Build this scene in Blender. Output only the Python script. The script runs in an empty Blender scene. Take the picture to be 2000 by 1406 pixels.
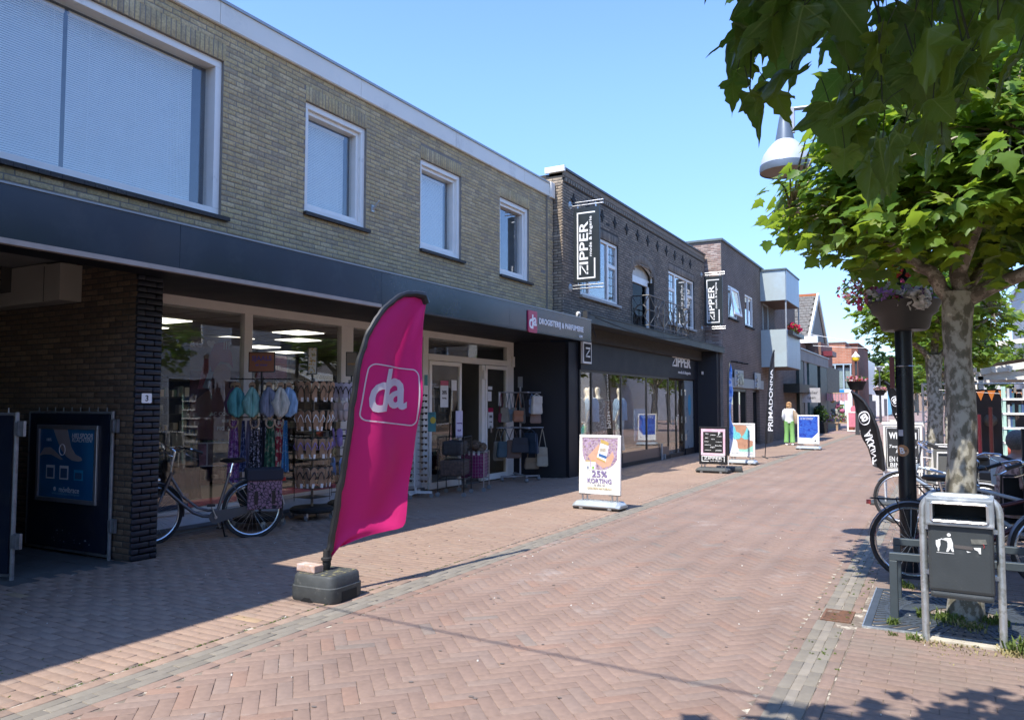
import bpy, bmesh, math, random
import numpy as np
from mathutils import Vector, Matrix, Euler
# ---------------------------------------------------------------- camera, light, exposure
sc = bpy.context.scene
COL = sc.collection
cam_d = bpy.data.cameras.new('camera')
cam = bpy.data.objects.new('camera', cam_d)
COL.objects.link(cam)
cam_d.sensor_width = 36.0
cam_d.lens = 27.0
cam_d.clip_start = 0.05
cam_d.clip_end = 3000
cam.location = (0, 0, 1.6)
cam.rotation_euler = (math.radians(90 + 3.243), 0, math.radians(29.4))
sc.camera = cam
SUN_AZ = math.radians(190.4)
SUN_EL = math.radians(58.6)
world = bpy.data.worlds.new('World')
sc.world = world
world.use_nodes = True
wn = world.node_tree.nodes
wl = world.node_tree.links
wn.clear()
w_out = wn.new('ShaderNodeOutputWorld')
w_bg = wn.new('ShaderNodeBackground')
w_sky = wn.new('ShaderNodeTexSky')
w_sky.sky_type = 'NISHITA'
w_sky.sun_disc = False
w_sky.sun_elevation = SUN_EL
w_sky.sun_rotation = SUN_AZ
w_sky.altitude = 0
w_sky.air_density = 1.0
w_sky.dust_density = 0.1
w_sky.ozone_density = 1.6
w_bg.inputs['Strength'].default_value = 0.14
w_tint = wn.new('ShaderNodeMix')
w_tint.data_type = 'RGBA'; w_tint.blend_type = 'MULTIPLY'; w_tint.inputs[0].default_value = 1; w_tint.inputs[7].default_value = (.68, .80, 1.03, 1)
wl.new(w_sky.outputs[0], w_tint.inputs[6])
w_geo = wn.new('ShaderNodeNewGeometry'); w_sep = wn.new('ShaderNodeSeparateXYZ'); w_map = wn.new('ShaderNodeMapRange'); w_sc = wn.new('ShaderNodeVectorMath')
w_map.interpolation_type = 'SMOOTHSTEP'; w_map.inputs[1].default_value = .0; w_map.inputs[2].default_value = .42; w_map.inputs[3].default_value = .60; w_map.inputs[4].default_value = 1.0
w_abs = wn.new('ShaderNodeMath'); w_abs.operation = 'ABSOLUTE'; w_sc.operation = 'SCALE'
wl.new(w_geo.outputs['Incoming'], w_sep.inputs[0]); wl.new(w_sep.outputs[2], w_abs.inputs[0]); wl.new(w_abs.outputs[0], w_map.inputs[0])
wl.new(w_tint.outputs[2], w_sc.inputs[0]); wl.new(w_map.outputs[0], w_sc.inputs['Scale'])
wl.new(w_sc.outputs[0], w_bg.inputs[0])
wl.new(w_bg.outputs[0], w_out.inputs[0])
sun_d = bpy.data.lights.new('sun', 'SUN')
sun_d.energy = 2.75
sun_d.angle = math.radians(0.53)
sun_d.color = (1.0, 0.95, 0.87)
sun = bpy.data.objects.new('sun', sun_d)
COL.objects.link(sun)
sdir = Vector((-0.11, -0.60, 1.0))
sun.rotation_euler = sdir.to_track_quat('Z', 'Y').to_euler()
sun.location = (-3, -12, 20)
sc.view_settings.view_transform = 'Standard'
sc.view_settings.look = 'None'
sc.view_settings.exposure = 1.50
sc.view_settings.gamma = 1.0
sc.view_settings.use_curve_mapping = False
sc.cycles.max_bounces = 7
sc.cycles.diffuse_bounces = 3
sc.cycles.glossy_bounces = 3
sc.cycles.transmission_bounces = 4
sc.cycles.transparent_max_bounces = 10
sc.cycles.caustics_reflective = False
sc.cycles.caustics_refractive = False
sc.cycles.sample_clamp_indirect = 6.0
sc.cycles.use_denoising = True
rnd = random.Random(11)
R = math.radians
# ---------------------------------------------------------------- helpers
def obj(name, me, parent=None, mats=None, loc=None, rot=None, scale=None):
 o = bpy.data.objects.new(name, me)
 COL.objects.link(o)
 if parent is not None:
  o.parent = parent
  if parent.get('w'):
   o.location = -Vector(parent.location)
 if mats is not None and me is not None:
  if not isinstance(mats, (list, tuple)):
   mats = [mats]
  for m in mats:
   me.materials.append(m)
 if loc is not None:
  o.location = Vector(loc) + (Vector(o.location) if parent is not None and parent.get('w') else Vector((0, 0, 0)))
 if rot is not None:
  o.rotation_euler = rot
 if scale is not None:
  o.scale = scale
 return o
def tag(o, label=None, cat=None, group=None, kind=None):
 if label: o['label'] = label
 if cat: o['category'] = cat
 if group: o['group'] = group
 if kind: o['kind'] = kind
 return o
def thing(name, label, cat, loc=(0, 0, 0), rz=0, group=None, world=False):
 o = bpy.data.objects.new(name, None)
 o.empty_display_size = 0.2
 COL.objects.link(o)
 o.location = loc
 o.rotation_euler = (0, 0, rz)
 if world: o['w'] = 1
 return tag(o, label, cat, group)
def copy_tree(o, parent=None):
 c = o.copy()
 COL.objects.link(c)
 c.parent = parent
 for ch in list(o.children):
  copy_tree(ch, c)
 return c
class MB:
 def __init__(s):
  s.v = []; s.f = []; s.m = []
  s.M = None
 def add(s, vs, fs, mi=0):
  n = len(s.v)
  if s.M is not None:
   vs = [s.M @ Vector(p) for p in vs]
  s.v += [tuple(p) for p in vs]
  for f in fs:
   s.f.append(tuple(i + n for i in f)); s.m.append(mi)
  return s
 def box(s, x0, x1, y0, y1, z0, z1, mi=0):
  if x0 > x1: x0, x1 = x1, x0
  if y0 > y1: y0, y1 = y1, y0
  if z0 > z1: z0, z1 = z1, z0
  vs = [(x0, y0, z0), (x1, y0, z0), (x1, y1, z0), (x0, y1, z0), (x0, y0, z1), (x1, y0, z1), (x1, y1, z1), (x0, y1, z1)]
  return s.add(vs, [(0, 3, 2, 1), (4, 5, 6, 7), (0, 1, 5, 4), (1, 2, 6, 5), (2, 3, 7, 6), (3, 0, 4, 7)], mi)
 def bbox(s, x0, x1, y0, y1, z0, z1, b=0.01, mi=0):
  bm = bmesh.new()
  bmesh.ops.create_cube(bm, size=1)
  for v in bm.verts:
   v.co = Vector(((x0 + x1) / 2 + v.co.x * (x1 - x0), (y0 + y1) / 2 + v.co.y * (y1 - y0), (z0 + z1) / 2 + v.co.z * (z1 - z0)))
  bmesh.ops.bevel(bm, geom=bm.edges[:], offset=b, segments=2, affect='EDGES', profile=0.6)
  bm.verts.index_update()
  s.add([v.co.copy() for v in bm.verts], [[v.index for v in f.verts] for f in bm.faces], mi)
  bm.free()
  return s
 def bar(s, a, b, w, h=None, mi=0, up=(0, 0, 1)):
  a = Vector(a); b = Vector(b); h = h or w
  d = (b - a)
  if d.length < 1e-6: return s
  d.normalize(); up = Vector(up)
  if abs(d.dot(up)) > .98: up = Vector((0, 1, 0))
  x = d.cross(up).normalized(); y = x.cross(d)
  vs = []
  for p in (a, b):
   for i, j in ((-1, -1), (1, -1), (1, 1), (-1, 1)):
    vs.append(p + x * (w / 2 * i) + y * (h / 2 * j))
  return s.add(vs, [(0, 1, 2, 3), (7, 6, 5, 4), (0, 4, 5, 1), (1, 5, 6, 2), (2, 6, 7, 3), (3, 7, 4, 0)], mi)
 def tube(s, pts, r, n=8, closed=False, mi=0, cap=True):
  pts = [Vector(p) for p in pts]; m = len(pts)
  rs = r if isinstance(r, (list, tuple)) else [r] * m
  vs = []; fs = []
  prev = None
  for i, p in enumerate(pts):
   if closed: t = pts[(i + 1) % m] - pts[i - 1]
   elif i == 0: t = pts[1] - p
   elif i == m - 1: t = p - pts[i - 1]
   else: t = pts[i + 1] - pts[i - 1]
   t.normalize()
   if prev is None:
    u = Vector((0, 0, 1)) if abs(t.z) < .9 else Vector((1, 0, 0))
    x = t.cross(u).normalized()
   else:
    x = (prev - t * prev.dot(t))
    if x.length < 1e-6: x = t.orthogonal()
    x.normalize()
   prev = x; y = t.cross(x)
   for k in range(n):
    a = 2 * math.pi * k / n
    vs.append(p + (x * math.cos(a) + y * math.sin(a)) * rs[i])
  seg = m if closed else m - 1
  for i in range(seg):
   j = (i + 1) % m
   for k in range(n):
    l = (k + 1) % n
    fs.append((i * n + k, i * n + l, j * n + l, j * n + k))
  if cap and not closed:
   fs.append(tuple(range(n))[::-1]); fs.append(tuple((m - 1) * n + k for k in range(n)))
  return s.add(vs, fs, mi)
 def lathe(s, prof, c=(0, 0, 0), n=16, mi=0, caps=True):
  vs = []; fs = []; m = len(prof)
  for r, z in prof:
   for k in range(n):
    a = 2 * math.pi * k / n
    vs.append((c[0] + r * math.cos(a), c[1] + r * math.sin(a), c[2] + z))
  for i in range(m - 1):
   for k in range(n):
    l = (k + 1) % n
    fs.append((i * n + k, i * n + l, (i + 1) * n + l, (i + 1) * n + k))
  if caps:
   fs.append(tuple(range(n))[::-1]); fs.append(tuple((m - 1) * n + k for k in range(n)))
  return s.add(vs, fs, mi)
 def ball(s, c, r, n=10, mi=0, sz=1.0):
  pr = [(max(r * math.sin(math.pi * i / n), 1e-4), -r * sz * math.cos(math.pi * i / n)) for i in range(n + 1)]
  return s.lathe(pr, c, n + 2, mi)
 def prism(s, poly, d, mi=0, ax='y'):
  def P(a, b, t):
   return {'y': (a, t, b), 'x': (t, a, b), 'z': (a, b, t)}[ax]
  n = len(poly)
  vs = [P(a, b, d[0]) for a, b in poly] + [P(a, b, d[1]) for a, b in poly]
  fs = [tuple(range(n)), tuple(range(2 * n - 1, n - 1, -1))]
  for i in range(n):
   j = (i + 1) % n
   fs.append((i, i + n, j + n, j))
  return s.add(vs, fs, mi)
 def build(s, name, mats, parent=None, smooth=False, loc=None, rot=None, kind=None, label=None, bev=0):
  me = bpy.data.meshes.new(name)
  me.from_pydata([tuple(v) for v in s.v], [], s.f)
  if any(s.m): me.polygons.foreach_set('material_index', s.m)
  if smooth: me.polygons.foreach_set('use_smooth', [True] * len(me.polygons))
  me.update()
  bm = bmesh.new(); bm.from_mesh(me)
  bmesh.ops.recalc_face_normals(bm, faces=bm.faces[:])
  if bev:
   bmesh.ops.bevel(bm, geom=[e for e in bm.edges if len(e.link_faces) == 2 and e.calc_face_angle(0) > .6], offset=bev, segments=1, affect='EDGES')
  bm.to_mesh(me); bm.free()
  if smooth:
   try: me.set_sharp_from_angle(angle=R(40))
   except Exception: pass
  o = obj(name, me, parent, mats, loc, rot)
  if kind: o['kind'] = kind
  if label: o['label'] = label
  return o
def text_mesh(body, size, bold=0.0, ext=0.002, align='CENTER', spacing=1.0, shear=0.0):
 cu = bpy.data.curves.new('lettering', 'FONT')
 cu.body = body; cu.size = size; cu.offset = bold; cu.extrude = ext
 cu.align_x = align; cu.align_y = 'CENTER'; cu.space_character = spacing; cu.shear = shear
 cu.resolution_u = 3
 o = bpy.data.objects.new('lettering', cu)
 COL.objects.link(o)
 dg = bpy.context.evaluated_depsgraph_get()
 me = bpy.data.meshes.new_from_object(o.evaluated_get(dg))
 bpy.data.objects.remove(o); bpy.data.curves.remove(cu)
 return me
FX = (R(90), 0, R(90))      # lettering on a face looking to +X
FY = (R(90), 0, 0)          # lettering on a face looking to -Y
def text(body, size, mat_, parent, loc, rot=FY, bold=0.0, ext=0.002, align='CENTER', width=None, spacing=1.0, name='lettering', shear=0.0, height=None):
 me = text_mesh(body, size, bold, ext, align, spacing, shear)
 me.materials.clear()
 xs = [v.co.x for v in me.vertices]; ys = [v.co.y for v in me.vertices]
 if xs and (width or height):
  kx = width / (max(xs) - min(xs)) if width else None
  ky = height / (max(ys) - min(ys)) if height else None
  if kx is None: kx = ky
  if ky is None: ky = kx
  cx = (max(xs) + min(xs)) / 2; cy = (max(ys) + min(ys)) / 2
  for v in me.vertices:
   v.co.x = (v.co.x - cx) * kx; v.co.y = (v.co.y - cy) * ky
 me.name = name
 return obj(name, me, parent, mat_, loc, rot)
# ---------------------------------------------------------------- materials
MATS = {}
def srgb(c):
 if isinstance(c, str):
  c = [int(c[i:i + 2], 16) / 255 for i in (0, 2, 4)]
  return tuple(x / 12.92 if x <= .04045 else ((x + .055) / 1.055) ** 2.4 for x in c)
 return tuple(c)
def mat(name, col, rough=.6, metal=0.0, var=.12, scale=6.0, bump=0.0, bscale=60.0, spec=.5, per=0.0, cols=None,
  emit=None, estr=0, transl=None, coord='pos', detail=4, coat=0, dirt=None, dscale=3.0, dth=(.5, .62), big=0):
 """principled with noise variation; per = brick-by-brick variation; cols = palette picked piece by piece; dirt = stain colour"""
 if name in MATS: return MATS[name]
 m = bpy.data.materials.new(name); MATS[name] = m
 m.use_nodes = True
 nt = m.node_tree; N = nt.nodes; L = nt.links
 b = N['Principled BSDF']
 col = srgb(col)
 b.inputs['Roughness'].default_value = rough
 b.inputs['Metallic'].default_value = metal
 b.inputs['Specular IOR Level'].default_value = spec
 if coat: b.inputs['Coat Weight'].default_value = coat; b.inputs['Coat Roughness'].default_value = .08
 if coord == 'pos':
  co = N.new('ShaderNodeNewGeometry').outputs['Position']
 else:
  co = N.new('ShaderNodeTexCoord').outputs['Object']
 cur = None
 if cols:
  geo = N.new('ShaderNodeNewGeometry'); oi = N.new('ShaderNodeObjectInfo')
  ad = N.new('ShaderNodeMath'); ad.operation = 'ADD'
  L.new(geo.outputs['Random Per Island'], ad.inputs[0]); L.new(oi.outputs['Random'], ad.inputs[1])
  fr = N.new('ShaderNodeMath'); fr.operation = 'FRACT'; L.new(ad.outputs[0], fr.inputs[0])
  cr = N.new('ShaderNodeValToRGB'); cr.color_ramp.interpolation = 'CONSTANT' if len(cols) > 3 else 'LINEAR'
  el = cr.color_ramp.elements
  for i, (p, c) in enumerate(cols):
   e = el[i] if i < 2 else el.new(p)
   e.position = p; e.color = (*srgb(c), 1)
  L.new(fr.outputs[0], cr.inputs[0]); cur = cr.outputs[0]
 if var or cur:
  nz = N.new('ShaderNodeTexNoise'); nz.inputs['Scale'].default_value = scale; nz.inputs['Detail'].default_value = detail
  L.new(co, nz.inputs['Vector'])
  mr = N.new('ShaderNodeMapRange'); mr.inputs[1].default_value = .25; mr.inputs[2].default_value = .75
  mr.inputs[3].default_value = 1 - var; mr.inputs[4].default_value = 1 + var
  L.new(nz.outputs[0], mr.inputs[0])
  vm = N.new('ShaderNodeVectorMath'); vm.operation = 'SCALE'
  if cur: L.new(cur, vm.inputs[0])
  else: vm.inputs[0].default_value = col
  L.new(mr.outputs[0], vm.inputs['Scale'])
  cur = vm.outputs[0]
  rr = N.new('ShaderNodeMapRange'); rr.inputs[3].default_value = max(0, rough - .08); rr.inputs[4].default_value = min(1, rough + .08)
  L.new(nz.outputs[0], rr.inputs[0]); L.new(rr.outputs[0], b.inputs['Roughness'])
 if big and cur:
  n4 = N.new('ShaderNodeTexNoise'); n4.inputs['Scale'].default_value = .55; n4.inputs['Detail'].default_value = 7; n4.inputs['Roughness'].default_value = .65
  L.new(co, n4.inputs['Vector'])
  r4 = N.new('ShaderNodeMapRange'); r4.inputs[1].default_value = .3; r4.inputs[2].default_value = .7; r4.inputs[3].default_value = 1 - big; r4.inputs[4].default_value = 1 + big
  L.new(n4.outputs[0], r4.inputs[0])
  v4 = N.new('ShaderNodeVectorMath'); v4.operation = 'SCALE'; L.new(cur, v4.inputs[0]); L.new(r4.outputs[0], v4.inputs['Scale']); cur = v4.outputs[0]
 if dirt:
  n2 = N.new('ShaderNodeTexNoise'); n2.inputs['Scale'].default_value = dscale; n2.inputs['Detail'].default_value = 8; n2.inputs['Roughness'].default_value = .7
  L.new(co, n2.inputs['Vector'])
  r2 = N.new('ShaderNodeMapRange'); r2.inputs[1].default_value = dth[0]; r2.inputs[2].default_value = dth[1]
  L.new(n2.outputs[0], r2.inputs[0])
  mx = N.new('ShaderNodeMix'); mx.data_type = 'RGBA'
  L.new(r2.outputs[0], mx.inputs[0])
  if cur: L.new(cur, mx.inputs[6])
  else: mx.inputs[6].default_value = (*col, 1)
  mx.inputs[7].default_value = (*srgb(dirt), 1)
  cur = mx.outputs[2]
 if cur: L.new(cur, b.inputs['Base Color'])
 else: b.inputs['Base Color'].default_value = (*col, 1)
 if bump:
  n3 = N.new('ShaderNodeTexNoise'); n3.inputs['Scale'].default_value = bscale; n3.inputs['Detail'].default_value = 4
  L.new(co, n3.inputs['Vector'])
  bp = N.new('ShaderNodeBump'); bp.inputs['Strength'].default_value = bump; bp.inputs['Distance'].default_value = .004
  L.new(n3.outputs[0], bp.inputs['Height']); L.new(bp.outputs[0], b.inputs['Normal'])
 if emit is not None:
  b.inputs['Emission Color'].default_value = (*srgb(emit), 1); b.inputs['Emission Strength'].default_value = estr
 if transl:
  tr = N.new('ShaderNodeBsdfTranslucent'); tr.inputs[0].default_value = (*srgb(transl), 1)
  ms = N.new('ShaderNodeMixShader'); ms.inputs[0].default_value = .4
  L.new(b.outputs[0], ms.inputs[1]); L.new(tr.outputs[0], ms.inputs[2])
  L.new(ms.outputs[0], N['Material Output'].inputs[0])
 return m
def glass(name, tint=(.85, .9, .88), refl=1.0, rough=.0, wave=0.0):
 m = bpy.data.materials.new(name); MATS[name] = m; m.use_nodes = True
 nt = m.node_tree; N = nt.nodes; L = nt.links; N.remove(N['Principled BSDF'])
 tr = N.new('ShaderNodeBsdfTransparent'); tr.inputs[0].default_value = (*tint, 1)
 gl = N.new('ShaderNodeBsdfGlossy'); gl.inputs['Roughness'].default_value = rough; gl.inputs[0].default_value = (.95, .97, 1, 1)
 lw = N.new('ShaderNodeLayerWeight'); lw.inputs[0].default_value = .5
 pw = N.new('ShaderNodeMath'); pw.operation = 'POWER'; pw.inputs[1].default_value = 5; L.new(lw.outputs['Facing'], pw.inputs[0])
 mu = N.new('ShaderNodeMath'); mu.operation = 'MULTIPLY_ADD'; mu.inputs[1].default_value = .95 * refl; mu.inputs[2].default_value = .045 * refl; mu.use_clamp = True
 L.new(pw.outputs[0], mu.inputs[0])
 if wave:
  nz = N.new('ShaderNodeTexNoise'); nz.inputs['Scale'].default_value = .9; nz.inputs['Detail'].default_value = 1
  co = N.new('ShaderNodeNewGeometry'); L.new(co.outputs['Position'], nz.inputs['Vector'])
  bp = N.new('ShaderNodeBump'); bp.inputs['Strength'].default_value = wave; bp.inputs['Distance'].default_value = .02
  L.new(nz.outputs[0], bp.inputs['Height']); L.new(bp.outputs[0], gl.inputs['Normal'])
 ms = N.new('ShaderNodeMixShader'); L.new(mu.outputs[0], ms.inputs[0]); L.new(tr.outputs[0], ms.inputs[1]); L.new(gl.outputs[0], ms.inputs[2])
 L.new(ms.outputs[0], N['Material Output'].inputs[0])
 return m
def ramp_noise(name, stops, scale=4, detail=3, rough=.7, bump=.3, kind='noise', stretch=(1, 1, 1), coord='pos', lin=False, dist=0.0):
 """material whose colour follows a noise or voronoi through a ramp (bark, prints, fabrics)"""
 m = bpy.data.materials.new(name); MATS[name] = m; m.use_nodes = True
 nt = m.node_tree; N = nt.nodes; L = nt.links; b = N['Principled BSDF']
 co = N.new('ShaderNodeNewGeometry').outputs['Position'] if coord == 'pos' else N.new('ShaderNodeTexCoord').outputs['Object']
 mp = N.new('ShaderNodeMapping'); mp.inputs['Scale'].default_value = stretch; L.new(co, mp.inputs[0])
 if kind == 'noise':
  t = N.new('ShaderNodeTexNoise'); t.inputs['Scale'].default_value = scale; t.inputs['Detail'].default_value = detail; t.inputs['Distortion'].default_value = dist
  out = t.outputs[0]
 elif kind == 'wave':
  t = N.new('ShaderNodeTexWave'); t.inputs['Scale'].default_value = scale; t.inputs['Distortion'].default_value = dist; t.inputs['Detail'].default_value = detail
  out = t.outputs['Fac']
 else:
  t = N.new('ShaderNodeTexVoronoi'); t.inputs['Scale'].default_value = scale; out = t.outputs['Distance']
  if kind == 'edge': t.feature = 'DISTANCE_TO_EDGE'
 L.new(mp.outputs[0], t.inputs['Vector'])
 cr = N.new('ShaderNodeValToRGB'); cr.color_ramp.interpolation = 'LINEAR' if lin else 'CONSTANT'
 for i, (p, c) in enumerate(stops):
  e = cr.color_ramp.elements[i] if i < 2 else cr.color_ramp.elements.new(p)
  e.position = p; e.color = (*srgb(c), 1)
 L.new(out, cr.inputs[0]); L.new(cr.outputs[0], b.inputs['Base Color'])
 b.inputs['Roughness'].default_value = rough
 if bump:
  bp = N.new('ShaderNodeBump'); bp.inputs['Strength'].default_value = bump; bp.inputs['Distance'].default_value = .006
  L.new(out, bp.inputs['Height']); L.new(bp.outputs[0], b.inputs['Normal'])
 return m
def brick_tex(name, c1, c2, mortar, bw=.22, bh=.065, axis='yz', rough=.85, ms=.012):
 m = bpy.data.materials.new(name); MATS[name] = m; m.use_nodes = True
 nt = m.node_tree; N = nt.nodes; L = nt.links; b = N['Principled BSDF']
 co = N.new('ShaderNodeNewGeometry'); sp = N.new('ShaderNodeSeparateXYZ'); L.new(co.outputs['Position'], sp.inputs[0])
 cb = N.new('ShaderNodeCombineXYZ')
 ix = {'x': 0, 'y': 1, 'z': 2}
 L.new(sp.outputs[ix[axis[0]]], cb.inputs[0]); L.new(sp.outputs[ix[axis[1]]], cb.inputs[1])
 t = N.new('ShaderNodeTexBrick'); t.inputs['Scale'].default_value = 1; t.inputs['Brick Width'].default_value = bw; t.inputs['Row Height'].default_value = bh
 t.inputs['Mortar Size'].default_value = ms; t.inputs['Color1'].default_value = (*srgb(c1), 1); t.inputs['Color2'].default_value = (*srgb(c2), 1); t.inputs['Mortar'].default_value = (*srgb(mortar), 1)
 L.new(cb.outputs[0], t.inputs['Vector'])
 nz = N.new('ShaderNodeTexNoise'); nz.inputs['Scale'].default_value = 1.2; nz.inputs['Detail'].default_value = 6; L.new(co.outputs['Position'], nz.inputs['Vector'])
 mr = N.new('ShaderNodeMapRange'); mr.inputs[1].default_value = .3; mr.inputs[2].default_value = .7; mr.inputs[3].default_value = .8; mr.inputs[4].default_value = 1.15; L.new(nz.outputs[0], mr.inputs[0])
 vm = N.new('ShaderNodeVectorMath'); vm.operation = 'SCALE'; L.new(t.outputs[0], vm.inputs[0]); L.new(mr.outputs[0], vm.inputs['Scale'])
 L.new(vm.outputs[0], b.inputs['Base Color']); b.inputs['Roughness'].default_value = rough
 bp = N.new('ShaderNodeBump'); bp.inputs['Strength'].default_value = .6; bp.inputs['Distance'].default_value = .01; bp.invert = True
 L.new(t.outputs['Fac'], bp.inputs['Height']); L.new(bp.outputs[0], b.inputs['Normal'])
 return m
white = mat('white paint', (.84, .81, .75), .35, var=.04, dirt=(.5, .49, .45), dscale=5, dth=(.62, .8))
cream = mat('cream frame paint', (.74, .71, .66), .4, var=.04)
fascia_w = mat('pale roof board', (.78, .74, .66), .5, var=.06, scale=1.2, dirt=(.48, .46, .43), dscale=2, dth=(.55, .85), bump=.3, bscale=2)
navy = mat('navy sheet metal', (.013, .023, .043), .2, var=.12, scale=1.5, spec=.6, bump=.5, bscale=1.6, dirt=(.020, .031, .052), dscale=2.5)
navy_wall = mat('navy painted wall', (.0035, .005, .010), .55, var=.2, scale=3, spec=.35)
black = mat('black paint', (.012, .012, .013), .4, var=.1)
blackm = mat('matt black', (.01, .01, .01), .8, var=.1)
rubber = mat('black rubber', (.018, .018, .019), .75, var=.15, scale=20, dirt=(.10, .095, .085), dscale=9, dth=(.55, .8))
rubber2 = mat('scuffed grey rubber', (.05, .055, .055), .62, var=.2, scale=14, dirt=(.12, .12, .11), dscale=18, dth=(.58, .72), bump=.3, bscale=40)
steel = mat('brushed steel', (.55, .56, .57), .3, 1.0, var=.1, scale=20)
chrome = mat('chrome', (.75, .76, .78), .12, 1.0, var=.03)
galv = mat('galvanised steel', (.52, .55, .56), .45, .75, var=.18, scale=14, dirt=(.36, .38, .36), dscale=22, dth=(.5, .62))
anth = mat('anthracite coated steel', (.055, .070, .078), .45, .2, var=.1, scale=8, dirt=(.12, .13, .13), dscale=12, dth=(.62, .8))
zinc = mat('zinc trim', (.35, .36, .37), .45, .5, var=.1)
greygreen = mat('dark canopy trim', (.014, .018, .016), .5, 0, var=.2, scale=2, dirt=(.035, .045, .036), dscale=3, dth=(.5, .75))
wht_print = mat('white print', (.80, .80, .80), .5, var=.02)
sign_w = mat('white lettering', (.82, .82, .80), .4, var=.0)
pinkm = mat('magenta print', (.62, .008, .13), .35, var=.04)
red_da = mat('crimson sign', (.42, .006, .07), .3, var=.03)
wood = mat('pale wood', (.42, .30, .19), .6, var=.2, scale=12)
dark_in = mat('dark interior', (.012, .011, .011), .8, var=.2)
mortar_l = mat('grey mortar', (.235, .21, .18), .95, var=.2, scale=9, bump=.4)
mortar_d = mat('dark mortar', (.05, .047, .043), .95, var=.2, scale=9)
sand = mat('joint sand', (.17, .135, .105), .95, var=.35, scale=9, dirt=(.46, .41, .33), dscale=7.0, dth=(.52, .60))
brick_y = mat('yellow brick', (.3, .25, .15), .9, cols=[(0, (.48, .365, .19)), (.16, (.52, .40, .215)), (.34, (.45, .345, .185)), (.5, (.54, .42, .24)), (.66, (.42, .325, .19)), (.8, (.49, .365, .195)), (.93, (.38, .30, .19))],
              var=.30, scale=42, bump=.7, bscale=160, dirt=(.24, .195, .13), dscale=5, dth=(.48, .85))
brick_br = mat('brown brick', (.2, .14, .09), .9, cols=[(0, (.12, .080, .052)), (.3, (.145, .098, .062)), (.5, (.105, .070, .046)), (.7, (.16, .11, .07)), (.85, (.09, .062, .044))],
               var=.3, scale=35, bump=.6, bscale=150)
brick_dk = mat('weathered grey brick', (.12, .1, .08), .9, cols=[(0, (.215, .172, .130)), (.25, (.255, .205, .155)), (.45, (.18, .148, .118)), (.65, (.235, .185, .138)), (.85, (.29, .23, .17))],
               var=.3, scale=30, bump=.6, bscale=150, dirt=(.075, .066, .058), dscale=1.1, dth=(.5, .85))
brick_nv = mat('navy painted brick', (.008, .011, .019), .5, var=.2, scale=20, bump=.5, bscale=100)
paver = mat('red street brick', (.3, .2, .17), .85, cols=[(0, (.230, .158, .122)), (.25, (.237, .163, .127)), (.5, (.223, .153, .119)), (.72, (.229, .164, .131)), (.90, (.244, .156, .116)), (.97, (.204, .160, .132))],
   var=.12, big=.16, scale=26, bump=.3, bscale=240, dirt=(.34, .29, .26), dscale=1.3, dth=(.585, .80))
paver_l = mat('warm pavement brick', (.36, .25, .18), .85, cols=[(0, (.275, .188, .138)), (.25, (.284, .195, .143)), (.5, (.266, .183, .136)), (.72, (.276, .197, .148)), (.88, (.262, .180, .132)), (.993, (.34, .235, .14))],
              var=.12, big=.14, scale=26, bump=.3, bscale=240, dirt=(.25, .19, .145), dscale=1.1, dth=(.52, .85))
paver_r = mat('right pavement brick', (.3, .2, .16), .85, cols=[(0, (.218, .152, .118)), (.25, (.226, .157, .123)), (.5, (.210, .147, .114)), (.72, (.220, .159, .127)), (.92, (.230, .155, .115))],
              var=.14, big=.16, scale=26, bump=.3, bscale=240, dirt=(.20, .165, .13), dscale=1.2, dth=(.5, .85))
paver_g = mat('grey band brick', (.27, .24, .2), .85, cols=[(0, (.200, .176, .140)), (.3, (.208, .183, .148)), (.55, (.192, .169, .136)), (.8, (.212, .188, .152))], var=.10, scale=20, bump=.3, bscale=200)
paver_lg = mat('light gutter brick', (.36, .32, .26), .85, cols=[(0, (.235, .206, .168)), (.35, (.248, .218, .178)), (.6, (.225, .198, .162)), (.8, (.242, .21, .168))], var=.15, scale=14, bump=.3, bscale=200)
tile_d = mat('dark concrete tile', (.075, .078, .075), .85, var=.25, scale=3, bump=.2)
paper = mat('paper', (.75, .75, .73), .7, var=.03)
win_glass = glass('window glass', (.97, .98, .98), 2.0)
shop_glass = glass('shop window glass', (.92, .93, .92), 1.3, wave=.12)
blue_acc = mat('blue print', (.03, .12, .45), .4)
slat_m = mat('blind slat', (.93, .93, .86), .5, var=.03)
curtain = mat('pale curtain', (.5, .55, .55), .8, var=.1)
skin_m = mat('skin', (.52, .30, .21), .55, var=.06, scale=8)
lamp_emit = mat('lit ceiling panel', (.8, .8, .75), .5, var=0, emit=(1, .95, .82), estr=1.3)
added_strip_emit = mat('added shop strip', (.8, .8, .75), .5, var=0, emit=(1, .93, .8), estr=11)
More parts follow.
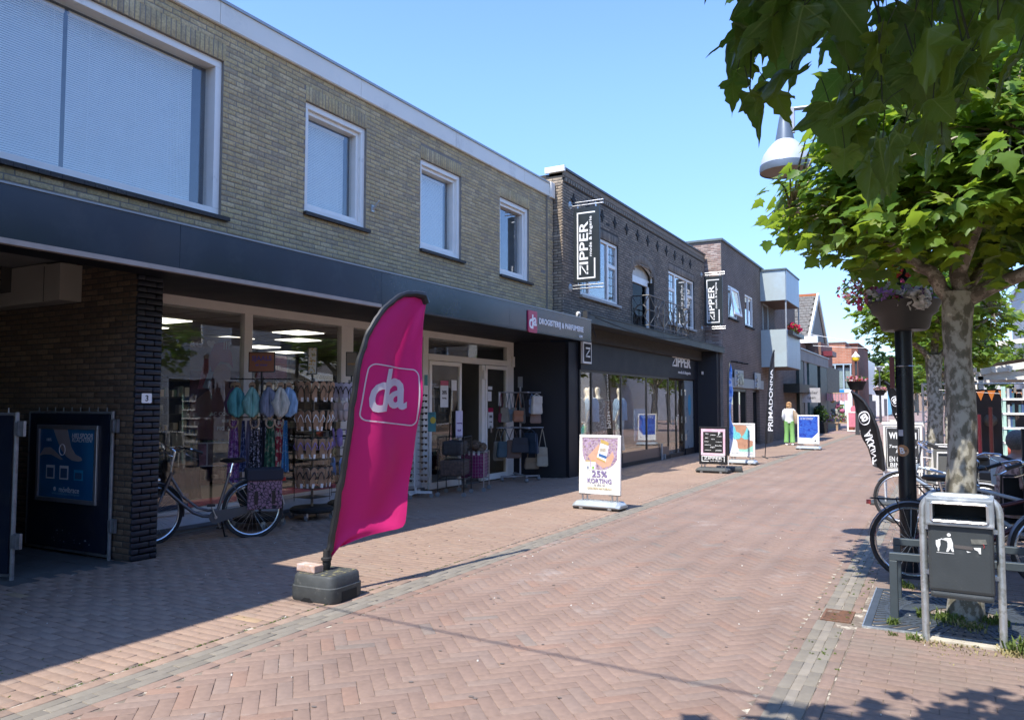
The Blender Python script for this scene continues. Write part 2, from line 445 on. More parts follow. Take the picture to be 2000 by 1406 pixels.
# ---------------------------------------------------------------- brick machinery
def brick_arrays(cen, ex, ey, ez, L, W, ch=.004, dp=.05, dz=.003, cap=True):
 """cen (n,3); ex,ey,ez (n,3) or (3,) unit axes; L,W (n,) -> verts, faces for chamfered bricks"""
 cen = np.asarray(cen, float); n = len(cen)
 ex = np.broadcast_to(np.asarray(ex, float), (n, 3)); ey = np.broadcast_to(np.asarray(ey, float), (n, 3)); ez = np.broadcast_to(np.asarray(ez, float), (n, 3))
 L = np.broadcast_to(np.asarray(L, float), (n,)); W = np.broadcast_to(np.asarray(W, float), (n,))
 sx = np.array([-1, 1, 1, -1]) * .5; sy = np.array([-1, -1, 1, 1]) * .5
 out = np.zeros((n, 12, 3))
 for r, (inset, z) in enumerate(((0, -dp), (0, -dz), (ch, 0))):
  for k in range(4):
   a = sx[k] * (L - 2 * inset); b = sy[k] * (W - 2 * inset)
   out[:, r * 4 + k] = cen + ex * a[:, None] + ey * b[:, None] + ez * z
 fs = []
 for r in (0, 4):
  for k in range(4):
   l = (k + 1) % 4
   fs.append((r + k, r + l, r + 4 + l, r + 4 + k))
 fs.append((8, 9, 10, 11))
 F = np.array(fs)
 faces = (F[None] + (np.arange(n) * 12)[:, None, None]).reshape(-1, 4)
 return out.reshape(-1, 3), faces
def np_mesh(name, V, F):
 me = bpy.data.meshes.new(name)
 V = np.asarray(V, np.float32); F = np.asarray(F, np.int32)
 me.vertices.add(len(V)); me.vertices.foreach_set('co', V.ravel())
 k = F.shape[1]
 me.loops.add(len(F) * k); me.loops.foreach_set('vertex_index', F.ravel())
 me.polygons.add(len(F)); me.polygons.foreach_set('loop_start', np.arange(len(F), dtype=np.int32) * k)
 try: me.polygons.foreach_set('loop_total', np.full(len(F), k, np.int32))
 except Exception: pass
 me.update(calc_edges=True); me.validate()
 return me
CAM = Vector((0, 0, 1.6)); CF = Vector((-math.sin(R(29.4)), math.cos(R(29.4)), 0)); CR = Vector((math.cos(R(29.4)), math.sin(R(29.4)), 0))
def in_view(p, mg=1.04):
 d = Vector(p) - CAM; f = d.dot(CF)
 return f > .5 and abs(d.dot(CR)) / f < .667 * mg and -.49 * mg < (d.z / f - .057) < .47 * mg
def lay_bricks(parent, bricks, m, single='brick', mass='bricks', nmax=300, dz=.0015, ch=.003, dp=.05, cover=None):
 """bricks: list of (centre, ex, ey, ez, L, W). The nmax nearest in view become objects, the rest one mesh of kind stuff"""
 def key(b):
  return (0 if in_view(b[0]) else 1, (Vector(b[0]) - CAM).length)
 bricks.sort(key=key)
 near = [b for b in bricks[:nmax] if in_view(b[0])]; rest = bricks[len(near):]
 cache = {}
 for c, ex, ey, ez, L, W in near:
  k = (round(L, 2), round(W, 2))
  if k not in cache:
   v, f = brick_arrays([(0, 0, 0)], (1, 0, 0), (0, 1, 0), (0, 0, 1), [L], [W], ch, dp, dz)
   me = np_mesh(single, v, f); me.materials.append(m); cache[k] = (me, L, W)
  me, L0, W0 = cache[k]
  o = bpy.data.objects.new(single, me); COL.objects.link(o); o.parent = parent
  M4 = Matrix((tuple(ex), tuple(ey), tuple(ez))).transposed().to_4x4() @ Matrix.Diagonal((L / L0, W / W0, 1, 1))
  M4.translation = Vector(c) - Vector(parent.location)
  o.matrix_basis = M4
 if rest:
  v, f = brick_arrays([b[0] for b in rest], [b[1] for b in rest], [b[2] for b in rest], [b[3] for b in rest], [b[4] for b in rest], [b[5] for b in rest], ch, dp, dz)
  me = np_mesh(mass, v - np.array(parent.location), f); me.materials.append(m)
  o = bpy.data.objects.new(mass, me); COL.objects.link(o); o.parent = parent
  tag(o, kind='stuff')
def paver_axes(a, tilt=.008):
 tx, ty = rnd.gauss(0, tilt), rnd.gauss(0, tilt)
 M3 = Matrix.Rotation(a, 3, 'Z') @ Matrix.Rotation(tx, 3, 'X') @ Matrix.Rotation(ty, 3, 'Y')
 return M3.col[0].copy(), M3.col[1].copy(), M3.col[2].copy()
def sheet(name, x0, x1, y0, y1, z, m, kind='structure', parent=None):
 b = MB(); b.add([(x0, y0, z), (x1, y0, z), (x1, y1, z), (x0, y1, z)], [(0, 1, 2, 3)])
 o = b.build(name, m, parent)
 if kind and parent is None: o['kind'] = kind
 return o
# ---------------------------------------------------------------- ground
far_pave = brick_tex('far street paving', (.30, .20, .17), (.33, .225, .195), (.22, .16, .135), .21, .105, 'xy')
earth = mat('dry earth', (.2, .16, .12), .95, var=.2)
sheet('ground', -450, 450, -150, 1200, -.03, far_pave)
YB = 44.0      # bricks are geometry this far, the material takes over beyond
road = sheet('carriageway', -3.93, -.93, -12, 600, -.0045, sand)
sheet('carriageway_surface', -3.93, -.93, YB, 600, .0, far_pave, parent=road)
pl = sheet('left_pavement', -8.28, -4.24, -12, 600, -.0045, sand)
sheet('pavement_surface', -8.28, -4.24, YB, 600, .0, far_pave, parent=pl)
pr = sheet('right_pavement', -.60, 14, -12, 600, -.0045, sand)
sheet('pavement_surface', -.60, 14, 34, 600, .0, far_pave, parent=pr)
gl_ = sheet('left_gutter_band', -4.24, -3.93, -12, 600, -.005, sand)
gr_ = sheet('right_gutter_band', -.93, -.60, -12, 600, -.005, sand)
sheet('gutter_surface', -4.24, -3.93, YB, 600, .0, paver_g, parent=gl_)
sheet('gutter_surface', -.93, -.60, YB, 600, .0, paver_g, parent=gr_)
def wob(x, y, s=1.0):
 return .0022 * s * (math.sin(x * 2.1 + y * .9) + math.sin(y * 1.7 - x * .6 + 2)) * .5
bl = []
a = R(45); ca, sa = math.cos(a), math.sin(a)
w = .0870
for i in range(-430, 560):
 for j in range(-430, 560):
  k = (i - j) % 6
  if k == 0: cx, cy, ang = i + 1.5, j + .5, 0
  elif k == 5: cx, cy, ang = i + .5, j + 1.5, 90
  else: continue
  u, v = cx * w, cy * w
  x = u * ca - v * sa - 2.4; y = u * sa + v * ca + 12
  if not (-3.9 < x < -.955 and 1.2 < y < YB): continue
  if not in_view((x, y, 0), 1.15): continue
  L = .261
  if x < -3.815 or x > -1.04: L = .15; x += .035 if x < -3.815 else -.035
  ex, ey, ez = paver_axes(a + R(ang) + rnd.gauss(0, .005), .003)
  bl.append(((x + rnd.gauss(0, .001), y, wob(x, y) + abs(rnd.gauss(0, .0006)) + .001), ex, ey, ez, L - .002, .0848 + rnd.gauss(0, .0005)))
lay_bricks(road, bl, paver, 'paving_brick', 'paving_bricks')
bl = []
row = 0; y = 1.9
while y < YB:
 x = -7.19 if y < 5.0 else -8.27
 if y > 14.8: x = -7.12
 x -= rnd.choice((0, .11)) if False else (.132 if row % 2 else 0) + .03 * math.sin(row * 1.3)
 while x < -4.35:
  L = .264
  if x + L > -4.355: L = -4.355 - x
  if L > .05:
   c = (x + L / 2, y)
   if in_view((c[0], c[1], 0), 1.15):
    near = y < 9
    ex, ey, ez = paver_axes(rnd.gauss(0, .012), .010 if near else .005)
    bl.append(((c[0], c[1] + rnd.gauss(0, .0015), wob(c[0] * 1.7, c[1] * 1.5, .9) + .001 + abs(rnd.gauss(0, .0016 if near else .0008))), ex, ey, ez, L - .0045, .0845))
  x += .264
 y += .088; row += 1
for x0, in ((-4.297,),):
 y = 1.9
 while y < YB:
  if in_view((x0, y, 0), 1.15):
   ex, ey, ez = paver_axes(R(90) + rnd.gauss(0, .006), .006)
   bl.append(((x0, y, rnd.gauss(0, .0012)), ex, ey, ez, .258, .085))
  y += .262
lay_bricks(pl, bl, paver_l, 'paving_brick', 'paving_bricks', ch=.004, dz=.003)
def courses(parent, xs, y0, y1, m, W=.07, L=.255, skip=None, nmax=300):
 bl = []
 for i, x0 in enumerate(xs):
  y = y0 + (i % 2) * .1
  while y < y1:
   if in_view((x0, y, 0), 1.15) and not (skip and skip(x0, y)):
    ex, ey, ez = paver_axes(R(90) + rnd.gauss(0, .008), .008)
    bl.append(((x0 + rnd.gauss(0, .002), y, abs(rnd.gauss(0, .0010))), ex, ey, ez, L - .003, W - .0025))
   y += L + .004
 lay_bricks(parent, bl, m, 'band_brick', 'band_bricks', nmax)
courses(gl_, (-4.205, -4.130, -4.055), 1.9, YB, paver_g, .0735, .255)
courses(gl_, (-3.970,), 1.9, YB, paver, .085, .255, nmax=60)
in_drain = lambda x, y: -.90 < x < -.60 and 6.14 < y < 6.56
courses(gr_, (-.843, -.715), 1.9, YB, paver_g, .07, .255, in_drain, 150)
courses(gr_, (-.779,), 1.9, YB, paver_lg, .058, .255, in_drain, 100)
courses(gr_, (-.905, -.642), 1.9, YB, paver_r, .07, .255, in_drain, 150)
bl = []
row = 0; y = 2.4
while y < 34:
 x = -.60 + (-.13 if row % 2 else 0)
 while x < 4.4:
  x0 = max(x, -.598); L = x + .264 - x0
  c = (x0 + L / 2, y)
  if L > .05 and in_view((c[0], c[1], 0), 1.12) and not (-.59 < c[0] < .80 and 6.10 < c[1] < 7.50):
   ex, ey, ez = paver_axes(rnd.gauss(0, .008), .007)
   bl.append(((c[0], c[1], wob(c[0] * 1.3, c[1] * 1.2, .8) + abs(rnd.gauss(0, .001)) + .001), ex, ey, ez, L - .003, .0840))
  x += .264
 y += .087; row += 1
lay_bricks(pr, bl, paver_r, 'paving_brick', 'paving_bricks')
pf = sheet('passage_floor', -16, -7.2, -3, 5.1, -.012, mortar_d)
t = MB(); k = 0
for i in range(22):
 for j in range(14):
  x = -7.2 - .3 * i - .15; y = 1.2 + .3 * j
  if y > 4.9: continue
  zz = rnd.gauss(0, .0015)
  tb = MB(); tb.box(x - .147, x + .147, y - .147, min(y + .147, 4.93), -.04, zz)
  if i < 7 and y > 2.4:
   tb.build('floor_tile', tile_d, pf)
  else:
   t.add(tb.v, tb.f)
t.build('floor_tiles', tile_d, pf, kind='stuff')
dr = thing('drain_grate', 'small rusty street drain grate in the gutter band beside the tree grate', 'drain', (-.752, 6.36, 0), 0)
rust = mat('rusty iron', (.17, .085, .05), .85, var=.3, scale=40, dirt=(.09, .06, .045), dscale=20)
b = MB()
b.box(-.105, .105, -.17, -.15, -.03, .004).box(-.105, .105, .15, .17, -.03, .004).box(-.105, -.088, -.15, .15, -.03, .004).box(.088, .105, -.15, .15, -.03, .004)
b.build('frame', rust, dr)
b = MB()
for i in range(13):
 y = -.14 + i * .0235
 b.box(-.088, .088, y, y + .011, -.02, .002)
b.build('bars', rust, dr)
MB().box(-.088, .088, -.15, .15, -.05, -.045).build('pit', blackm, dr)
chips = MB()
for _ in range(110):
 x = rnd.uniform(-7.4, .2); y = rnd.uniform(2.2, 13)
 r = rnd.uniform(.002, .006)
 n = rnd.randint(4, 6); a0 = rnd.random() * 6
 top = [(x + r * math.cos(a0 + 6.283 * k / n) * rnd.uniform(.7, 1.2), y + r * math.sin(a0 + 6.283 * k / n), .006 + r * .4) for k in range(n)]
 bot = [(p[0] * 1 + (p[0] - x) * .3, p[1] + (p[1] - y) * .3, .001) for p in top]
 chips.add(bot + top, [tuple(range(n, 2 * n))] + [(k, (k + 1) % n, n + (k + 1) % n, n + k) for k in range(n)])
o = chips.build('paving_chips', mat('pale stone chip', (.62, .60, .55), .7), kind='stuff')
tag(o, 'tiny pale stone chips and crumbs scattered over the street bricks', 'chips')
gum = MB()
for _ in range(190):
 x = rnd.uniform(-7, -.9); y = rnd.uniform(2.2, 14); r = rnd.uniform(.008, .018); n = 9; q = rnd.uniform(.6, 1)
 gum.add([(x + r * math.cos(6.283 * k / n), y + r * q * math.sin(6.283 * k / n), .0052 + wob(x, y)) for k in range(n)], [tuple(range(n))])
o = gum.build('gum_spots', mat('trodden gum', (.14, .115, .10), .8), kind='stuff')
tag(o, 'dark flat gum spots trodden on the street bricks', 'gum')
def weeds(name, label, spots, m, cat='weeds'):
 b = MB()
 for (x, y, r, n, h) in spots:
  for _ in range(n):
   px = x + rnd.gauss(0, r * .5); py = y + rnd.gauss(0, r * .5)
   a = rnd.random() * 6.283; hh = h * rnd.uniform(.4, 1.1); w_ = rnd.uniform(.002, .005) * (1 + h * 6)
   l = hh * rnd.uniform(.3, 1.0)
   dx, dy = math.cos(a), math.sin(a)
   p0 = (px - dy * w_, py + dx * w_, 0); p1 = (px + dy * w_, py - dx * w_, 0)
   p2 = (px + dx * l * .4 + dy * w_, py + dy * l * .4 - dx * w_, hh * .7); p3 = (px + dx * l * .4 - dy * w_, py + dy * l * .4 + dx * w_, hh * .7)
   p4 = (px + dx * l, py + dy * l, hh * rnd.uniform(.6, 1))
   b.add([p0, p1, p2, p3, p4], [(0, 1, 2, 3), (3, 2, 4)])
 o = b.build(name, m, kind='stuff')
 return tag(o, label, cat)
weed_m = mat('weed green', (.12, .17, .035), .7, var=.4, scale=20, transl=(.2, .28, .05))
dry_m = mat('dry grass', (.42, .36, .17), .8, var=.3, scale=20, transl=(.4, .35, .15))
weeds('weeds', 'bright green weeds and grass growing round the tree foot and grate', [(-.38, 6.32, .045, 45, .06), (-.36, 6.02, .04, 26, .03), (-.03, 6.62, .11, 170, .06), (.27, 6.72, .10, 120, .06), (.12, 6.50, .12, 90, .04), (-.20, 6.62, .03, 26, .09), (-.33, 7.6, .08, 60, .07), (-.22, 5.97, .05, 40, .05), (.36, 5.96, .07, 50, .12), (.46, 6.02, .08, 40, .08), (-.1, 7.7, .1, 50, .06)], weed_m)
weeds('dry_grass', 'dry straw coloured grass at the foot of the litter bin', [(-.1, 5.93, .10, 60, .03), (.1, 5.95, .14, 90, .03), (.32, 5.9, .08, 60, .05), (.1, 6.5, .14, 120, .04), (.0, 5.86, .25, 120, .012)], dry_m, 'dry grass')
sp = []
for _ in range(170):
 sp.append((rnd.choice((-4.348, -4.345, rnd.uniform(-5.0, -4.4))), rnd.uniform(2.2, 7.5), .012, 5, .008))
for _ in range(60):
 sp.append((rnd.uniform(-.93, -.6), rnd.uniform(5, 9), .012, 6, .012))
weeds('joint_moss', 'thin green moss tufts in the joints of the paving bricks', sp, weed_m, 'moss')
# ---------------------------------------------------------------- brick walls
def wall_grid(mb, axis, at, th, u0, u1, z0, z1, holes, mi=0):
 """solid wall with rectangular holes; axis 'x': plane x=at (faces +x), u is y. 'y': plane y=at (faces -y), u is x; th goes inward"""
 us = sorted({u0, u1, *[h[0] for h in holes], *[h[1] for h in holes]}); zs = sorted({z0, z1, *[h[2] for h in holes], *[h[3] for h in holes]})
 us = [u for u in us if u0 <= u <= u1]; zs = [z for z in zs if z0 <= z <= z1]
 for i in range(len(us) - 1):
  j = 0
  while j < len(zs) - 1:
   um = (us[i] + us[i + 1]) / 2
   def ho(jj):
    zm = (zs[jj] + zs[jj + 1]) / 2
    return any(h[0] < um < h[1] and h[2] < zm < h[3] for h in holes)
   if ho(j): j += 1; continue
   k = j
   while k + 1 < len(zs) - 1 and not ho(k + 1): k += 1
   if axis == 'x': mb.box(at - th, at, us[i], us[i + 1], zs[j], zs[k + 1], mi)
   else: mb.box(us[i], us[i + 1], at, at + th, zs[j], zs[k + 1], mi)
   j = k + 1
def brick_face(axis, at, u0, u1, z0, z1, holes=(), L=.21, H=.0505, j=.0105, jitter=.0012, sgn=1):
 """running bond bricks proud of plane; returns brick tuples"""
 bl = []; row = 0; z = z0
 if axis == 'x': ex, ey, ez = (0, 1, 0), (0, 0, 1), (1, 0, 0)
 else: ex, ey, ez = (1, 0, 0), (0, 0, 1), (0, -1, 0)
 while z + H <= z1 + 1e-4:
  u = u0 - ((L + j) / 2 if row % 2 else 0) - (row * .037 % .02)
  while u < u1:
   segs = [(max(u, u0), min(u + L, u1))]
   for h in holes:
    if z + H > h[2] + .012 and z < h[3] - .012:
     ns = []
     for a, b in segs:
      if b <= h[0] or a >= h[1]: ns.append((a, b)); continue
      if a < h[0]: ns.append((a, h[0]))
      if b > h[1]: ns.append((h[1], b))
     segs = ns
   for a, b in segs:
    if b - a > .03:
     c = (a + b) / 2; o_ = rnd.gauss(0, jitter) + .004
     p = (at + o_, c, z + H / 2) if axis == 'x' else (c, at - o_, z + H / 2)
     bl.append((p, Vector(ex), Vector(ey), Vector(ez), (b - a) - rnd.uniform(0, .003), H - rnd.uniform(0, .0025)))
   u += L + j
  z += H + j; row += 1
 return bl
def soldier(at, u0, u1, z0, z1):
 bl = []; u = u0
 while u < u1 - .03:
  bl.append(((at + .005 + rnd.gauss(0, .0015), u + .025, (z0 + z1) / 2), Vector((0, 0, 1)), Vector((0, -1, 0)), Vector((1, 0, 0)), z1 - z0 - .004, .0495))
  u += .0615
 return bl
# ---------------------------------------------------------------- drugstore building
DA = thing('drugstore_building', 'long two storey yellow brick shop with navy canopy and white roof edge', 'building', (-7.2, 8, 0), world=True)
X0 = -7.2
wins = [(1.75, 5.955, 3.75, 5.57), (7.27, 8.485, 4.10, 5.57), (9.80, 10.985, 4.06, 5.52), (12.31, 13.47, 4.02, 5.50)]
core = MB()
wall_grid(core, 'x', X0, .28, -1.5, 14.5, 3.0, 5.98, wins)
core.build('wall', mortar_l, DA)
sold = [(w_[0] - .0, w_[1] + .0, w_[3], w_[3] + .21) for w_ in wins]
bl = brick_face('x', X0, 1.2, 14.5, 3.21, 5.96, wins + sold)
for w_ in wins: bl += soldier(X0, w_[0], w_[1] + .03, w_[3], w_[3] + .205)
lay_bricks(DA, bl, brick_y, 'brick', 'bricks', 300, ch=.003, dz=.002, dp=.03)
bl = brick_face('x', X0 + .045, 14.22, 14.46, 3.21, 5.94)
core = MB(); core.box(X0, X0 + .045, 14.22, 14.47, 3.2, 5.95); core.build('end_pier', mortar_l, DA)
lay_bricks(DA, bl, brick_y, 'brick', 'pier_bricks', 0, ch=.003, dz=.002, dp=.03)
def roof_edge(parent, x, y0, y1, z0, z1, m, jt=2.45):
 b = MB(); y = y0
 while y < y1 - .01:
  e = min(y + jt, y1)
  bb = MB(); bb.box(x - .25, x, y + .003, e - .003, z0, z1); bb.build('roof_board', m, parent)
  y = e
 MB().box(x - .32, x + .018, y0 - .01, y1 + .01, z1, z1 + .035).build('roof_trim', zinc, parent)
roof_edge(DA, X0 + .05, -1.5, 14.3, 5.965, 6.225, fascia_w)
MB().box(X0 - .1, X0 + .09, 14.30, 14.49, 5.94, 6.27).build('roof_corner_box', fascia_w, DA, bev=.006)
MB().box(X0 - 9, X0 - .1, -1.5, 14.4, 6.1, 6.2).build('roof', mat('roof felt', (.08, .08, .08), .9), DA)
MB().box(X0 - .1, X0 + .04, -1.5, 14.3, 5.955, 5.964).build('roof_soffit', fascia_w, DA)
def window_x(parent, x, y0, y1, z0, z1, sx=-7.2, casement=True, blinds=((0, 1),), sill=True, fr=white, fw=.08, top=.0, open_=False, m_gl=None):
 """window in a wall facing +x; everything in world coordinates"""
 f = MB()
 def ring(xa, xb, a, b, c, d, w_):
  f.box(xa, xb, a, b, c, c + w_); f.box(xa, xb, a, b, d - w_, d); f.box(xa, xb, a, a + w_, c + w_, d - w_); f.box(xa, xb, b - w_, b, c + w_, d - w_)
 ring(x - .12, sx - .035, y0, y1, z0, z1, fw)
 if casement:
  ring(x - .115, x + .01, y0 + fw, y1 - fw, z0 + fw, z1 - fw, .055)
  iy0, iy1, iz0, iz1 = y0 + fw + .055, y1 - fw - .055, z0 + fw + .055, z1 - fw - .055
 else:
  iy0, iy1, iz0, iz1 = y0 + fw, y1 - fw, z0 + fw, z1 - fw
 w_ = f.build('window', fr, parent, bev=.004)
 off = Vector(parent.location)
 def sub(mb, n, m, kind=None):
  o = mb.build(n, m, w_);
  if kind: o['kind'] = kind
  return o
 g = MB(); g.box(x - .078, x - .070, iy0, iy1, iz0, iz1); sub(g, 'pane', m_gl or win_glass)
 if blinds:
  for (a, b_) in blinds:
   s = MB(); A = iy0 + (iy1 - iy0) * a + .01; B = iy0 + (iy1 - iy0) * b_ - .01
   z = iz0 + .02
   while z < iz1 - .05:
    s.add([(x - .166, A, z + .0115), (x - .158, A, z - .010), (x - .158, B, z - .010), (x - .166, B, z + .0115)], [(0, 1, 2, 3)])
    z += .0225
   y = A + .22
   while y < B - .05:
    s.box(x - .151, x - .150, y, y + .003, iz0 + .02, iz1); y += .52
   s.box(x - .18, x - .145, A, B, iz1 - .05, iz1 - .012)
   s.box(x - .175, x - .153, A, B, iz0 + .005, iz0 + .016)
   sub(s, 'blind', slat_m, 'stuff')
 MB().box(x - .9, x - .89, y0 - .1, y1 + .1, z0 - .1, z1 + .1).box(x - .89, x - .19, y0 - .1, y0, z0 - .1, z1 + .1).box(x - .89, x - .19, y1, y1 + .1, z0 - .1, z1 + .1).box(x - .89, x - .19, y0, y1, z0 - .1, z0).box(x - .89, x - .19, y0, y1, z1, z1 + .1).build('room_shadow_wall', mat('dim room wall', (.16, .19, .24), .9), w_)
 if sill:
  s = MB(); y = y0 - .02
  while y < y1 + .04:
   s.box(sx - .08, sx + .055, y, y + .105, z0 - .05, z0 - .005); y += .108
  s.build('sill', mat('mossy dark sill tile', (.035, .028, .026), .6, var=.3, scale=30, dirt=(.22, .21, .15), dscale=34, dth=(.6, .68)), w_)
 return w_
window_x(DA, X0 - .09, *wins[0], casement=False, blinds=((0, .598), (.604, .965)), fw=.085)
window_x(DA, X0 - .09, *wins[1], blinds=((0, .93),))
window_x(DA, X0 - .09, *wins[2], blinds=((0, .95),))
window_x(DA, X0 - .09, *wins[3], blinds=None)
cz0, cz1, cx = 2.88, 3.30, -6.3
joints = [-1.5, 1.6, 4.75, 7.75, 11.1, 14.5]
for i in range(len(joints) - 1):
 MB().box(cx - .03, cx, joints[i] + .002, joints[i + 1] - .002, cz0, cz1).build('canopy_panel', navy, DA)
MB().box(cx - .9, cx - .03, -1.5, 14.48, cz1 - .06, cz1 - .02).build('canopy_roof', blackm, DA)
MB().box(cx - .9, cx - .03, -1.5, 14.48, 2.93, 2.95).build('canopy_soffit', navy_wall, DA)
MB().box(cx - .045, cx + .012, -1.5, 14.51, cz1, cz1 + .016).build('canopy_cap', mat('canopy cap trim', (.30, .31, .32), .35, .5), DA)
MB().box(cx - .06, cx + .006, -1.5, 7.75, cz0 - .045, cz0 - .002).build('canopy_light_trim', mat('beige aluminium trim', (.36, .31, .28), .4, .2), DA)
MB().box(cx - .06, cx + .004, 7.75, 14.5, cz0 - .028, cz0 - .001).build('canopy_trim', black, DA)
MB().box(cx - .93, cx - .03, 14.485, 14.5, cz0, cz1).build('canopy_end', navy, DA)
sq = MB()
def rrect(cx_, cz_, w_, h_, r, n=5):
 pts = []
 for (sx, sz, a0) in ((1, 1, 0), (-1, 1, 90), (-1, -1, 180), (1, -1, 270)):
  for k in range(n + 1):
   a = R(a0 + 90 * k / n)
   pts.append((cx_ + sx * (w_ / 2 - r) + r * math.cos(a), cz_ + sz * (h_ / 2 - r) + r * math.sin(a)))
 return pts
SG = thing('shop_sign', 'crimson square and white lettering of the drugstore at the canopy end', 'sign', (cx, 12.9, 3.05), world=True)
sq.prism(rrect(11.89, 3.035, .33, .385, .03), (cx + .001, cx + .022), 0, 'x'); sq.build('logo_tile', red_da, SG)
text('d', .30, sign_w, SG, (cx + .024, 11.825, 3.035), FX, bold=.006, ext=.003, height=.25)
text('a', .30, sign_w, SG, (cx + .024, 11.965, 3.04), FX, bold=.006, ext=.003, height=.15)
text('DROGISTERIJ & PARFUMERIE', .13, sign_w, SG, (cx + .004, 13.13, 3.06), FX, bold=.003, ext=.004, width=1.93, height=.14, spacing=1.1)
text('LEBK', .06, sign_w, SG, (cx + .004, 13.98, 2.935), FX, bold=.001, ext=.002, width=.17, height=.045)
bw = MB(); bw.box(-15, X0 - .0, 4.95, 5.23, 0, 3.13); bw.build('passage_wall', mortar_d, DA)
bl = brick_face('y', 4.95, -13.5, X0 - .012, .02, 3.12, L=.21, H=.0505)
lay_bricks(DA, bl, brick_br, 'brick', 'passage_bricks', 300, ch=.003, dz=.002, dp=.03)
bw = MB(); bw.box(X0 - .02, X0, 4.952, 5.23, 0, 3.13); bw.build('pier', mortar_d, DA)
bl = brick_face('x', X0, 4.945, 5.235, .01, 3.12)
lay_bricks(DA, bl, brick_nv, 'painted_brick', 'painted_bricks', 120, ch=.0025, dz=.0015, dp=.03)
MB().box(-8.3, X0 - .002, 5.23, 5.236, 0, 2.94).build('pier_reveal', navy_wall, DA)
bx = MB(); bx.box(-8.46, -8.16, 4.70, 4.94, 2.70, 3.1); bx.box(-10.5, -8.47, 4.72, 4.94, 2.70, 3.12)
bx.build('duct_boxing', mat('aged cream board', (.36, .33, .29), .7, var=.08, scale=2), DA, bev=.004)
MB().box(-8.468, -8.462, 4.699, 4.74, 2.70, 3.08).build('board_joint', blackm, DA)
bl = brick_face('y', 4.60, -10.5, -9.15, 2.86, 3.12)
MB().box(-10.5, -9.14, 4.61, 4.72, 2.85, 3.13).build('boxing_core', mortar_d, DA)
lay_bricks(DA, bl, brick_br, 'brick', 'boxing_bricks', 0, ch=.003, dz=.002, dp=.02)
MB().box(-15, -7.0, -1.5, 5.0, 3.13, 3.2).build('passage_ceiling', mat('passage ceiling', (.22, .21, .2), .8), DA)
MB().box(-7.21, -7.02, -1.5, 4.95, 2.94, 3.02).build('passage_beam', blackm, DA)
MB().box(-15, -14.9, -1.5, 5, 0, 3.2).build('passage_end_wall', dark_in, DA)
MB().box(-15, X0, -1.7, -1.5, 0, 6.2).build('side_wall', brick_br, DA)
GX = -8.3
fm = MB()
def post(y0, y1, z0=.05, z1=2.95): fm.box(GX - .04, GX + .05, y0, y1, z0, z1)
shop_top = 2.94
fm.box(GX - .04, GX + .05, 5.24, 14.72, 2.82, shop_top)
for a, b_ in ((5.24, 5.30), (7.26, 7.40), (9.18, 9.46), (11.36, 11.52), (14.42, 14.72)): post(a, b_, .05, 2.82)
fm.box(GX - .04, GX + .05, 5.30, 7.26, .24, .29); fm.box(GX - .04, GX + .05, 7.40, 9.18, .24, .29); fm.box(GX - .04, GX + .05, 9.46, 11.36, .24, .29)
fm.box(GX - .045, GX + .055, 11.52, 14.42, 2.40, 2.52)
fm.build('shop_front_frame', cream, DA, bev=.004)
MB().box(GX - .03, GX + .03, 5.30, 11.4, .09, .24).build('kick_panel', mat('pale kick panel', (.55, .57, .60), .4), DA)
MB().box(GX - .03, GX + .07, 5.24, 11.4, .045, .09).build('shop_sill', mat('grey sill', (.12, .13, .14), .5), DA)
MB().box(GX - .03, GX + .045, 5.24, 11.4, 0, .045).build('plinth', mat('concrete plinth', (.22, .20, .17), .9), DA)
for a, b_, c, d in ((5.30, 7.26, .29, 2.82), (7.40, 9.18, .29, 2.82), (9.46, 11.36, .29, 2.82), (11.52, 14.42, 2.52, 2.82)):
 MB().box(GX - .004, GX + .004, a, b_, c, d).build('pane', shop_glass, DA)
MB().box(GX - .05, X0 + .02, 5.24, 14.8, 2.935, 2.94).build('recess_ceiling', navy_wall, DA)
MB().box(-7.25, -7.18, 5.2, 15.0, 2.94, 3.20).build('lintel', navy_wall, DA)
MB().add([(GX, 14.72, 0), (X0, 15.15, 0), (X0, 15.15, 3.2), (GX, 14.72, 3.2), (GX, 15.0, 0), (X0, 15.45, 0), (X0, 15.45, 3.2), (GX, 15.0, 3.2)],
         [(0, 1, 2, 3), (1, 5, 6, 2), (5, 4, 7, 6), (4, 0, 3, 7), (3, 2, 6, 7)]).build('return_wall', navy_wall, DA)
MB().box(-7.25, -7.12, 15.15, 15.66, 0, 3.25).build('pier', navy_wall, DA)
d1 = MB()
def leaf(mb, y0, y1, z0, z1, w_=.075, x=GX + .03, t=.045):
 mb.box(x, x + t, y0, y1, z0, z0 + w_ * 1.6).box(x, x + t, y0, y1, z1 - w_, z1).box(x, x + t, y0, y0 + w_, z0 + w_ * 1.6, z1 - w_).box(x, x + t, y1 - w_, y1, z0 + w_ * 1.6, z1 - w_)
leaf(d1, 11.53, 12.60, .03, 2.39)
dd = d1.build('shop_door', white, DA, bev=.004)
MB().box(GX + .045, GX + .053, 11.61, 12.53, .15, 2.31).build('pane', shop_glass, dd)
d2 = MB(); leaf(d2, 13.50, 14.42, .03, 2.39)
d2.box(GX - .02, GX + .06, 13.38, 13.49, .03, 2.39)
dd = d2.build('shop_door', white, DA, bev=.004)
MB().box(GX + .045, GX + .053, 13.58, 14.34, .15, 2.31).build('pane', shop_glass, dd)
MB().box(GX + .08, GX + .11, 13.66, 13.69, 1.0, 1.14).box(GX + .08, GX + .11, 14.26, 14.3, 1.0, 1.14).build('handle', steel, dd)
for z in (.35, 2.1): MB().box(GX + .07, GX + .10, 13.40, 13.46, z, z + .18).build('hinge', white, dd)
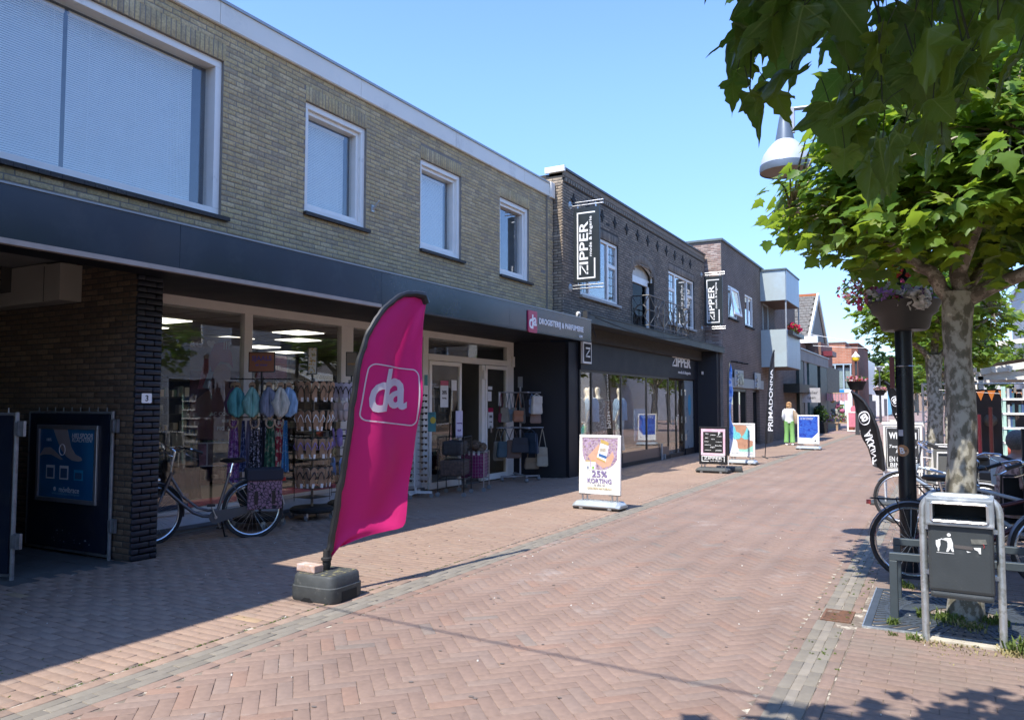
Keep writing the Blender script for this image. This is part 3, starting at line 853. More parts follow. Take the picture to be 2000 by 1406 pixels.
MB().box(GX + .02, GX + .09, 14.60, 14.70, 2.4, 2.62).build('door_closer', cream, DA)
NT = thing('door_notices', 'small white and red paper notices stuck on the drugstore doors', 'notices', (GX, 12.6, 1.2), world=True)
for y, z, w_, h_, c in ((12.02, 1.78, .26, .50, 'r'), (13.72, 1.30, .20, .42, 'r'), (12.47, 1.20, .24, .52, 'p'), (12.35, 1.95, .18, .2, 'w'), (13.68, 1.75, .15, .2, 'w'), (14.1, 1.7, .1, .3, 'w'), (13.7, 1.92, .17, .07, 'w')):
 x = GX + .10 if c == 'p' else GX + .058
 MB().box(x, x + .003, y - w_ / 2, y + w_ / 2, z - h_ / 2, z + h_ / 2).build('notice', paper if c != 'p' else mat('pale lilac paper', (.66, .62, .78), .6), NT)
 if c == 'r':
  MB().box(x + .003, x + .005, y - w_ / 2, y + w_ / 2, z + h_ / 2 - .09, z + h_ / 2).build('notice_header', red_da, NT)
  text('20%', .09, black, NT, (x + .005, y, z + .03), FX, bold=.002, width=w_ * .6)
  text('korting', .05, black, NT, (x + .005, y, z - .08), FX, width=w_ * .5)
 elif c == 'p':
  text('Aanbieding', .04, mat('purple print', (.12, .04, .25), .5), NT, (x + .005, y, z + .02), FX, width=w_ * .8)
  text('€5,99', .05, mat('purple print', (.12, .04, .25), .5), NT, (x + .005, y, z - .12), FX, bold=.001, width=w_ * .5)
MB().box(GX + .051, GX + .056, 11.39, 11.49, 1.93, 2.12).build('teal_sign', mat('teal print', (.02, .22, .22), .4), NT)
IN = MB()
IN.box(-15, GX - .06, 5.24, 5.3, 0, 3).box(-15, GX - .06, 14.72, 14.8, 0, 3).box(-15.1, -15, 5.2, 14.8, 0, 3)
IN.build('shop_inner_wall', mat('dim shop wall', (.16, .155, .15), .8, var=.1), DA)
MB().box(-15, GX + .0, 5.24, 14.75, -.03, .02).build('shop_floor', mat('shop floor', (.12, .115, .11), .5), DA)
MB().box(-15, GX - .06, 5.24, 14.75, 2.80, 2.86).build('shop_ceiling', mat('ceiling tile', (.42, .41, .39), .8), DA)
g = MB()
for i in range(11): g.box(-15 + i * .6, -14.985 + i * .6, 5.3, 14.7, 2.796, 2.80)
for i in range(16): g.box(-15, GX - .06, 5.5 + i * .6, 5.515 + i * .6, 2.795, 2.80)
g.build('ceiling_grid', mat('ceiling grid', (.25, .25, .25), .7), DA)
for (x, y) in ((-10.2, 5.9), (-9.8, 7.1), (-11, 7.6), (-12.2, 8.0), (-9.5, 9.5), (-11.4, 9.7), (-10.6, 10.6), (-12.6, 11.5), (-13.3, 9.0), (-13.4, 13)):
 MB().box(x - .3, x + .3, y - .3, y + .3, 2.785, 2.794).build('ceiling_light', lamp_emit, DA)
MB().box(-9.3, GX - .07, 5.32, 11.3, .02, .24).build('display_stage', mat('magenta stage', (.30, .006, .07), .5), DA)
def shelving(parent, x, y, w_, n, rot=0, seed=1, h=2.1, goods=True):
 s = thing('shop_shelf', 'dark shelf rack with small goods deep inside the drugstore', 'shelf', (x, y, .02), rot, 'dark goods shelves inside the drugstore')
 b = MB(); b.box(-w_ / 2, w_ / 2, .0, .02, 0, h)
 for k in range(n + 1): b.box(-w_ / 2, w_ / 2, -.32, 0, .1 + k * (h - .2) / n, .125 + k * (h - .2) / n)
 b.box(-w_ / 2 - .02, -w_ / 2, -.33, .02, 0, h).box(w_ / 2, w_ / 2 + .02, -.33, .02, 0, h)
 b.build('shelf_frame', dark_in if goods else blackm, s)
 rr = random.Random(seed)
 for mi, c in enumerate(((.32, .30, .28), (.10, .11, .13), (.28, .20, .12), (.05, .10, .08))):
  g = MB()
  for k in range(n):
   xx = -w_ / 2 + .03 + .03 * mi
   while xx < w_ / 2 - .08:
    wd = rr.uniform(.04, .09); hh = rr.uniform(.06, .2)
    if rr.random() < .32: g.box(xx, xx + wd, -.28, -.14, .125 + k * (h - .2) / n, .125 + k * (h - .2) / n + hh)
    xx += wd + rr.uniform(.02, .12)
  g.build('goods', mat('goods%d' % mi, c, .5), s, kind='stuff')
 return s
shelving(DA, -10.6, 13.9, 2.0, 6, R(30), 1)
shelving(DA, -11.9, 12.5, 1.8, 6, R(60), 2)
shelving(DA, -12.5, 6.9, 2.0, 6, R(75), 3)
shelving(DA, -12.8, 9.4, 2.4, 6, R(80), 4)
shelving(DA, -9.9, 10.9, 1.6, 5, R(90), 5)
text('WoodWick', .16, mat('dim gold lettering', (.42, .40, .36), .5), DA, (-10.2, 13.62, 2.13), (R(90), 0, R(30)), width=.55, name='lettering')
PS = thing('window_poster', 'large pink and grey bath towel poster with three small photos behind the left pane', 'poster', (-8.72, 7.28, 1.1), R(52))
b = MB(); b.box(-.40, .40, 0, .012, .0, .95); b.build('poster_lower', mat('dark plum print', (.10, .03, .045), .5), PS)
b = MB(); b.box(-.40, .40, 0, .012, .95, 1.42); b.build('poster_top', mat('grey lilac print', (.36, .34, .38), .5), PS)
fig = MB(); fig.prism([(-.42, .02), (-.38, .5), (-.2, .66), (-.08, .72), (-.08, .80), (.10, .80), (.1, .72), (.25, .64), (.40, .5), (.42, .02)], (-.004, -.001)); fig.build('figure', mat('dull skin print', (.30, .15, .13), .6), PS)
fig = MB(); fig.prism([(.01 + .115 * math.cos(R(a)), .90 + .15 * math.sin(R(a))) for a in range(0, 360, 24)], (-.006, -.004)); fig.build('face', mat('skin print', (.40, .22, .18), .6), PS)
fig = MB(); fig.prism([(-.12, .92), (-.17, 1.12), (-.10, 1.32), (.04, 1.36), (.13, 1.2), (.15, .98), (.1, 1.06), (-.02, 1.08)], (-.008, -.006)); fig.prism([(-.2, .70), (-.13, 1.1), (-.22, 1.12), (-.30, .7)], (-.008, -.006)); fig.build('towel', mat('dusty pink print', (.38, .13, .18), .6), PS)
fig = MB(); fig.prism([(-.24, .72), (-.16, .95), (-.10, .93), (-.16, .70)], (-.01, -.008)).prism([(.17, .72), (.26, .98), (.33, .95), (.24, .70)], (-.01, -.008)); fig.build('bottle_print', mat('pale blue print', (.34, .45, .58), .6), PS)
text('&C', .12, sign_w, PS, (-.33, -.002, 1.31), FY, bold=.003); text('♥', .1, sign_w, PS, (-.14, -.002, 1.31), FY); text('|||', .12, sign_w, PS, (.06, -.009, 1.31), FY)
text('&C COLLECTION', .085, sign_w, PS, (.12, -.01, .36), FY, bold=.002, width=.5); text('BERGAMOT', .08, sign_w, PS, (.18, -.01, .26), FY, bold=.002, width=.32); text('FIG & BERRY', .08, sign_w, PS, (.16, -.01, .16), FY, bold=.002, width=.4)
for i, c in enumerate(((.45, .25, .28), (.25, .2, .15), (.3, .25, .2))):
 MB().box(-.45 + i * .3, -.17 + i * .3, 0, .01, -.34, -.05).build('small_photo', ramp_noise('photo print %d' % i, [(0, (c[0] * .3, c[1] * .3, c[2] * .3)), (.5, c), (.6, (c[0] * 1.6, c[1] * 1.7, c[2] * 1.7))], 9, 4, .6, 0, lin=True), PS)
MB().box(-.46, .46, .01, .02, -.36, -.03).build('photo_board', sign_w, PS)
CD = thing('card_rack', 'black card rack holding rows of grey cards behind the glass', 'card rack', (-8.62, 7.72, .24), R(62))
for k in range(5):
 MB().box(-.13, .13, -.02, 0, .05 + k * .2, .215 + k * .2).build('card_row', mat('grey cards', (.25, .26, .28), .6, var=.2, scale=14), CD)
MB().box(-.15, .15, 0, .02, 0, 1.1).build('rack_back', blackm, CD)
DRS = thing('draped_cloth', 'long black cloth hanging inside the left shop window', 'cloth', (-8.85, 6.75, .3), R(55))
b = MB(); n = 26; vs = [];
for i in range(n + 1):
 t_ = i / n; yy = .05 * math.sin(t_ * 22)
 vs += [(-.28 + .56 * t_, yy, .02 + .02 * math.sin(t_ * 9)), (-.2 + .4 * t_, yy * .6, .95)]
b.add(vs, [(2 * i, 2 * i + 2, 2 * i + 3, 2 * i + 1) for i in range(n)]); b.build('cloth', mat('charcoal cloth', (.02, .02, .022), .85), DRS, smooth=True)
GD = thing('window_display', 'teal and cream patterned gift boxes stacked behind the pane by the pier', 'display', (-8.62, 5.62, .25), 0)
tealp = ramp_noise('teal pattern', [(0, (.02, .12, .13)), (.45, (.05, .28, .28)), (.55, (.35, .33, .22)), (.62, (.03, .16, .17))], 22, 3, .5, 0)
for i, (a, z, w_, h_) in enumerate(((0, 0, .34, .45), (.02, .46, .26, .30), (.0, .77, .14, .25))):
 MB().box(-.12 + a, .12, -w_ / 2, w_ / 2, z, z + h_).build('gift_box', tealp if i != 2 else ramp_noise('tan pattern', [(0, (.2, .1, .05)), (.5, (.4, .32, .2)), (.6, (.05, .2, .15))], 30, 3, .5, 0), GD)
MB().box(.05, .25, -.1, .9, -.02, .22).build('navy_cloth', mat('navy cloth', (.015, .03, .09), .8), GD)
NP = thing('house_number_plate', 'small white house number plate reading 3 on the navy pier', 'number plate', (X0 + .006, 5.07, 1.655), 0)
MB().prism(rrect(0, 0, .115, .10, .012), (0, .006), 0, 'x').build('plate', sign_w, NP)
text('3', .08, black, NP, (.008, 0, 0), FX, bold=.001, ext=.001, height=.062)
fb = thing('flag_bracket', 'small grey flagpole bracket on the brick wall between two upper windows', 'bracket', (X0 + .01, 8.62, 4.43), 0)
MB().box(-.01, .012, -.03, .03, -.05, .05).build('wall_plate', galv, fb)
b = MB(); b.tube([(0, 0, -.02), (.12, .01, .10)], .018, 8); b.build('socket', galv, fb)
# ---------------------------------------------------------------- fashion shop building
ZB = thing('fashion_shop_building', 'weathered dark brick building with crowned parapet, arched balcony door and navy shopfront', 'building', (-6.95, 20, 0), world=True)
ZX = -6.95; ZY0, ZY1 = 14.5, 25.5
zw = [(15.40, 17.68, 4.0, 5.48), (18.66, 20.34, 3.55, 5.30), (21.64, 24.28, 3.95, 5.50)]
core = MB()
core2 = [(z_[0], z_[1], z_[2], z_[3]) for z_ in zw]
wall_grid(core, 'x', ZX, .3, ZY0 + .02, ZY1, 3.0, 6.50, core2)
core.box(-7.6, ZX - .3, ZY0 + .02, ZY0 + .04, 3.0, 6.5)
core.build('wall', mortar_d, ZB)
def arch_z(y):
 c = (18.66 + 20.34) / 2; hw = .84
 return 4.98 + .34 * math.sqrt(max(0, 1 - ((y - c) / hw) ** 2))
b = MB(); n = 16
for i in range(n):
 a = 18.66 + 1.68 * i / n; c = a + 1.68 / n
 za, zc = arch_z(a), arch_z(c)
 b.add([(ZX, a, za), (ZX, c, zc), (ZX, c, 5.31), (ZX, a, 5.31), (ZX - .3, a, za), (ZX - .3, c, zc)], [(0, 1, 2, 3), (0, 4, 5, 1)])
b.build('arch_soffit', mortar_d, ZB)
holes = [zw[0], (zw[1][0], zw[1][1], zw[1][2], 5.06), (18.85, 20.15, 5.0, 5.25), zw[2]]
holes += [(15.38, 17.7, 5.48, 5.70), (21.62, 24.3, 5.5, 5.72)]
bl = brick_face('x', ZX, ZY0, ZY1, 3.30, 6.28, holes)
for w_ in (zw[0], zw[2]): bl += soldier(ZX, w_[0], w_[1], w_[3], w_[3] + .21)
for i in range(34):        # arch voussoirs
 t_ = R(180 - 180 * (i + .5) / 34); c = 19.5
 y = c + .93 * math.cos(t_); z = 4.98 + .44 * math.sin(t_)
 d = Vector((0, math.cos(t_) * .55, math.sin(t_))).normalized(); tn = Vector((1, 0, 0)).cross(d)
 bl.append(((ZX + .012, y, z), d, tn, Vector((1, 0, 0)), .19, .052))
lay_bricks(ZB, bl, brick_dk, 'brick', 'bricks', 60, ch=.003, dz=.002, dp=.03)
bl = brick_face('y', ZY0 + .02, -7.6, ZX + .004, 3.05, 6.44)
lay_bricks(ZB, bl, mat('pale weathered brick', (.3, .24, .17), .9, cols=[(0, (.30, .235, .165)), (.3, (.36, .285, .20)), (.55, (.25, .20, .15)), (.8, (.40, .32, .235))], var=.25, scale=30, bump=.6, bscale=140, dirt=(.16, .13, .1), dscale=2.5, dth=(.5, .75)), 'brick', 'side_bricks', 120, ch=.003, dz=.002, dp=.03)
MB().box(ZX - .32, ZX + .03, ZY0 + .02, ZY1, 6.44, 6.56).build('parapet', brick_dk, ZB)
MB().box(ZX - .36, ZX + .06, ZY0 + .03, ZY1 + .02, 6.56, 6.61).build('parapet_cap', mat('dark lead cap', (.06, .062, .066), .5, .3), ZB)
MB().box(ZX - .40, ZX + .065, ZY0 - .03, ZY0 + .03, 6.52, 6.64).build('cap_end', white, ZB)
MB().box(-16, ZX - .3, ZY0 + .1, ZY1, 6.2, 6.3).build('roof', mat('roof felt', (.08, .08, .08), .9), ZB)
b = MB();
for i in range(86):
 y = ZY0 + .10 + i * .126
 b.box(ZX + .002, ZX + .045, y, y + .06, 6.32, 6.40)
b.build('dentil_course', mat('pale brick dentil', (.25, .21, .165), .9, var=.3, scale=30), ZB, kind='stuff')
MB().box(ZX + .002, ZX + .02, ZY0 + .03, ZY1, 6.405, 6.44).build('string_course', brick_dk, ZB)
for i in range(12):        # iron wall anchors
 y = 15.05 + i * .80; z = 6.02 - (.0 if i else 0)
 if 5.95 and y < ZY1:
  b = MB(); b.prism([(y, z - .15), (y + .05, z - .04), (y + .15, z), (y + .05, z + .04), (y, z + .15), (y - .05, z + .04), (y - .15, z), (y - .05, z - .04)], (ZX + .004, ZX + .024), 0, 'x')
  b.build('wall_anchor', blackm, ZB)
def pane_window(parent, x, y0, y1, z0, z1, vs, hs=None, fw=.075, glassm=None, fr=white, depth=.10, room=True):
 """fixed window divided by vertical posts (fractions) and, per light, a transom height fraction or None"""
 f = MB(); xa, xb = x - depth, x - .015
 f.box(xa, xb, y0, y1, z0, z0 + fw).box(xa, xb, y0, y1, z1 - fw, z1).box(xa, xb, y0, y0 + fw, z0 + fw, z1 - fw).box(xa, xb, y1 - fw, y1, z0 + fw, z1 - fw)
 ed = [0] + list(vs) + [1]
 ys = [y0 + fw + (y1 - y0 - 2 * fw) * e for e in ed]
 for y in ys[1:-1]: f.box(xa + .005, xb - .005, y - fw * .6, y + fw * .6, z0 + fw, z1 - fw)
 panes = []
 for i in range(len(ed) - 1):
  a = ys[i] + (fw * .6 if i else 0); b_ = ys[i + 1] - (fw * .6 if i < len(ed) - 2 else 0)
  h = hs[i] if hs else None
  if h:
   z = z0 + (z1 - z0) * h
   f.box(xa + .01, xb - .01, a, b_, z - .045, z + .045)
   panes += [(a, b_, z0 + fw, z - .045), (a, b_, z + .045, z1 - fw)]
  else: panes.append((a, b_, z0 + fw, z1 - fw))
 w_ = f.build('window', fr, parent, bev=.004)
 for p in panes:
  MB().box(x - depth * .6, x - depth * .6 + .006, p[0], p[1], p[2], p[3]).build('pane', glassm or win_glass, w_)
 if room: MB().box(x - 1.0, x - .99, y0 - .2, y1 + .2, z0 - .2, z1 + .2).build('room_shadow_wall', dark_in, w_)
 return w_
def leaded(w_, x, y0, y1, z0, z1, ny, nz):
 b = MB()
 for i in range(1, ny): y = y0 + (y1 - y0) * i / ny; b.box(x, x + .004, y - .006, y + .006, z0, z1)
 for i in range(1, nz): z = z0 + (z1 - z0) * i / nz; b.box(x, x + .004, y0, y1, z - .006, z + .006)
 b.build('leading', mat('lead bars', (.16, .16, .16), .5), w_)
w1 = pane_window(ZB, ZX - .02, *zw[0][:2], *zw[0][2:], (.24, .76), (.62, None, .62))
leaded(w1, ZX - .07, 17.18, 17.60, 4.08, 5.4, 3, 7); leaded(w1, ZX - .07, 15.48, 15.9, 4.08, 5.4, 3, 7)
w3 = pane_window(ZB, ZX - .02, *zw[2][:2], *zw[2][2:], (.26, .76), (.66, None, .66))
leaded(w3, ZX - .07, 21.72, 22.25, 4.03, 5.42, 3, 7); leaded(w3, ZX - .07, 23.7, 24.2, 4.03, 5.42, 3, 7)
for w_ in (zw[0], zw[2]):
 MB().box(ZX - .05, ZX + .07, w_[0] - .05, w_[1] + .05, w_[2] - .06, w_[2] - .002).build('sill', mat('pale stone sill', (.42, .41, .38), .7), ZB)
b = MB(); b.box(ZX - .22, ZX - .12, 18.72, 18.84, 3.5, 4.92).box(ZX - .22, ZX - .12, 20.16, 20.28, 3.5, 4.92).box(ZX - .22, ZX - .12, 18.72, 20.28, 4.80, 4.98).box(ZX - .22, ZX - .12, 18.84, 20.16, 3.5, 3.66)
dr_ = b.build('balcony_door', white, ZB, bev=.004)
MB().box(ZX - .18, ZX - .17, 18.84, 20.16, 3.66, 4.80).build('pane', glass('dark door glass', (.25, .27, .3), .3), dr_)
b = MB(); n = 18; pts = [(18.72, 4.93)] + [(18.66 + .04 + 1.60 * i / n, arch_z(18.66 + .04 + 1.60 * i / n) - .01) for i in range(n + 1)] + [(20.28, 4.93)]
b.prism(pts, (ZX - .2, ZX - .15), 0, 'x'); b.build('arch_panel', mat('cream arched panel', (.60, .55, .47), .5), dr_)
b = MB(); b.tube([(ZX - .06, p[0], p[1] - .015) for p in pts], .03, 6); b.build('arch_frame', mat('cream arched panel', (.6, .55, .47)), dr_)
MB().box(ZX - 1.2, ZX - 1.19, 18.4, 20.6, 3.3, 5.3).build('room_shadow_wall', dark_in, dr_)
MB().box(-7.3, -6.42, 14.52, 25.8, 3.30, 3.40).build('canopy_slab', mat('canopy soffit', (.03, .033, .035), .6), ZB)
for a, c in ((14.52, 19.4), (19.405, 25.8)):
 MB().box(-6.42, -6.38, a, c, 3.27, 3.45).build('canopy_fascia', greygreen, ZB)
MB().box(-6.45, -6.36, 14.48, 25.82, 3.45, 3.465).build('canopy_edge', greygreen, ZB)
MB().box(-6.46, -6.36, 14.44, 14.60, 3.27, 3.50).build('canopy_corner', mat('dark cap', (.03, .03, .03)), ZB)
RL = thing('balcony_railing', 'black wrought iron balcony railing with ring and ray panels above the canopy', 'railing', (-6.45, 20, 3.47), world=True)
iron = mat('wrought iron', (.10, .095, .085), .45, .4)
def sunburst(mb, P, w_, h_):
 mb.tube([P(0, .02), P(0, h_)], .016, 6); mb.tube([P(w_, .02), P(w_, h_)], .016, 6); mb.tube([P(0, h_), P(w_, h_)], .017, 6); mb.tube([P(0, .12), P(w_, .12)], .014, 6)
 cx_, cz_ = w_ / 2, (h_ + .12) / 2; r = .15
 mb.tube([P(cx_ + r * math.cos(t * 6.2832 / 20), cz_ + r * math.sin(t * 6.2832 / 20)) for t in range(20)], .017, 6, closed=True)
 for ex_, ez_ in ((0, .12), (w_, .12), (0, h_), (w_, h_), (cx_, .12), (cx_, h_), (0, cz_), (w_, cz_)):
  d = Vector((ex_ - cx_, ez_ - cz_)); l = d.length; d /= l
  mb.tube([P(cx_ + d.x * r, cz_ + d.y * r), P(ex_, ez_)], .013, 5)
z0 = 3.46
for i, y in enumerate((18.55, 19.70, 20.85)):
 b = MB(); sunburst(b, lambda a, c, y=y: (-6.46, y + a, z0 + c), 1.13, .88); b.build('railing_panel', iron, RL)
for y in (18.55, 21.98):
 b = MB(); sunburst(b, lambda a, c, y=y: (-6.92 + a, y, z0 + c), .46, .88); b.build('railing_panel', iron, RL)
cb = thing('canopy_cable', 'thin dark cable sagging along the front of the dark canopy', 'cable', (-6.4, 17, 3.4), world=True)
b = MB(); b.tube([(-6.375, 14.9 + .9 * i, 3.41 - .13 * math.sin(math.pi * min(i / 7, 1))) for i in range(8)] , .007, 5)
b.tube([(-6.32, 14.52, 3.20), (-6.28, 14.62, 3.02), (-6.3, 14.75, 2.95), (-6.36, 14.7, 3.25)], .006, 5); b.build('cable', blackm, cb)
cb = thing('canopy_spotlight', 'small pale spotlight lying at the joint of the two canopies', 'lamp', (-6.5, 14.3, 3.34), 0)
b = MB(); b.lathe([(.02, 0), (.05, .04), (.045, .12), (.01, .14)], (0, 0, 0), 10); b.build('lamp_head', white, cb, smooth=True)
b = MB(); b.tube([(0, 0, .02), (.05, -.12, .01), (.12, -.2, .08)], .02, 6); b.build('lamp_arm', zinc, cb)
SX = -7.1
MB().box(SX - .12, SX + .04, 15.66, 25.0, 2.36, 3.30).build('sign_board', navy_wall, ZB)
MB().box(SX - .1, SX + .02, 15.66, 22.1, 0, .10).build('base_panel', navy_wall, ZB)
MB().box(SX - .1, SX + .03, 15.66, 18.2, .10, .36).build('base_panel', navy_wall, ZB)
MB().box(SX - .1, SX - .01, 18.2, 22.0, .10, .36).build('brown_panel', mat('brown panel', (.16, .10, .075), .45), ZB)
fr = MB()
for y in (15.66, 16.30, 18.16, 20.05, 21.93): fr.box(SX - .04, SX + .01, y, y + .055, .36, 2.33)
fr.box(SX - .05, SX + .012, 15.66, 22.0, 2.31, 2.36)
fr.build('shop_front_frame', black, ZB)
for a, c in ((15.715, 16.30), (16.355, 18.16), (18.215, 20.05), (20.105, 21.93)):
 MB().box(SX - .015, SX - .008, a, c, .36, 2.31).build('pane', shop_glass, ZB)
dr_ = MB()
dr_.box(SX - .07, SX - .02, 22.02, 22.06, .03, 2.3).box(SX - .07, SX - .02, 22.80, 22.86, .03, 2.3).box(SX - .07, SX - .02, 23.55, 23.62, .03, 2.3).box(SX - .07, SX - .02, 22.06, 22.8, .03, .12).box(SX - .07, SX - .02, 22.86, 23.55, .03, .12)
dr_ = dr_.build('shop_door', black, ZB)
for a, c in ((22.06, 22.80), (22.86, 23.55)): MB().box(SX - .05, SX - .043, a, c, .12, 2.3).build('pane', shop_glass, dr_)
MB().box(SX + .0, SX + .03, 22.7, 22.73, .95, 1.2).build('handle', steel, dr_)
MB().box(SX - .06, SX - .03, 23.7, 24.62, .2, 2.33).build('side_door', mat('frosted panel', (.20, .25, .27), .3), ZB)
MB().box(SX - .06, SX + .02, 24.62, 25.0, 0, 2.36).build('base_panel', navy_wall, ZB)
MB().box(SX - .06, SX + .01, 23.62, 24.62, 0, .2).build('base_panel', navy_wall, ZB)
st = MB(); st.prism([(24.2 + .16 * math.cos(R(a)), 1.55 + .34 * math.sin(R(a))) for a in range(0, 360, 18)], (SX - .028, SX - .024), 0, 'x'); st.build('blue_sticker', mat('blue sticker', (.03, .25, .42), .4), ZB)
for z in (.45, 1.0, 1.85): MB().box(SX + .0, SX + .03, 23.62, 23.68, z, z + .2).build('hinge', steel, ZB)
MB().add([(SX, 25.0, 0), (-6.5, 25.2, 0), (-6.5, 25.2, 3.28), (SX, 25.0, 3.28), (SX, 25.6, 0), (-6.5, 25.6, 0), (-6.5, 25.6, 3.28), (SX, 25.6, 3.28)], [(0, 1, 2, 3), (1, 5, 6, 2), (5, 4, 7, 6), (4, 0, 3, 7)]).build('pilaster', navy_wall, ZB)
MB().box(-6.95, -6.9, 25.0, 25.1, 2.55, 2.65).build('alarm_box', white, ZB)
MB().box(SX + .01, SX + .05, 21.2, 21.28, .0, .45).box(SX + .02, SX + .09, 21.36, 21.42, .02, .16).build('door_stop', zinc, ZB)
def zipper_z(P, s, w_, mb):
 mb_ = [(0, .82), (w_ * .95, .82), (w_ * .95, 1), (0, 1)]
 def sc_(pts): return [(a * s, b_ * s) for a, b_ in pts]
 P(mb, sc_([(.0, .84), (w_, .84), (w_, 1), (.0, 1)]))
 P(mb, sc_([(w_ - .19, .76), (w_, .76), (.19, .19), (.19 + .0, .19), (.0, .19)]))
 P(mb, sc_([(.0, 0), (.22 * w_ + .04, 0), (.22 * w_ + .04, .12), (0, .12)]))
 P(mb, sc_([(.34 * w_ + .06, 0), (w_, 0), (w_, .15), (.34 * w_ + .06, .15)]))
ZS = thing('shop_sign', 'white lettering and boxed letter of the fashion shop on its navy board', 'sign', (SX, 22, 2.9), world=True)
text('IPPER', .33, sign_w, ZS, (SX + .045, 23.36, 2.87), FX, bold=.008, ext=.012, width=1.52, height=.31)
def Px(y0, z0, x0):
 return lambda mb, pts: mb.prism([(y0 + a, z0 + b_) for a, b_ in pts], (x0, x0 + .015), 0, 'x')
b = MB(); zipper_z(Px(22.26, 2.715, SX + .04), .31, 1.0, b); b.build('letter', sign_w, ZS)
text('mode & lingerie', .13, sign_w, ZS, (SX + .045, 23.47, 2.545), FX, bold=.002, width=1.3, height=.12)
b = MB(); b.box(SX + .04, SX + .10, 15.66, 16.12, 2.50, 2.98); b.build('boxed_letter_back', sign_w, ZS)
b = MB(); b.box(SX + .10, SX + .106, 15.70, 16.08, 2.54, 2.94); b.build('boxed_letter_face', blackm, ZS)
b = MB(); zipper_z(Px(15.78, 2.64, SX + .106), .22, 1.0, b); b.build('letter', sign_w, ZS)
def blade_sign(y, label):
 t = thing('blade_sign', label, 'blade sign', (ZX, y, 4.17), 0, 'tall blade signs of the fashion shop')
 P = mat('blade sign panel', (.028, .034, .036), .35, .1)
 MB().box(.10, .70, -.022, .022, .0, 1.60).build('sign_panel', P, t, bev=.004)
 for z in (1.66, 1.73):
  MB().tube([(.04, 0, z), (.78, 0, z)], .014, 8).build('support_rod', steel, t)
 for z in (-.06, -.13):
  MB().tube([(.04, 0, z), (.78, 0, z)], .014, 8).build('support_rod', steel, t)
 for z in (1.695, -.095):
  b = MB(); b.M = Matrix.Rotation(R(90), 4, 'Y'); b.lathe([(.085, 0), (.085, .015), (.05, .03), (.02, .05)], (-z, 0, 0), 14); b.build('wall_rosette', galv, t, smooth=True)
 for z in (1.62, -.03):
  MB().box(.18, .20, -.01, .01, z - .02, z + .07).box(.60, .62, -.01, .01, z - .02, z + .07).build('clip', steel, t)
 for s, rz in ((-1, 0), (1, 180)):
  g = MB()
  yy = (-.026, -.0225) if s < 0 else (.0225, .026)
  def bx_(a, c, z0_, z1_):
   if s > 0: a, c = .8 - c, .8 - a
   g.box(a, c, yy[0], yy[1], z0_, z1_)
  bx_(.18, .21, .10, 1.50); bx_(.21, .60, 1.47, 1.50); bx_(.18, .60, .07, .10); bx_(.57, .60, .10, .50)
  g.build('line_frame', sign_w, t)
  e = (R(90), R(-90), 0) if s < 0 else (R(90), R(90), 0)
  Mx = Matrix.Rotation(R(90), 4, 'X')
  rot = (Matrix.Rotation(0 if s < 0 else R(180), 4, 'Z') @ Matrix.Rotation(R(-90), 4, 'Y') @ Matrix.Rotation(R(90), 4, 'X')).to_euler()
  cxx = .335 if s < 0 else .8 - .335
  text('IPPER', .26, sign_w, t, (cxx, yy[0] if s < 0 else yy[1], .84), rot, bold=.004, ext=.001, width=.92, height=.2)
  text('mode & lingerie', .09, sign_w, t, (.50 if s < 0 else .30, yy[0] if s < 0 else yy[1], .97), rot, bold=.001, ext=.001, width=.86, height=.085)
  zz = MB()
  def Pz(mb, pts):
   q = [(.435 - b_, .16 + a) for a, b_ in pts]
   if s > 0: q = [(.8 - a, c) for a, c in q]
   mb.prism(q, yy, 0, 'y')
  zipper_z(Pz, .2, 1.0, zz)
  zz.build('letter', sign_w, t)
 return t
blade_sign(14.87, 'near charcoal blade sign with white upright lettering beside the yellow brick wall')
blade_sign(25.12, 'far charcoal blade sign with white upright lettering at the dark brick corner')
IN = MB(); IN.box(-12, SX - .1, 15.6, 15.66, 0, 2.9).box(-12.1, -12, 15.6, 25, 0, 2.9).box(-12, SX - .1, 24.9, 25, 0, 2.9)
IN.build('shop_inner_wall', mat('warm dim wall', (.13, .11, .10), .8), ZB)
MB().box(-12, SX - .1, 15.6, 25, -.02, .30).build('shop_floor', mat('warm floor', (.22, .15, .11), .5), ZB)
MB().box(-12, SX - .1, 15.6, 25, 2.75, 2.8).build('shop_ceiling', mat('warm ceiling', (.3, .28, .26), .8), ZB)
for (x, y) in ((-7.9, 16.6), (-7.8, 18.3), (-7.8, 20.3), (-8.6, 17.5), (-8.6, 19.4), (-10, 18.6), (-9.7, 22)):  # strips added to brighten the mannequins and the shop interior
 MB().box(x - .09, x + .09, y - .7, y + .7, 2.735, 2.748).build('ceiling_light', added_strip_emit, ZB)
def skin(name, pts, edges, radii, m, parent, sub=1, root=0):
 me = bpy.data.meshes.new(name); me.from_pydata([tuple(p) for p in pts], edges, [])
 o = bpy.data.objects.new(name, me); COL.objects.link(o)
 md = o.modifiers.new('s', 'SKIN'); md.use_smooth_shade = True
 ms = o.modifiers.new('u', 'SUBSURF'); ms.levels = sub; ms.render_levels = sub
 sv = me.skin_vertices[0].data
 for i, r in enumerate(radii):
  sv[i].radius = r if isinstance(r, tuple) else (r, r); sv[i].use_root = (i == root)
 dg = bpy.context.evaluated_depsgraph_get()
 me2 = bpy.data.meshes.new_from_object(o.evaluated_get(dg))
 bpy.data.objects.remove(o)
 me2.name = name
 me2.materials.clear()
 return obj(name, me2, parent, m)
mann = mat('mannequin skin', (.75, .68, .58), .35, var=.03)
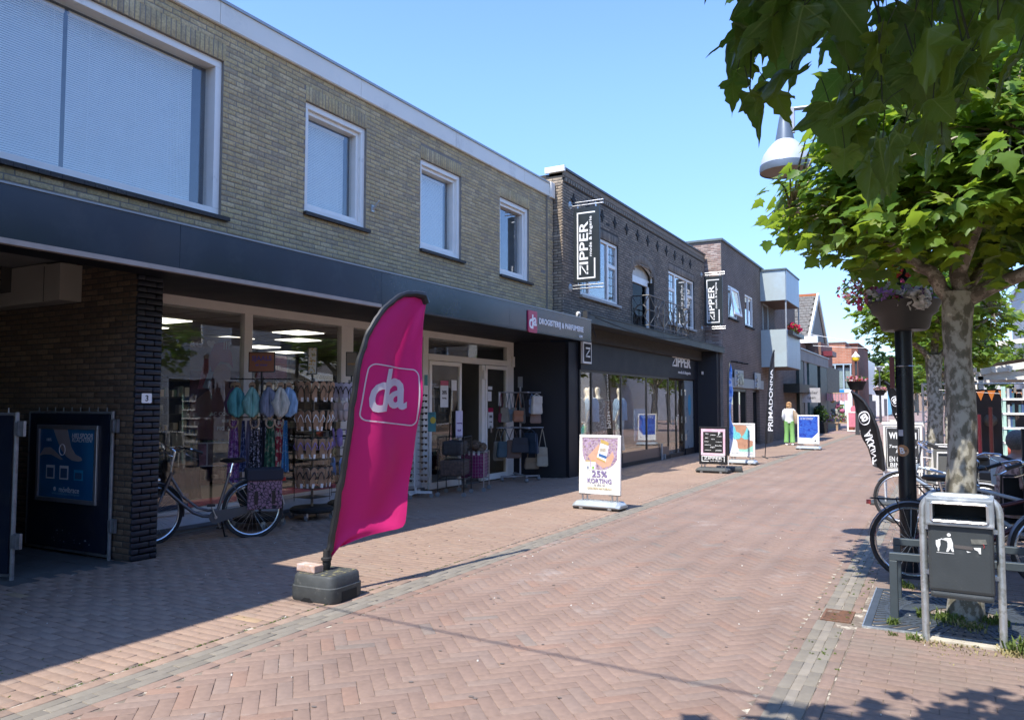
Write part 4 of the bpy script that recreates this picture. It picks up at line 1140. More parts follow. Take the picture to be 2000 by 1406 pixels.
def mannequin(x, y, rz, top, bottom, label, dress=False):
 t = thing('mannequin', label, 'mannequin', (x, y, .30), rz, 'dressed shop window mannequins')
 P = [(0, 0, .95), (0, .01, 1.12), (0, 0, 1.32), (0, 0, 1.44), (0, .01, 1.50), (0, .02, 1.62), (0, .02, 1.72),
         (-.17, 0, 1.38), (-.24, .01, 1.12), (-.22, .09, .88), (-.21, .12, .78), (.17, 0, 1.38), (.25, .01, 1.12), (.27, .08, .88), (.27, .1, .78),
         (-.09, 0, .88), (-.10, .02, .48), (-.10, -.02, .08), (-.10, .08, .02), (.09, 0, .88), (.11, .02, .48), (.12, -.02, .08), (.12, .08, .02)]
 E_ = [(0, 1), (1, 2), (2, 3), (3, 4), (4, 5), (5, 6), (3, 7), (7, 8), (8, 9), (9, 10), (3, 11), (11, 12), (12, 13), (13, 14), (0, 15), (15, 16), (16, 17), (17, 18), (0, 19), (19, 20), (20, 21), (21, 22)]
 rr = [(.15, .11), (.12, .09), (.15, .10), (.10, .07), .045, (.075, .09), (.05, .06), .05, .038, .03, .022, .05, .038, .03, .022, .09, .06, .04, .03, .09, .06, .04, .03]
 skin('body', P, E_, rr, mann, t)
 b = MB()
 if dress: b.lathe([(.15, .22), (.20, .6), (.19, .9), (.145, 1.1), (.185, 1.3), (.13, 1.42), (.06, 1.45)], (0, 0, 0), 14)
 else: b.lathe([(.20, .86), (.19, 1.05), (.19, 1.3), (.14, 1.42), (.06, 1.45)], (0, 0, 0), 14)
 for s in (-1, 1): b.tube([(s * .1, 0, 1.38), (s * .19, 0, 1.33), (s * .245, .01, 1.13)], [.07, .065, .055], 8)
 b.build('top', top, t, smooth=True)
 if not dress:
  b = MB()
  for s in (-1, 1): b.tube([(s * .075, 0, .93), (s * .09, 0, .86), (s * .105, .02, .48), (s * .12, -.02, .06)], [.12, .115, .10, .11], 10)
  b.build('trousers', bottom, t, smooth=True)
 return t
blue_b = mat('pale blue blouse', (.24, .38, .60), .7); black_j = mat('black jacket', (.02, .02, .02), .6); lt = mat('light blue trousers', (.50, .60, .62), .7)
print_d = ramp_noise('black and white print', [(0, (.01, .01, .015)), (.52, (.5, .5, .5)), (.58, (.015, .015, .02))], 16, 2, .7, 0)
teal_t = mat('dark teal trousers', (.03, .07, .075), .7)
mannequin(-7.65, 16.75, R(115), black_j, teal_t, 'mannequin in black jacket and dark teal trousers behind the shop glass')
mannequin(-7.55, 17.35, R(105), blue_b, teal_t, 'mannequin in pale blue blouse beside the printed dress')
mannequin(-7.6, 17.9, R(100), print_d, None, 'mannequin in black and white printed dress in the shop window', True)
mannequin(-7.55, 19.25, R(110), blue_b, lt, 'mannequin in blue blouse and light wide trousers standing alone in the window')
mannequin(-8.3, 18.8, R(110), mat('beige knit', (.3, .25, .2), .8), black_j, 'mannequin in beige top standing farther back in the fashion shop')
mannequin(-7.7, 15.95, R(120), mat('rust knit', (.28, .10, .06), .8), black_j, 'mannequin in rust coloured top in the narrow first window')
b = thing('window_table', 'dark display table with green bag inside the fashion shop', 'table', (-8.2, 17.9, .3))
MB().box(-.4, .4, -.6, .6, .5, .56).build('table_top', black_j, b)
for i in (-1, 1):
 for j in (-1, 1): MB().box(i * .36 - .02, i * .36 + .02, j * .56 - .02, j * .56 + .02, 0, .5).build('leg', black_j, b)
b = thing('green_bag', 'small bright green and white bag on the display table', 'bag', (-8.0, 18.1, .86))
MB().bbox(-.08, .08, -.13, .13, 0, .16, .03).build('bag_body', mat('green bag', (.08, .30, .05), .6), b); MB().bbox(-.07, .07, -.1, .1, .16, .22, .02).build('bag_top', sign_w, b)
for i, (yy, c) in enumerate(((20.6, (.25, .03, .05)), (21.3, (.1, .1, .12)), (23.0, (.2, .12, .1)))):
 t = thing('clothes_rail', 'rail of %s clothes at the back of the fashion shop' % ('dark red', 'black', 'brown')[i], 'clothes rail', (-9.5, yy, .3), R(80))
 b = MB(); b.tube([(-.45, 0, 0), (-.45, 0, 1.4), (.45, 0, 1.4), (.45, 0, 0)], .015, 6); b.build('rail', steel, t)
 b = MB()
 for k in range(12): b.box(-.42 + k * .07, -.38 + k * .07, -.2, .2, .5 + .1 * rnd.random(), 1.37)
 b.build('clothes', mat('clothes %d' % i, c, .8, var=.5, scale=3), t)
t = thing('window_poster', 'blue portrait poster standing inside the fashion shop window', 'poster', (-7.6, 20.9, .55), R(80))
MB().box(-.3, .3, 0, .02, 0, .9).build('poster_sheet', mat('pale blue poster', (.22, .32, .48), .5), t)
b = MB(); b.prism([(.11 * math.cos(R(a)), .52 + .15 * math.sin(R(a))) for a in range(0, 360, 24)], (-.004, -.001)); b.prism([(-.25, .02), (-.1, .36), (.1, .36), (.25, .02)], (-.004, -.001)); b.build('face', mat('skin print', (.4, .22, .18)), t)
b = MB(); b.prism([(-.14, .4), (-.16, .62), (0, .72), (.16, .62), (.14, .4), (.1, .56), (0, .62), (-.1, .56)], (-.007, -.005)); b.build('hair', mat('dark hair print', (.04, .025, .02), .6), t)
# ---------------------------------------------------------------- far buildings, left side
bt4 = brick_tex('purple brown brick', (.185, .130, .098), (.24, .175, .135), (.095, .08, .068), .22, .0625, 'yz')
bt4x = brick_tex('pale pink brick', (.30, .20, .165), (.40, .29, .24), (.22, .19, .17), .22, .0625, 'xz')
B4 = thing('apartment_building', 'purple brown brick block with light blue balcony boxes', 'building', (-6.4, 29, 0), world=True)
b = MB()
h4 = [(26.47, 27.8, 4.56, 5.68), (29.02, 30.36, 4.50, 5.68), (26.66, 29.0, 0, 2.12), (30.1, 31.3, 0, 2.12), (33.0, 33.7, 0, 2.1)]
wall_grid(b, 'x', -6.4, .3, 25.62, 40.0, 0, 7.05, h4); b.build('wall', bt4, B4)
core = MB(); core.box(-9.6, -6.402, 25.61, 25.9, 0, 7.045); core.build('side_wall', mortar_l, B4)
bl = brick_face('y', 25.61, -9.6, -6.405, 3.3, 7.03)
lay_bricks(B4, bl, mat('pink grey brick', (.3, .2, .17), .9, cols=[(0, (.30, .20, .165)), (.3, (.38, .28, .235)), (.55, (.24, .17, .145)), (.8, (.42, .33, .285))], var=.25, scale=30, bump=.5, bscale=140), 'brick', 'side_bricks', 100, ch=.003, dz=.002, dp=.03)
MB().box(-9.7, -6.34, 25.55, 32.3, 7.05, 7.12).build('roof_edge', mat('grey roof edge', (.10, .12, .12), .5), B4)
MB().box(-16, -6.7, 25.8, 40, 6.9, 7.0).build('roof', mat('roof felt', (.08, .08, .08), .9), B4)
def tilt_win(y0, y1, z0, z1, opened):
 w_ = pane_window(B4, -6.4, y0, y1, z0, z1, () if opened else (.5,), fw=.08)
 if opened:
  f = MB(); a, c, d, e = y0 + .09, y1 - .09, z0 + .09, z1 - .09
  f.M = Matrix.Translation((-6.38, 0, z1 - .09)) @ Matrix.Rotation(R(-8), 4, 'Y') @ Matrix.Translation((0, 0, -(z1 - .09)))
  f.box(0, .05, a, c, d, d + .08).box(0, .05, a, c, e - .08, e).box(0, .05, a, a + .08, d + .08, e - .08).box(0, .05, c - .08, c, d + .08, e - .08)
  f.build('open_sash', white, w_)
  g = MB(); g.M = f.M; g.box(.02, .028, a + .08, c - .08, d + .08, e - .08); g.build('sash_pane', win_glass, w_)
 MB().box(-6.42, -6.34, y0 - .05, y1 + .05, z0 - .06, z0 - .003).build('sill', blackm, B4)
tilt_win(*h4[0], True); tilt_win(*h4[1], False)
pane_window(B4, -6.4, 26.66, 29.0, .0, 2.12, (.5,), fw=.10, fr=black, glassm=shop_glass, depth=.2)
pane_window(B4, -6.5, 30.1, 31.3, .0, 2.12, (), fw=.08, fr=black, glassm=shop_glass, depth=.2)
pane_window(B4, -6.4, 33.0, 33.7, .0, 2.1, (), fw=.1, fr=white, depth=.1)
MB().box(-7.3, -7.29, 26.8, 28.2, 0, 1.3).build('inner_panel', mat('pale reception panel', (.45, .46, .47), .6), B4)
MB().box(-6.4, -6.35, 26.5, 31.9, 2.16, 2.50).build('sign_band', mat('grey sign band', (.22, .245, .26), .4), B4)
for y, yl in ((26.95, 28.25), (30.2, 31.2)):
 MB().box(-6.35, -6.32, y, yl, 2.2, 2.78).build('sign_plate', mat('light grey sign plate', (.30, .32, .33), .4), B4)
S4 = thing('salon_sign', 'raised chrome letters on the grey band of the purple brown block', 'sign', (-6.3, 27.6, 2.5), world=True)
text('PRO', .34, steel, S4, (-6.30, 27.28, 2.47), (R(90), R(-90), R(90)), bold=.006, ext=.02, height=.2, width=.5)
text('KOMA', .3, steel, S4, (-6.30, 27.78, 2.47), FX, bold=.006, ext=.02, height=.42, width=.6)
text('PRO', .34, steel, S4, (-6.30, 30.45, 2.42), (R(90), R(-90), R(90)), bold=.006, ext=.02, height=.2, width=.5)
for y in (26.75, 27.45, 28.3):
 MB().tube([(-6.4, y, 3.05), (-6.15, y, 3.02)], .03, 6).build('spot_lamp', black, S4)
panel_b = mat('light blue balcony panel', (.37, .43, .43), .4, var=.03, dirt=(.38, .46, .48), dscale=1.5)
for z0, z1 in ((5.72, 6.93), (3.06, 4.55)):
 f = MB(); f.box(-6.4, -5.42, 31.8, 31.84, z0, z1); f.build('balcony_side', panel_b, B4)
 for k in range(3):
  y = 31.85 + k * 1.03
  MB().box(-5.44, -5.40, y, y + 1.02, z0, z1).build('balcony_front', mat('blue grey balcony panel', (.30, .36, .42), .4), B4)
 MB().box(-6.4, -5.42, 34.92, 34.96, z0, z1).build('balcony_side', panel_b, B4)
 MB().box(-6.4, -5.44, 31.85, 34.9, z0 - .02, z0 + .12).build('balcony_floor', mat('balcony floor', (.18, .13, .10), .7), B4)
MB().box(-6.45, -5.37, 31.75, 35.0, 6.93, 6.99).build('balcony_cap', mat('grey roof edge', (.1, .12, .12)), B4)
for x, y in ((-5.46, 31.86), (-5.46, 34.9)): MB().box(x, x + .05, y, y + .05, 4.5, 5.75).build('balcony_post', zinc, B4)
pane_window(B4, -6.38, 32.2, 33.3, 4.0, 5.7, (), fw=.08, fr=mat('grey frame', (.3, .33, .33), .4))
FBX = thing('balcony_flower_box', 'dark flower box of red geraniums on the corner of the lower balcony', 'flower box', (-5.32, 33.4, 4.35))
MB().box(-.12, .12, -1.4, 1.4, 0, .16).build('box', black, FBX)
def bloom(parent, cx_, cy_, cz_, rx, ry, rz_, n, cols, size=.03, name='flowers', green=True):
 ms = [mat('petal %d%d%d' % tuple(int(c * 99) for c in c_), c_, .6, var=.1, transl=c_) for c_ in cols]
 gm = mat('plant green', (.09, .17, .03), .6, var=.3, transl=(.2, .34, .05))
 b = MB()
 for i in range(n):
  while True:
   p = [rnd.uniform(-1, 1) for _ in range(3)]
   if sum(q * q for q in p) < 1: break
  c = Vector((cx_ + p[0] * rx, cy_ + p[1] * ry, cz_ + p[2] * rz_))
  nrm = Vector((rnd.gauss(0, 1), rnd.gauss(0, 1), rnd.gauss(.6, 1))).normalized()
  x = nrm.orthogonal().normalized(); y = nrm.cross(x); s = size * rnd.uniform(.6, 1.2)
  k = rnd.randint(0, len(ms) - 1)
  if i % 2 and green: k = len(ms)
  if k == len(ms):
   b.add([c - x * s, c + y * s * .5, c + x * s * 1.3, c - y * s * .5], [(0, 1, 2, 3)], k)
  else:
   b.add([c + (x * math.cos(6.283 * j / 5) + y * math.sin(6.283 * j / 5)) * s + nrm * .3 * s * (j % 2) for j in range(5)] + [c - nrm * s * .3], [(0, 1, 5), (1, 2, 5), (2, 3, 5), (3, 4, 5), (4, 0, 5)], k)
 return b.build(name, ms + [gm], parent, kind='stuff')
bloom(FBX, 0, -.6, .28, .28, .8, .22, 220, [(.62, .01, .05), (.70, .03, .12)], .07)
B5 = thing('low_shop_building', 'single storey shop with green and concrete piers and flat roof', 'building', (-6.3, 45, 0), world=True)
conc = mat('pale concrete', (.26, .25, .22), .8, var=.15, scale=1.5)
gtile = mat('patinated green tile', (.055, .10, .095), .5, var=.35, scale=3)
gdark = mat('dark green pier', (.03, .045, .04), .5, var=.3, scale=3)
MB().box(-12, -6.6, 40, 50.5, 0, 4.2).build('body', gdark, B5)
MB().box(-6.6, -6.2, 40, 50.6, 3.75, 4.3).build('roof_band', conc, B5)
MB().box(-6.6, -6.15, 40, 50.65, 4.3, 4.36).build('roof_trim', zinc, B5)
for a, c, m_ in ((40, 41.2, gdark), (41.6, 42.4, conc), (43.2, 46.2, gtile), (47.4, 50.2, gdark)):
 MB().box(-6.62, -6.25, a, c, 0, 3.75).build('pier', m_, B5)
s = MB()
for k in range(7): s.box(-6.6, -6.5, 35.4, 40, 2.5 + k * .2, 2.68 + k * .2)
s.build('siding', mat('grey green siding', (.13, .15, .12), .7), B5)
MB().box(-7.2, -6.6, 35.2, 40, 0, 4.0).build('side_body', dark_in, B5)
MB().box(-6.6, -5.7, 36.5, 41.5, 2.1, 2.5).build('door_canopy', greygreen, B5)
SB = thing('hanging_sign', 'small pale hand lettered board hanging under the low shop canopy', 'sign', (-5.62, 39.3, 2.0), R(20))
MB().box(-.42, .42, -.01, .02, -.35, .35).build('board', mat('pale board', (.42, .40, .38), .7), SB)
text('Atelier', .22, black, SB, (0, -.012, .12)); text('open', .2, black, SB, (0, -.012, -.12))
B6 = thing('gabled_house', 'old house with grey tiled roof, orange ridge and white verge board', 'house', (-6.6, 47, 0), world=True)
rb = brick_tex('red house brick', (.30, .10, .06), (.36, .14, .085), (.2, .15, .12), .22, .065, 'yz')
MB().box(-12, -6.6, 50.5, 56, 0, 5.4).build('wall', rb, B6)
MB().box(-12, -7.4, 42, 50, 4.2, 5.2).build('lower_wall', rb, B6)
rtile = ramp_noise('weathered roof tile', [(0, (.10, .092, .082)), (.4, (.15, .14, .125)), (.6, (.12, .105, .09)), (.7, (.18, .165, .15))], 2.5, 4, .85, .2)
ridge = Vector((0, 52.6, 8.55)); eave = Vector((0, 48.6, 5.55))
tl = MB(); nrow = 15
for r in range(nrow):
 a = eave.lerp(ridge, r / nrow); c = eave.lerp(ridge, (r + 1.12) / nrow)
 for k in range(14):
  x = -10.4 + k * .28 + (0.14 if r % 2 else 0)
  if x > -7.25: continue
  dz = rnd.uniform(0, .02)
  tl.add([(x + .01, a.y - .05, a.z + .06 + dz), (x + .27, a.y - .05, a.z + .04 + dz), (x + .27, c.y, c.z + .02), (x + .01, c.y, c.z + .04), (x + .01, a.y - .05, a.z - .01), (x + .27, a.y - .05, a.z - .01)], [(0, 1, 2, 3), (4, 5, 1, 0)])
tl.build('roof_tiles', rtile, B6, kind='stuff')
MB().add([(-10.5, 48.6, 5.5), (-7.05, 48.6, 5.5), (-7.05, 52.6, 8.5), (-10.5, 52.6, 8.5)], [(0, 1, 2, 3)]).build('roof', rtile, B6)
MB().add([(-10.5, 56.6, 5.5), (-7.05, 56.6, 5.5), (-7.05, 52.6, 8.5), (-10.5, 52.6, 8.5)], [(0, 1, 2, 3)]).build('roof', rtile, B6)
b = MB(); b.bar((-10.5, 52.6, 8.61), (-7.05, 52.6, 8.61), .25, .16); b.build('ridge', mat('orange ridge tile', (.40, .13, .05), .8), B6)
b = MB(); b.bar((-6.97, 48.5, 5.5), (-6.97, 52.6, 8.57), .12, .34); b.bar((-6.97, 52.6, 8.57), (-6.97, 56.7, 5.5), .12, .34); b.build('verge_board', mat('cream verge', (.66, .64, .54), .5), B6)
MB().add([(-7.07, 48.7, 5.3), (-7.07, 56.4, 5.3), (-7.07, 52.6, 8.45)], [(0, 1, 2)]).build('gable_wall', mat('grey boarding', (.17, .16, .14), .7), B6)
MB().box(-8.2, -6.5, 48.35, 48.65, 5.2, 5.6).build('gutter', white, B6)
MB().box(-7.3, -6.0, 51.0, 53, 4.55, 4.85).build('red_canopy', mat('dark red canopy', (.16, .02, .03), .5), B6)
MB().box(-6.9, -6.3, 50.7, 57, 0, 3.9).build('shop_bay', mat('mossy stone', (.17, .17, .12), .9, var=.3), B6)
B7 = thing('stepped_brick_building', 'orange brick building with stepped parapet over a wide curtained window', 'building', (-8, 72, 0), world=True)
ob = brick_tex('orange brick', (.40, .15, .08), (.46, .19, .11), (.42, .30, .22), .45, .13, 'xz')
obs = brick_tex('dark red side brick', (.16, .055, .035), (.2, .07, .045), (.12, .08, .06), .45, .13, 'yz')
MB().box(-13, -7.22, 70, 80, 4.98, 6.72).build('wall', ob, B7)
MB().box(-7.22, -6.75, 70, 80, 4.98, 6.20).build('wall', ob, B7)
MB().box(-6.75, -6.28, 70, 80, 0, 6.55).build('wall', obs, B7)
MB().box(-13, -7.2, 69.9, 80, 6.72, 6.80).build('parapet_cap', conc, B7)
MB().box(-6.95, -6.2, 69.9, 80, 6.55, 6.66).build('parapet_cap', obs, B7)
MB().box(-13, -6.75, 70.6, 80, 0, 4.98).build('back_wall', mat('dim curtain wall', (.08, .1, .1), .7), B7)
fb2 = mat('pale blue frame', (.34, .42, .46), .4)
f = MB();
for x in (-8.75, -8.1, -7.45, -6.9): f.box(x, x + .1, 70.0, 70.1, .3, 4.95)
for z in (.3, 2.75, 4.85): f.box(-9.5, -6.75, 70.01, 70.09, z, z + .1)
f.build('window_frame', fb2, B7)
for x in (-8.65, -8.0, -7.35):
 for z0, z1 in ((2.85, 4.85), (.4, 2.75)):
  MB().box(x, x + (.55 if x < -7.5 else .45), 70.04, 70.05, z0, z1).build('pane', win_glass, B7)
for x in (-8.95, -8.45, -7.9, -7.3):
 c = MB(); n = 9
 vs = []
 for i in range(n): vs += [(x + i * .05, 70.3 + .03 * (i % 2), 2.9), (x + i * .05 - .0, 70.3 + .03 * (i % 2), 4.6)]
 c.add(vs, [(2 * i, 2 * i + 2, 2 * i + 3, 2 * i + 1) for i in range(n - 1)]); c.build('curtain', mat('pale green curtain', (.42, .52, .48), .8), B7)
def poster(parent, x0, x1, y, z0, z1, m_, name='window_print'): return MB().box(x0, x1, y - .02, y, z0, z1).build(name, m_, parent)
WP = thing('window_prints', 'bright blue, white and green advertising prints behind the ground floor windows', 'posters', (-8, 69.98, 2), world=True)
poster(WP, -8.0, -7.40, 69.98, 1.95, 2.75, mat('cyan print', (.02, .22, .62), .4)); poster(WP, -8.0, -7.40, 69.98, 1.55, 1.95, mat('snow print', (.6, .68, .72), .5)); poster(WP, -8.0, -7.4, 69.98, .55, 1.5, ramp_noise('meadow print', [(0, (.05, .16, .02)), (.5, (.12, .28, .05)), (.6, (.5, .6, .4))], 3, 3, .5, 0))
poster(WP, -7.35, -6.78, 69.98, .5, 2.75, mat('white print', (.8, .8, .8))); poster(WP, -8.65, -8.1, 69.98, .5, 2.7, ramp_noise('colour print', [(0, (.2, .4, .05)), (.45, (.6, .3, .05)), (.55, (.6, .62, .6)), (.65, (.1, .35, .1))], 3, 3, .5, 0))
B8 = thing('dark_tiled_house', 'narrow dark slate fronted house with a white flat gable board', 'house', (-7, 92, 0), world=True)
MB().box(-12, -7.35, 88, 98, 0, 5.8).build('wall', mat('dark slate', (.04, .045, .055), .6), B8)
MB().box(-7.35, -7.0, 88, 98, 2.6, 6.2).build('gable_board', mat('white paint', (.7, .7, .7)), B8)
MB().box(-12, -7.0, 87.6, 88, 1.9, 2.7).build('lower_roof', mat('grey lower roof', (.16, .17, .18), .6), B8)
MB().box(-12, -7.0, 87.7, 98, 0, 1.9).build('lower_wall', mat('grey brick', (.12, .10, .09), .8), B8)
for z in (3.2, 4.2):
 for x in (-8.2, -7.8): MB().box(x, x + .22, 87.96, 88, z, z + .5).build('window', white, B8)
B9 = thing('white_gable_house', 'white plastered house with steep dark roof edge at the far bend', 'house', (-6.5, 112, 0), world=True)
MB().prism([(-8.3, 0), (-5.3, 0), (-5.3, 2.7), (-7.5, 5.8), (-8.3, 5.8)], (110, 120)).build('wall', mat('white plaster', (.52, .51, .49), .8), B9)
MB().box(-8.2, -6.6, 109.9, 121, 5.8, 6.4).build('chimney_block', mat('white plaster', (.7, .7, .7)), B9)
b = MB(); b.bar((-7.6, 109.9, 6.0), (-5.0, 109.9, 2.4), .3, .25); b.build('verge_board', blackm, B9)
b = MB(); b.box(-6.9, -5.2, 109.95, 110, 0, 2.2); b.build('shop_front', mat('dim shopfront', (.08, .08, .09), .4), B9)
for i, (x, y, w_, h_, c, lab) in enumerate(((-2.5, 190, 9, 5.5, (.30, .22, .17), 'far brown brick row closing the street behind the trees'), (7, 170, 12, 7, (.5, .49, .46), 'far pale building right of the street end'))):
 t = thing('far_building', lab, 'building', (x, y, 0))
 MB().box(-w_ / 2, w_ / 2, 0, 10, 0, h_).build('wall', mat('far wall %d' % i, c, .8), t)
 b = MB(); b.prism([(-w_ / 2 - .3, h_), (w_ / 2 + .3, h_), (0, h_ + 3)], (-.3, 10)); b.build('roof', mat('far roof', (.12, .09, .08), .8), t)
 for k in range(int(w_ / 2)): MB().box(-w_ / 2 + .5 + k * 2, -w_ / 2 + 1.5 + k * 2, -.05, 0, 1.2, 2.4).build('window', blackm, t)
# ---------------------------------------------------------------- near neighbour and the other side of the street
N1 = thing('corner_building', 'projecting flat roofed brick building that shades the near pavement', 'building', (-5.5, -3, 0), world=True)
MB().box(-15, -5.5, -9, 1.88, 3.1, 6.15).box(-15, -14.6, -9, 1.88, 0, 3.1).box(-5.9, -5.5, 1.48, 1.88, 0, 3.1).box(-5.9, -5.5, -9, -8.6, 0, 3.1).build('wall', brick_br, N1)
MB().box(-15, -5.45, -9, 1.9, 6.15, 6.2).build('roof_edge', fascia_w, N1)
wb = brick_tex('white painted brick', (.60, .58, .54), (.68, .66, .62), (.38, .37, .35), .22, .07, 'yz')
tb_ = brick_tex('tan brick', (.36, .27, .19), (.42, .32, .22), (.3, .26, .22), .22, .07, 'yz')
defs = ((-14, 2.5, 7.2, tb_, 'tan brick shop house opposite, nearest the camera'), (2.6, 13, 7.0, tb_, 'tan brick house opposite the drugstore'), (13.1, 27, 7.6, wb, 'white painted brick house opposite the fashion shop'), (27.1, 45, 6.0, tb_, 'low tan brick house opposite the balconies'), (45.1, 85, 5.0, wb, 'long white painted row far along the other side'))
for i, (a, c, h_, m_, lab) in enumerate(defs):
 t = thing('opposite_house', lab, 'house', (9, (a + c) / 2, 0), world=True)
 hs = []
 y = a + .9
 while y + 1.3 < c:
  hs.append((y, y + 1.25, 3.9, 5.4)); hs.append((y - .3, y + 1.6, .4, 2.6)); y += 2.6 if c < 40 else 4.2
 w_ = MB(); wall_grid(w_, 'x', 9.3, .3, a, c, 0, h_, hs); w_.build('wall', m_, t)
 MB().box(9.5, 16, a, c, 0, h_).build('body', dark_in, t)
 MB().box(8.8, 16, a, c, h_, h_ + .25).build('roof', white, t)
 for h in hs:
  MB().box(9.2, 9.21, h[0], h[1], h[2], h[3]).build('pane', mat('dark pane', (.05, .06, .07), .1), t)
  MB().box(9.0, 9.06, h[0] - .0, h[0] + .07, h[2], h[3]).box(9.0, 9.06, h[1] - .07, h[1], h[2], h[3]).box(9.0, 9.06, h[0], h[1], h[3] - .07, h[3]).box(9.0, 9.06, h[0], h[1], h[2], h[2] + .07).build('window_frame', white, t)
for y, c in ((28, (.6, .6, .6)), (52, (.62, .45, .45))):
 t = thing('shop_awning', 'sloping %s fabric awning on the opposite shop fronts' % {52: 'dusty pink', 28: 'white'}[y], 'awning', (8.9, y, 0))
 MB().add([(0, -3, 3.1), (0, 3, 3.1), (-1.6, 3, 2.5), (-1.6, -3, 2.5), (-1.6, 3, 2.25), (-1.6, -3, 2.25)], [(0, 1, 2, 3), (3, 2, 4, 5)]).build('awning_cloth', mat('awning cloth %d' % y, c, .8), t)
# ---------------------------------------------------------------- passage gates
def gate(x, y, rz, w_, label, poster=True):
 t = thing('passage_gate', label, 'gate', (x, y, 0), rz, 'open navy gates of the passage')
 MB().box(-w_ + .03, -.03, -.02, .02, .06, 1.49).build('gate_panel', mat('navy gate sheet', (.012, .018, .034), .35, var=.15, dirt=(.025, .03, .04), dscale=5), t)
 f = MB()
 gp = mat('worn galvanised tube', (.25, .26, .27), .5, .6, var=.25, scale=14, dirt=(.14, .09, .06), dscale=9, dth=(.55, .75))
 f.tube([(-w_, 0, .04), (-w_, 0, 1.5)], .017, 8); f.tube([(0, 0, .0), (0, 0, 1.52)], .020, 8); f.tube([(-w_, 0, 1.5), (0, 0, 1.5)], .017, 8); f.tube([(-w_, 0, .04), (0, 0, .04)], .017, 8)
 f.build('gate_frame', gp, t, smooth=True)
 for i in range(9):
  xx = -w_ + .16 + i * (w_ - .26) / 8
  MB().tube([(xx, 0, 1.5), (xx, 0, 1.56)], .006, 6).build('spike', gp, t)
 for z in (.28, 1.3):
  MB().box(.015, .09, -.015, .015, z, z + .14).box(.0, .045, -.03, .03, z + .01, z + .13).build('hinge', gp, t)
 b = MB(); rr = random.Random(4)
 for _ in range(14):
  xx = rr.uniform(-w_ * .75, -.3); zz = .13 + rr.random() ** 2 * .12; r = rr.uniform(.006, .018)
  b.prism([(xx + r * math.cos(k) * rr.uniform(.5, 1.4), zz + r * .5 * math.sin(k)) for k in range(6)], (-.022, -.0205))
 b.build('paint_chips', mat('bare chip', (.35, .35, .36), .6), t, kind='stuff')
 if poster:
  pf_ = MB(); a, c, d, e = -1.20, -.20, .545, 1.37
  a, c = -w_ + .20, -.19
  pf_.box(a, c, -.045, -.02, d, d + .045).box(a, c, -.045, -.02, e - .045, e).box(a, a + .045, -.045, -.02, d + .045, e - .045).box(c - .045, c, -.045, -.02, d + .045, e - .045)
  pf_.build('poster_frame', mat('aluminium frame', (.42, .42, .44), .35, .7), t, bev=.004)
  A, B, D, Ez = a + .045, c - .045, d + .045, e - .045
  MB().box(A, B, -.028, -.021, D, Ez).build('poster_sheet', ramp_noise('blue poster print', [(0, (.008, .075, .19)), (.45, (.015, .13, .29)), (.75, (.03, .22, .42))], 1.8, 2, .35, 0, lin=True), t)
  W_, H_ = B - A, Ez - D
  def P(*pts): return [(A + W_ * u, D + H_ * v) for u, v in pts]
  sk = mat('pale foot print', (.42, .36, .34), .5)
  b = MB(); b.prism(P((.24, 1), (.34, .80), (.40, .70), (.50, .60), (.60, .55), (.72, .54), (.78, .56), (.76, .60), (.66, .64), (.58, .74), (.50, 1)), (-.0295, -.0285)); b.build('foot_print', sk, t)
  b = MB(); b.prism(P((.0, .60), (.08, .72), (.2, .73), (.28, .68), (.44, .56), (.40, .55), (.22, .62), (.1, .62)), (-.0295, -.0285)); b.build('hand_print', sk, t)
  b = MB(); b.tube([(A + W_ * .42 + .052 * math.cos(k * .35), -.031, D + H_ * .70 + .058 * math.sin(k * .35)) for k in range(18)], .0045, 5, closed=True); b.build('ring_print', sign_w, t)
  text('HIELSPOOR', .06, sign_w, t, (A + W_ * .77, -.0295, D + H_ * .91), FY, bold=.0005, ext=.0005, width=W_ * .37, shear=.2)
  text('KLACHTEN?', .06, sign_w, t, (A + W_ * .77, -.0295, D + H_ * .85), FY, bold=0, ext=.0005, width=W_ * .36, shear=.2)
  text('mövibrace', .06, sign_w, t, (A + W_ * .56, -.0295, D + H_ * .125), FY, bold=.0005, ext=.0005, width=W_ * .36)
  text('www.movibrace.nl/hielspoor', .03, mat('faint blue lettering', (.2, .38, .5)), t, (A + W_ * .5, -.0295, D + H_ * .06), FY, ext=.0005, width=W_ * .5)
  b = MB(); b.prism([(A + W_ * .30 + .024 * math.cos(k * .5), D + H_ * .125 + .024 * math.sin(k * .5)) for k in range(12)], (-.0295, -.0285)); b.build('logo', sign_w, t)
  text('100%', .03, sign_w, t, (A + W_ * .17, -.0295, D + H_ * .84), FY, ext=.0005, width=W_ * .09)
  for k, u in enumerate((.13, .38, .64)):
   b = MB(); b.prism(P((u, .27), (u + .16, .27), (u + .16, .47 - .05 * (k == 2)), (u, .47 - .05 * (k == 2))), (-.0295, -.0285)); b.build('product_box', (mat('white print', (.6, .62, .62)) if k < 2 else mat('cyan pack', (.03, .35, .6), .4)), t)
   b = MB(); b.prism(P((u + .02, .29), (u + .14, .29), (u + .14, .43 - .05 * (k == 2)), (u + .02, .43 - .05 * (k == 2))), (-.0305, -.0296)); b.build('product_print', mat('product blue', (.05, .13, .24)) , t)
 return t
gate(-7.50, 4.91, R(1), 1.46, 'navy gate with blue heel pain poster standing open by the brick pier')
gate(-7.43, 3.93, R(15), 1.46, 'plain navy gate at the far left edge of the picture', False)
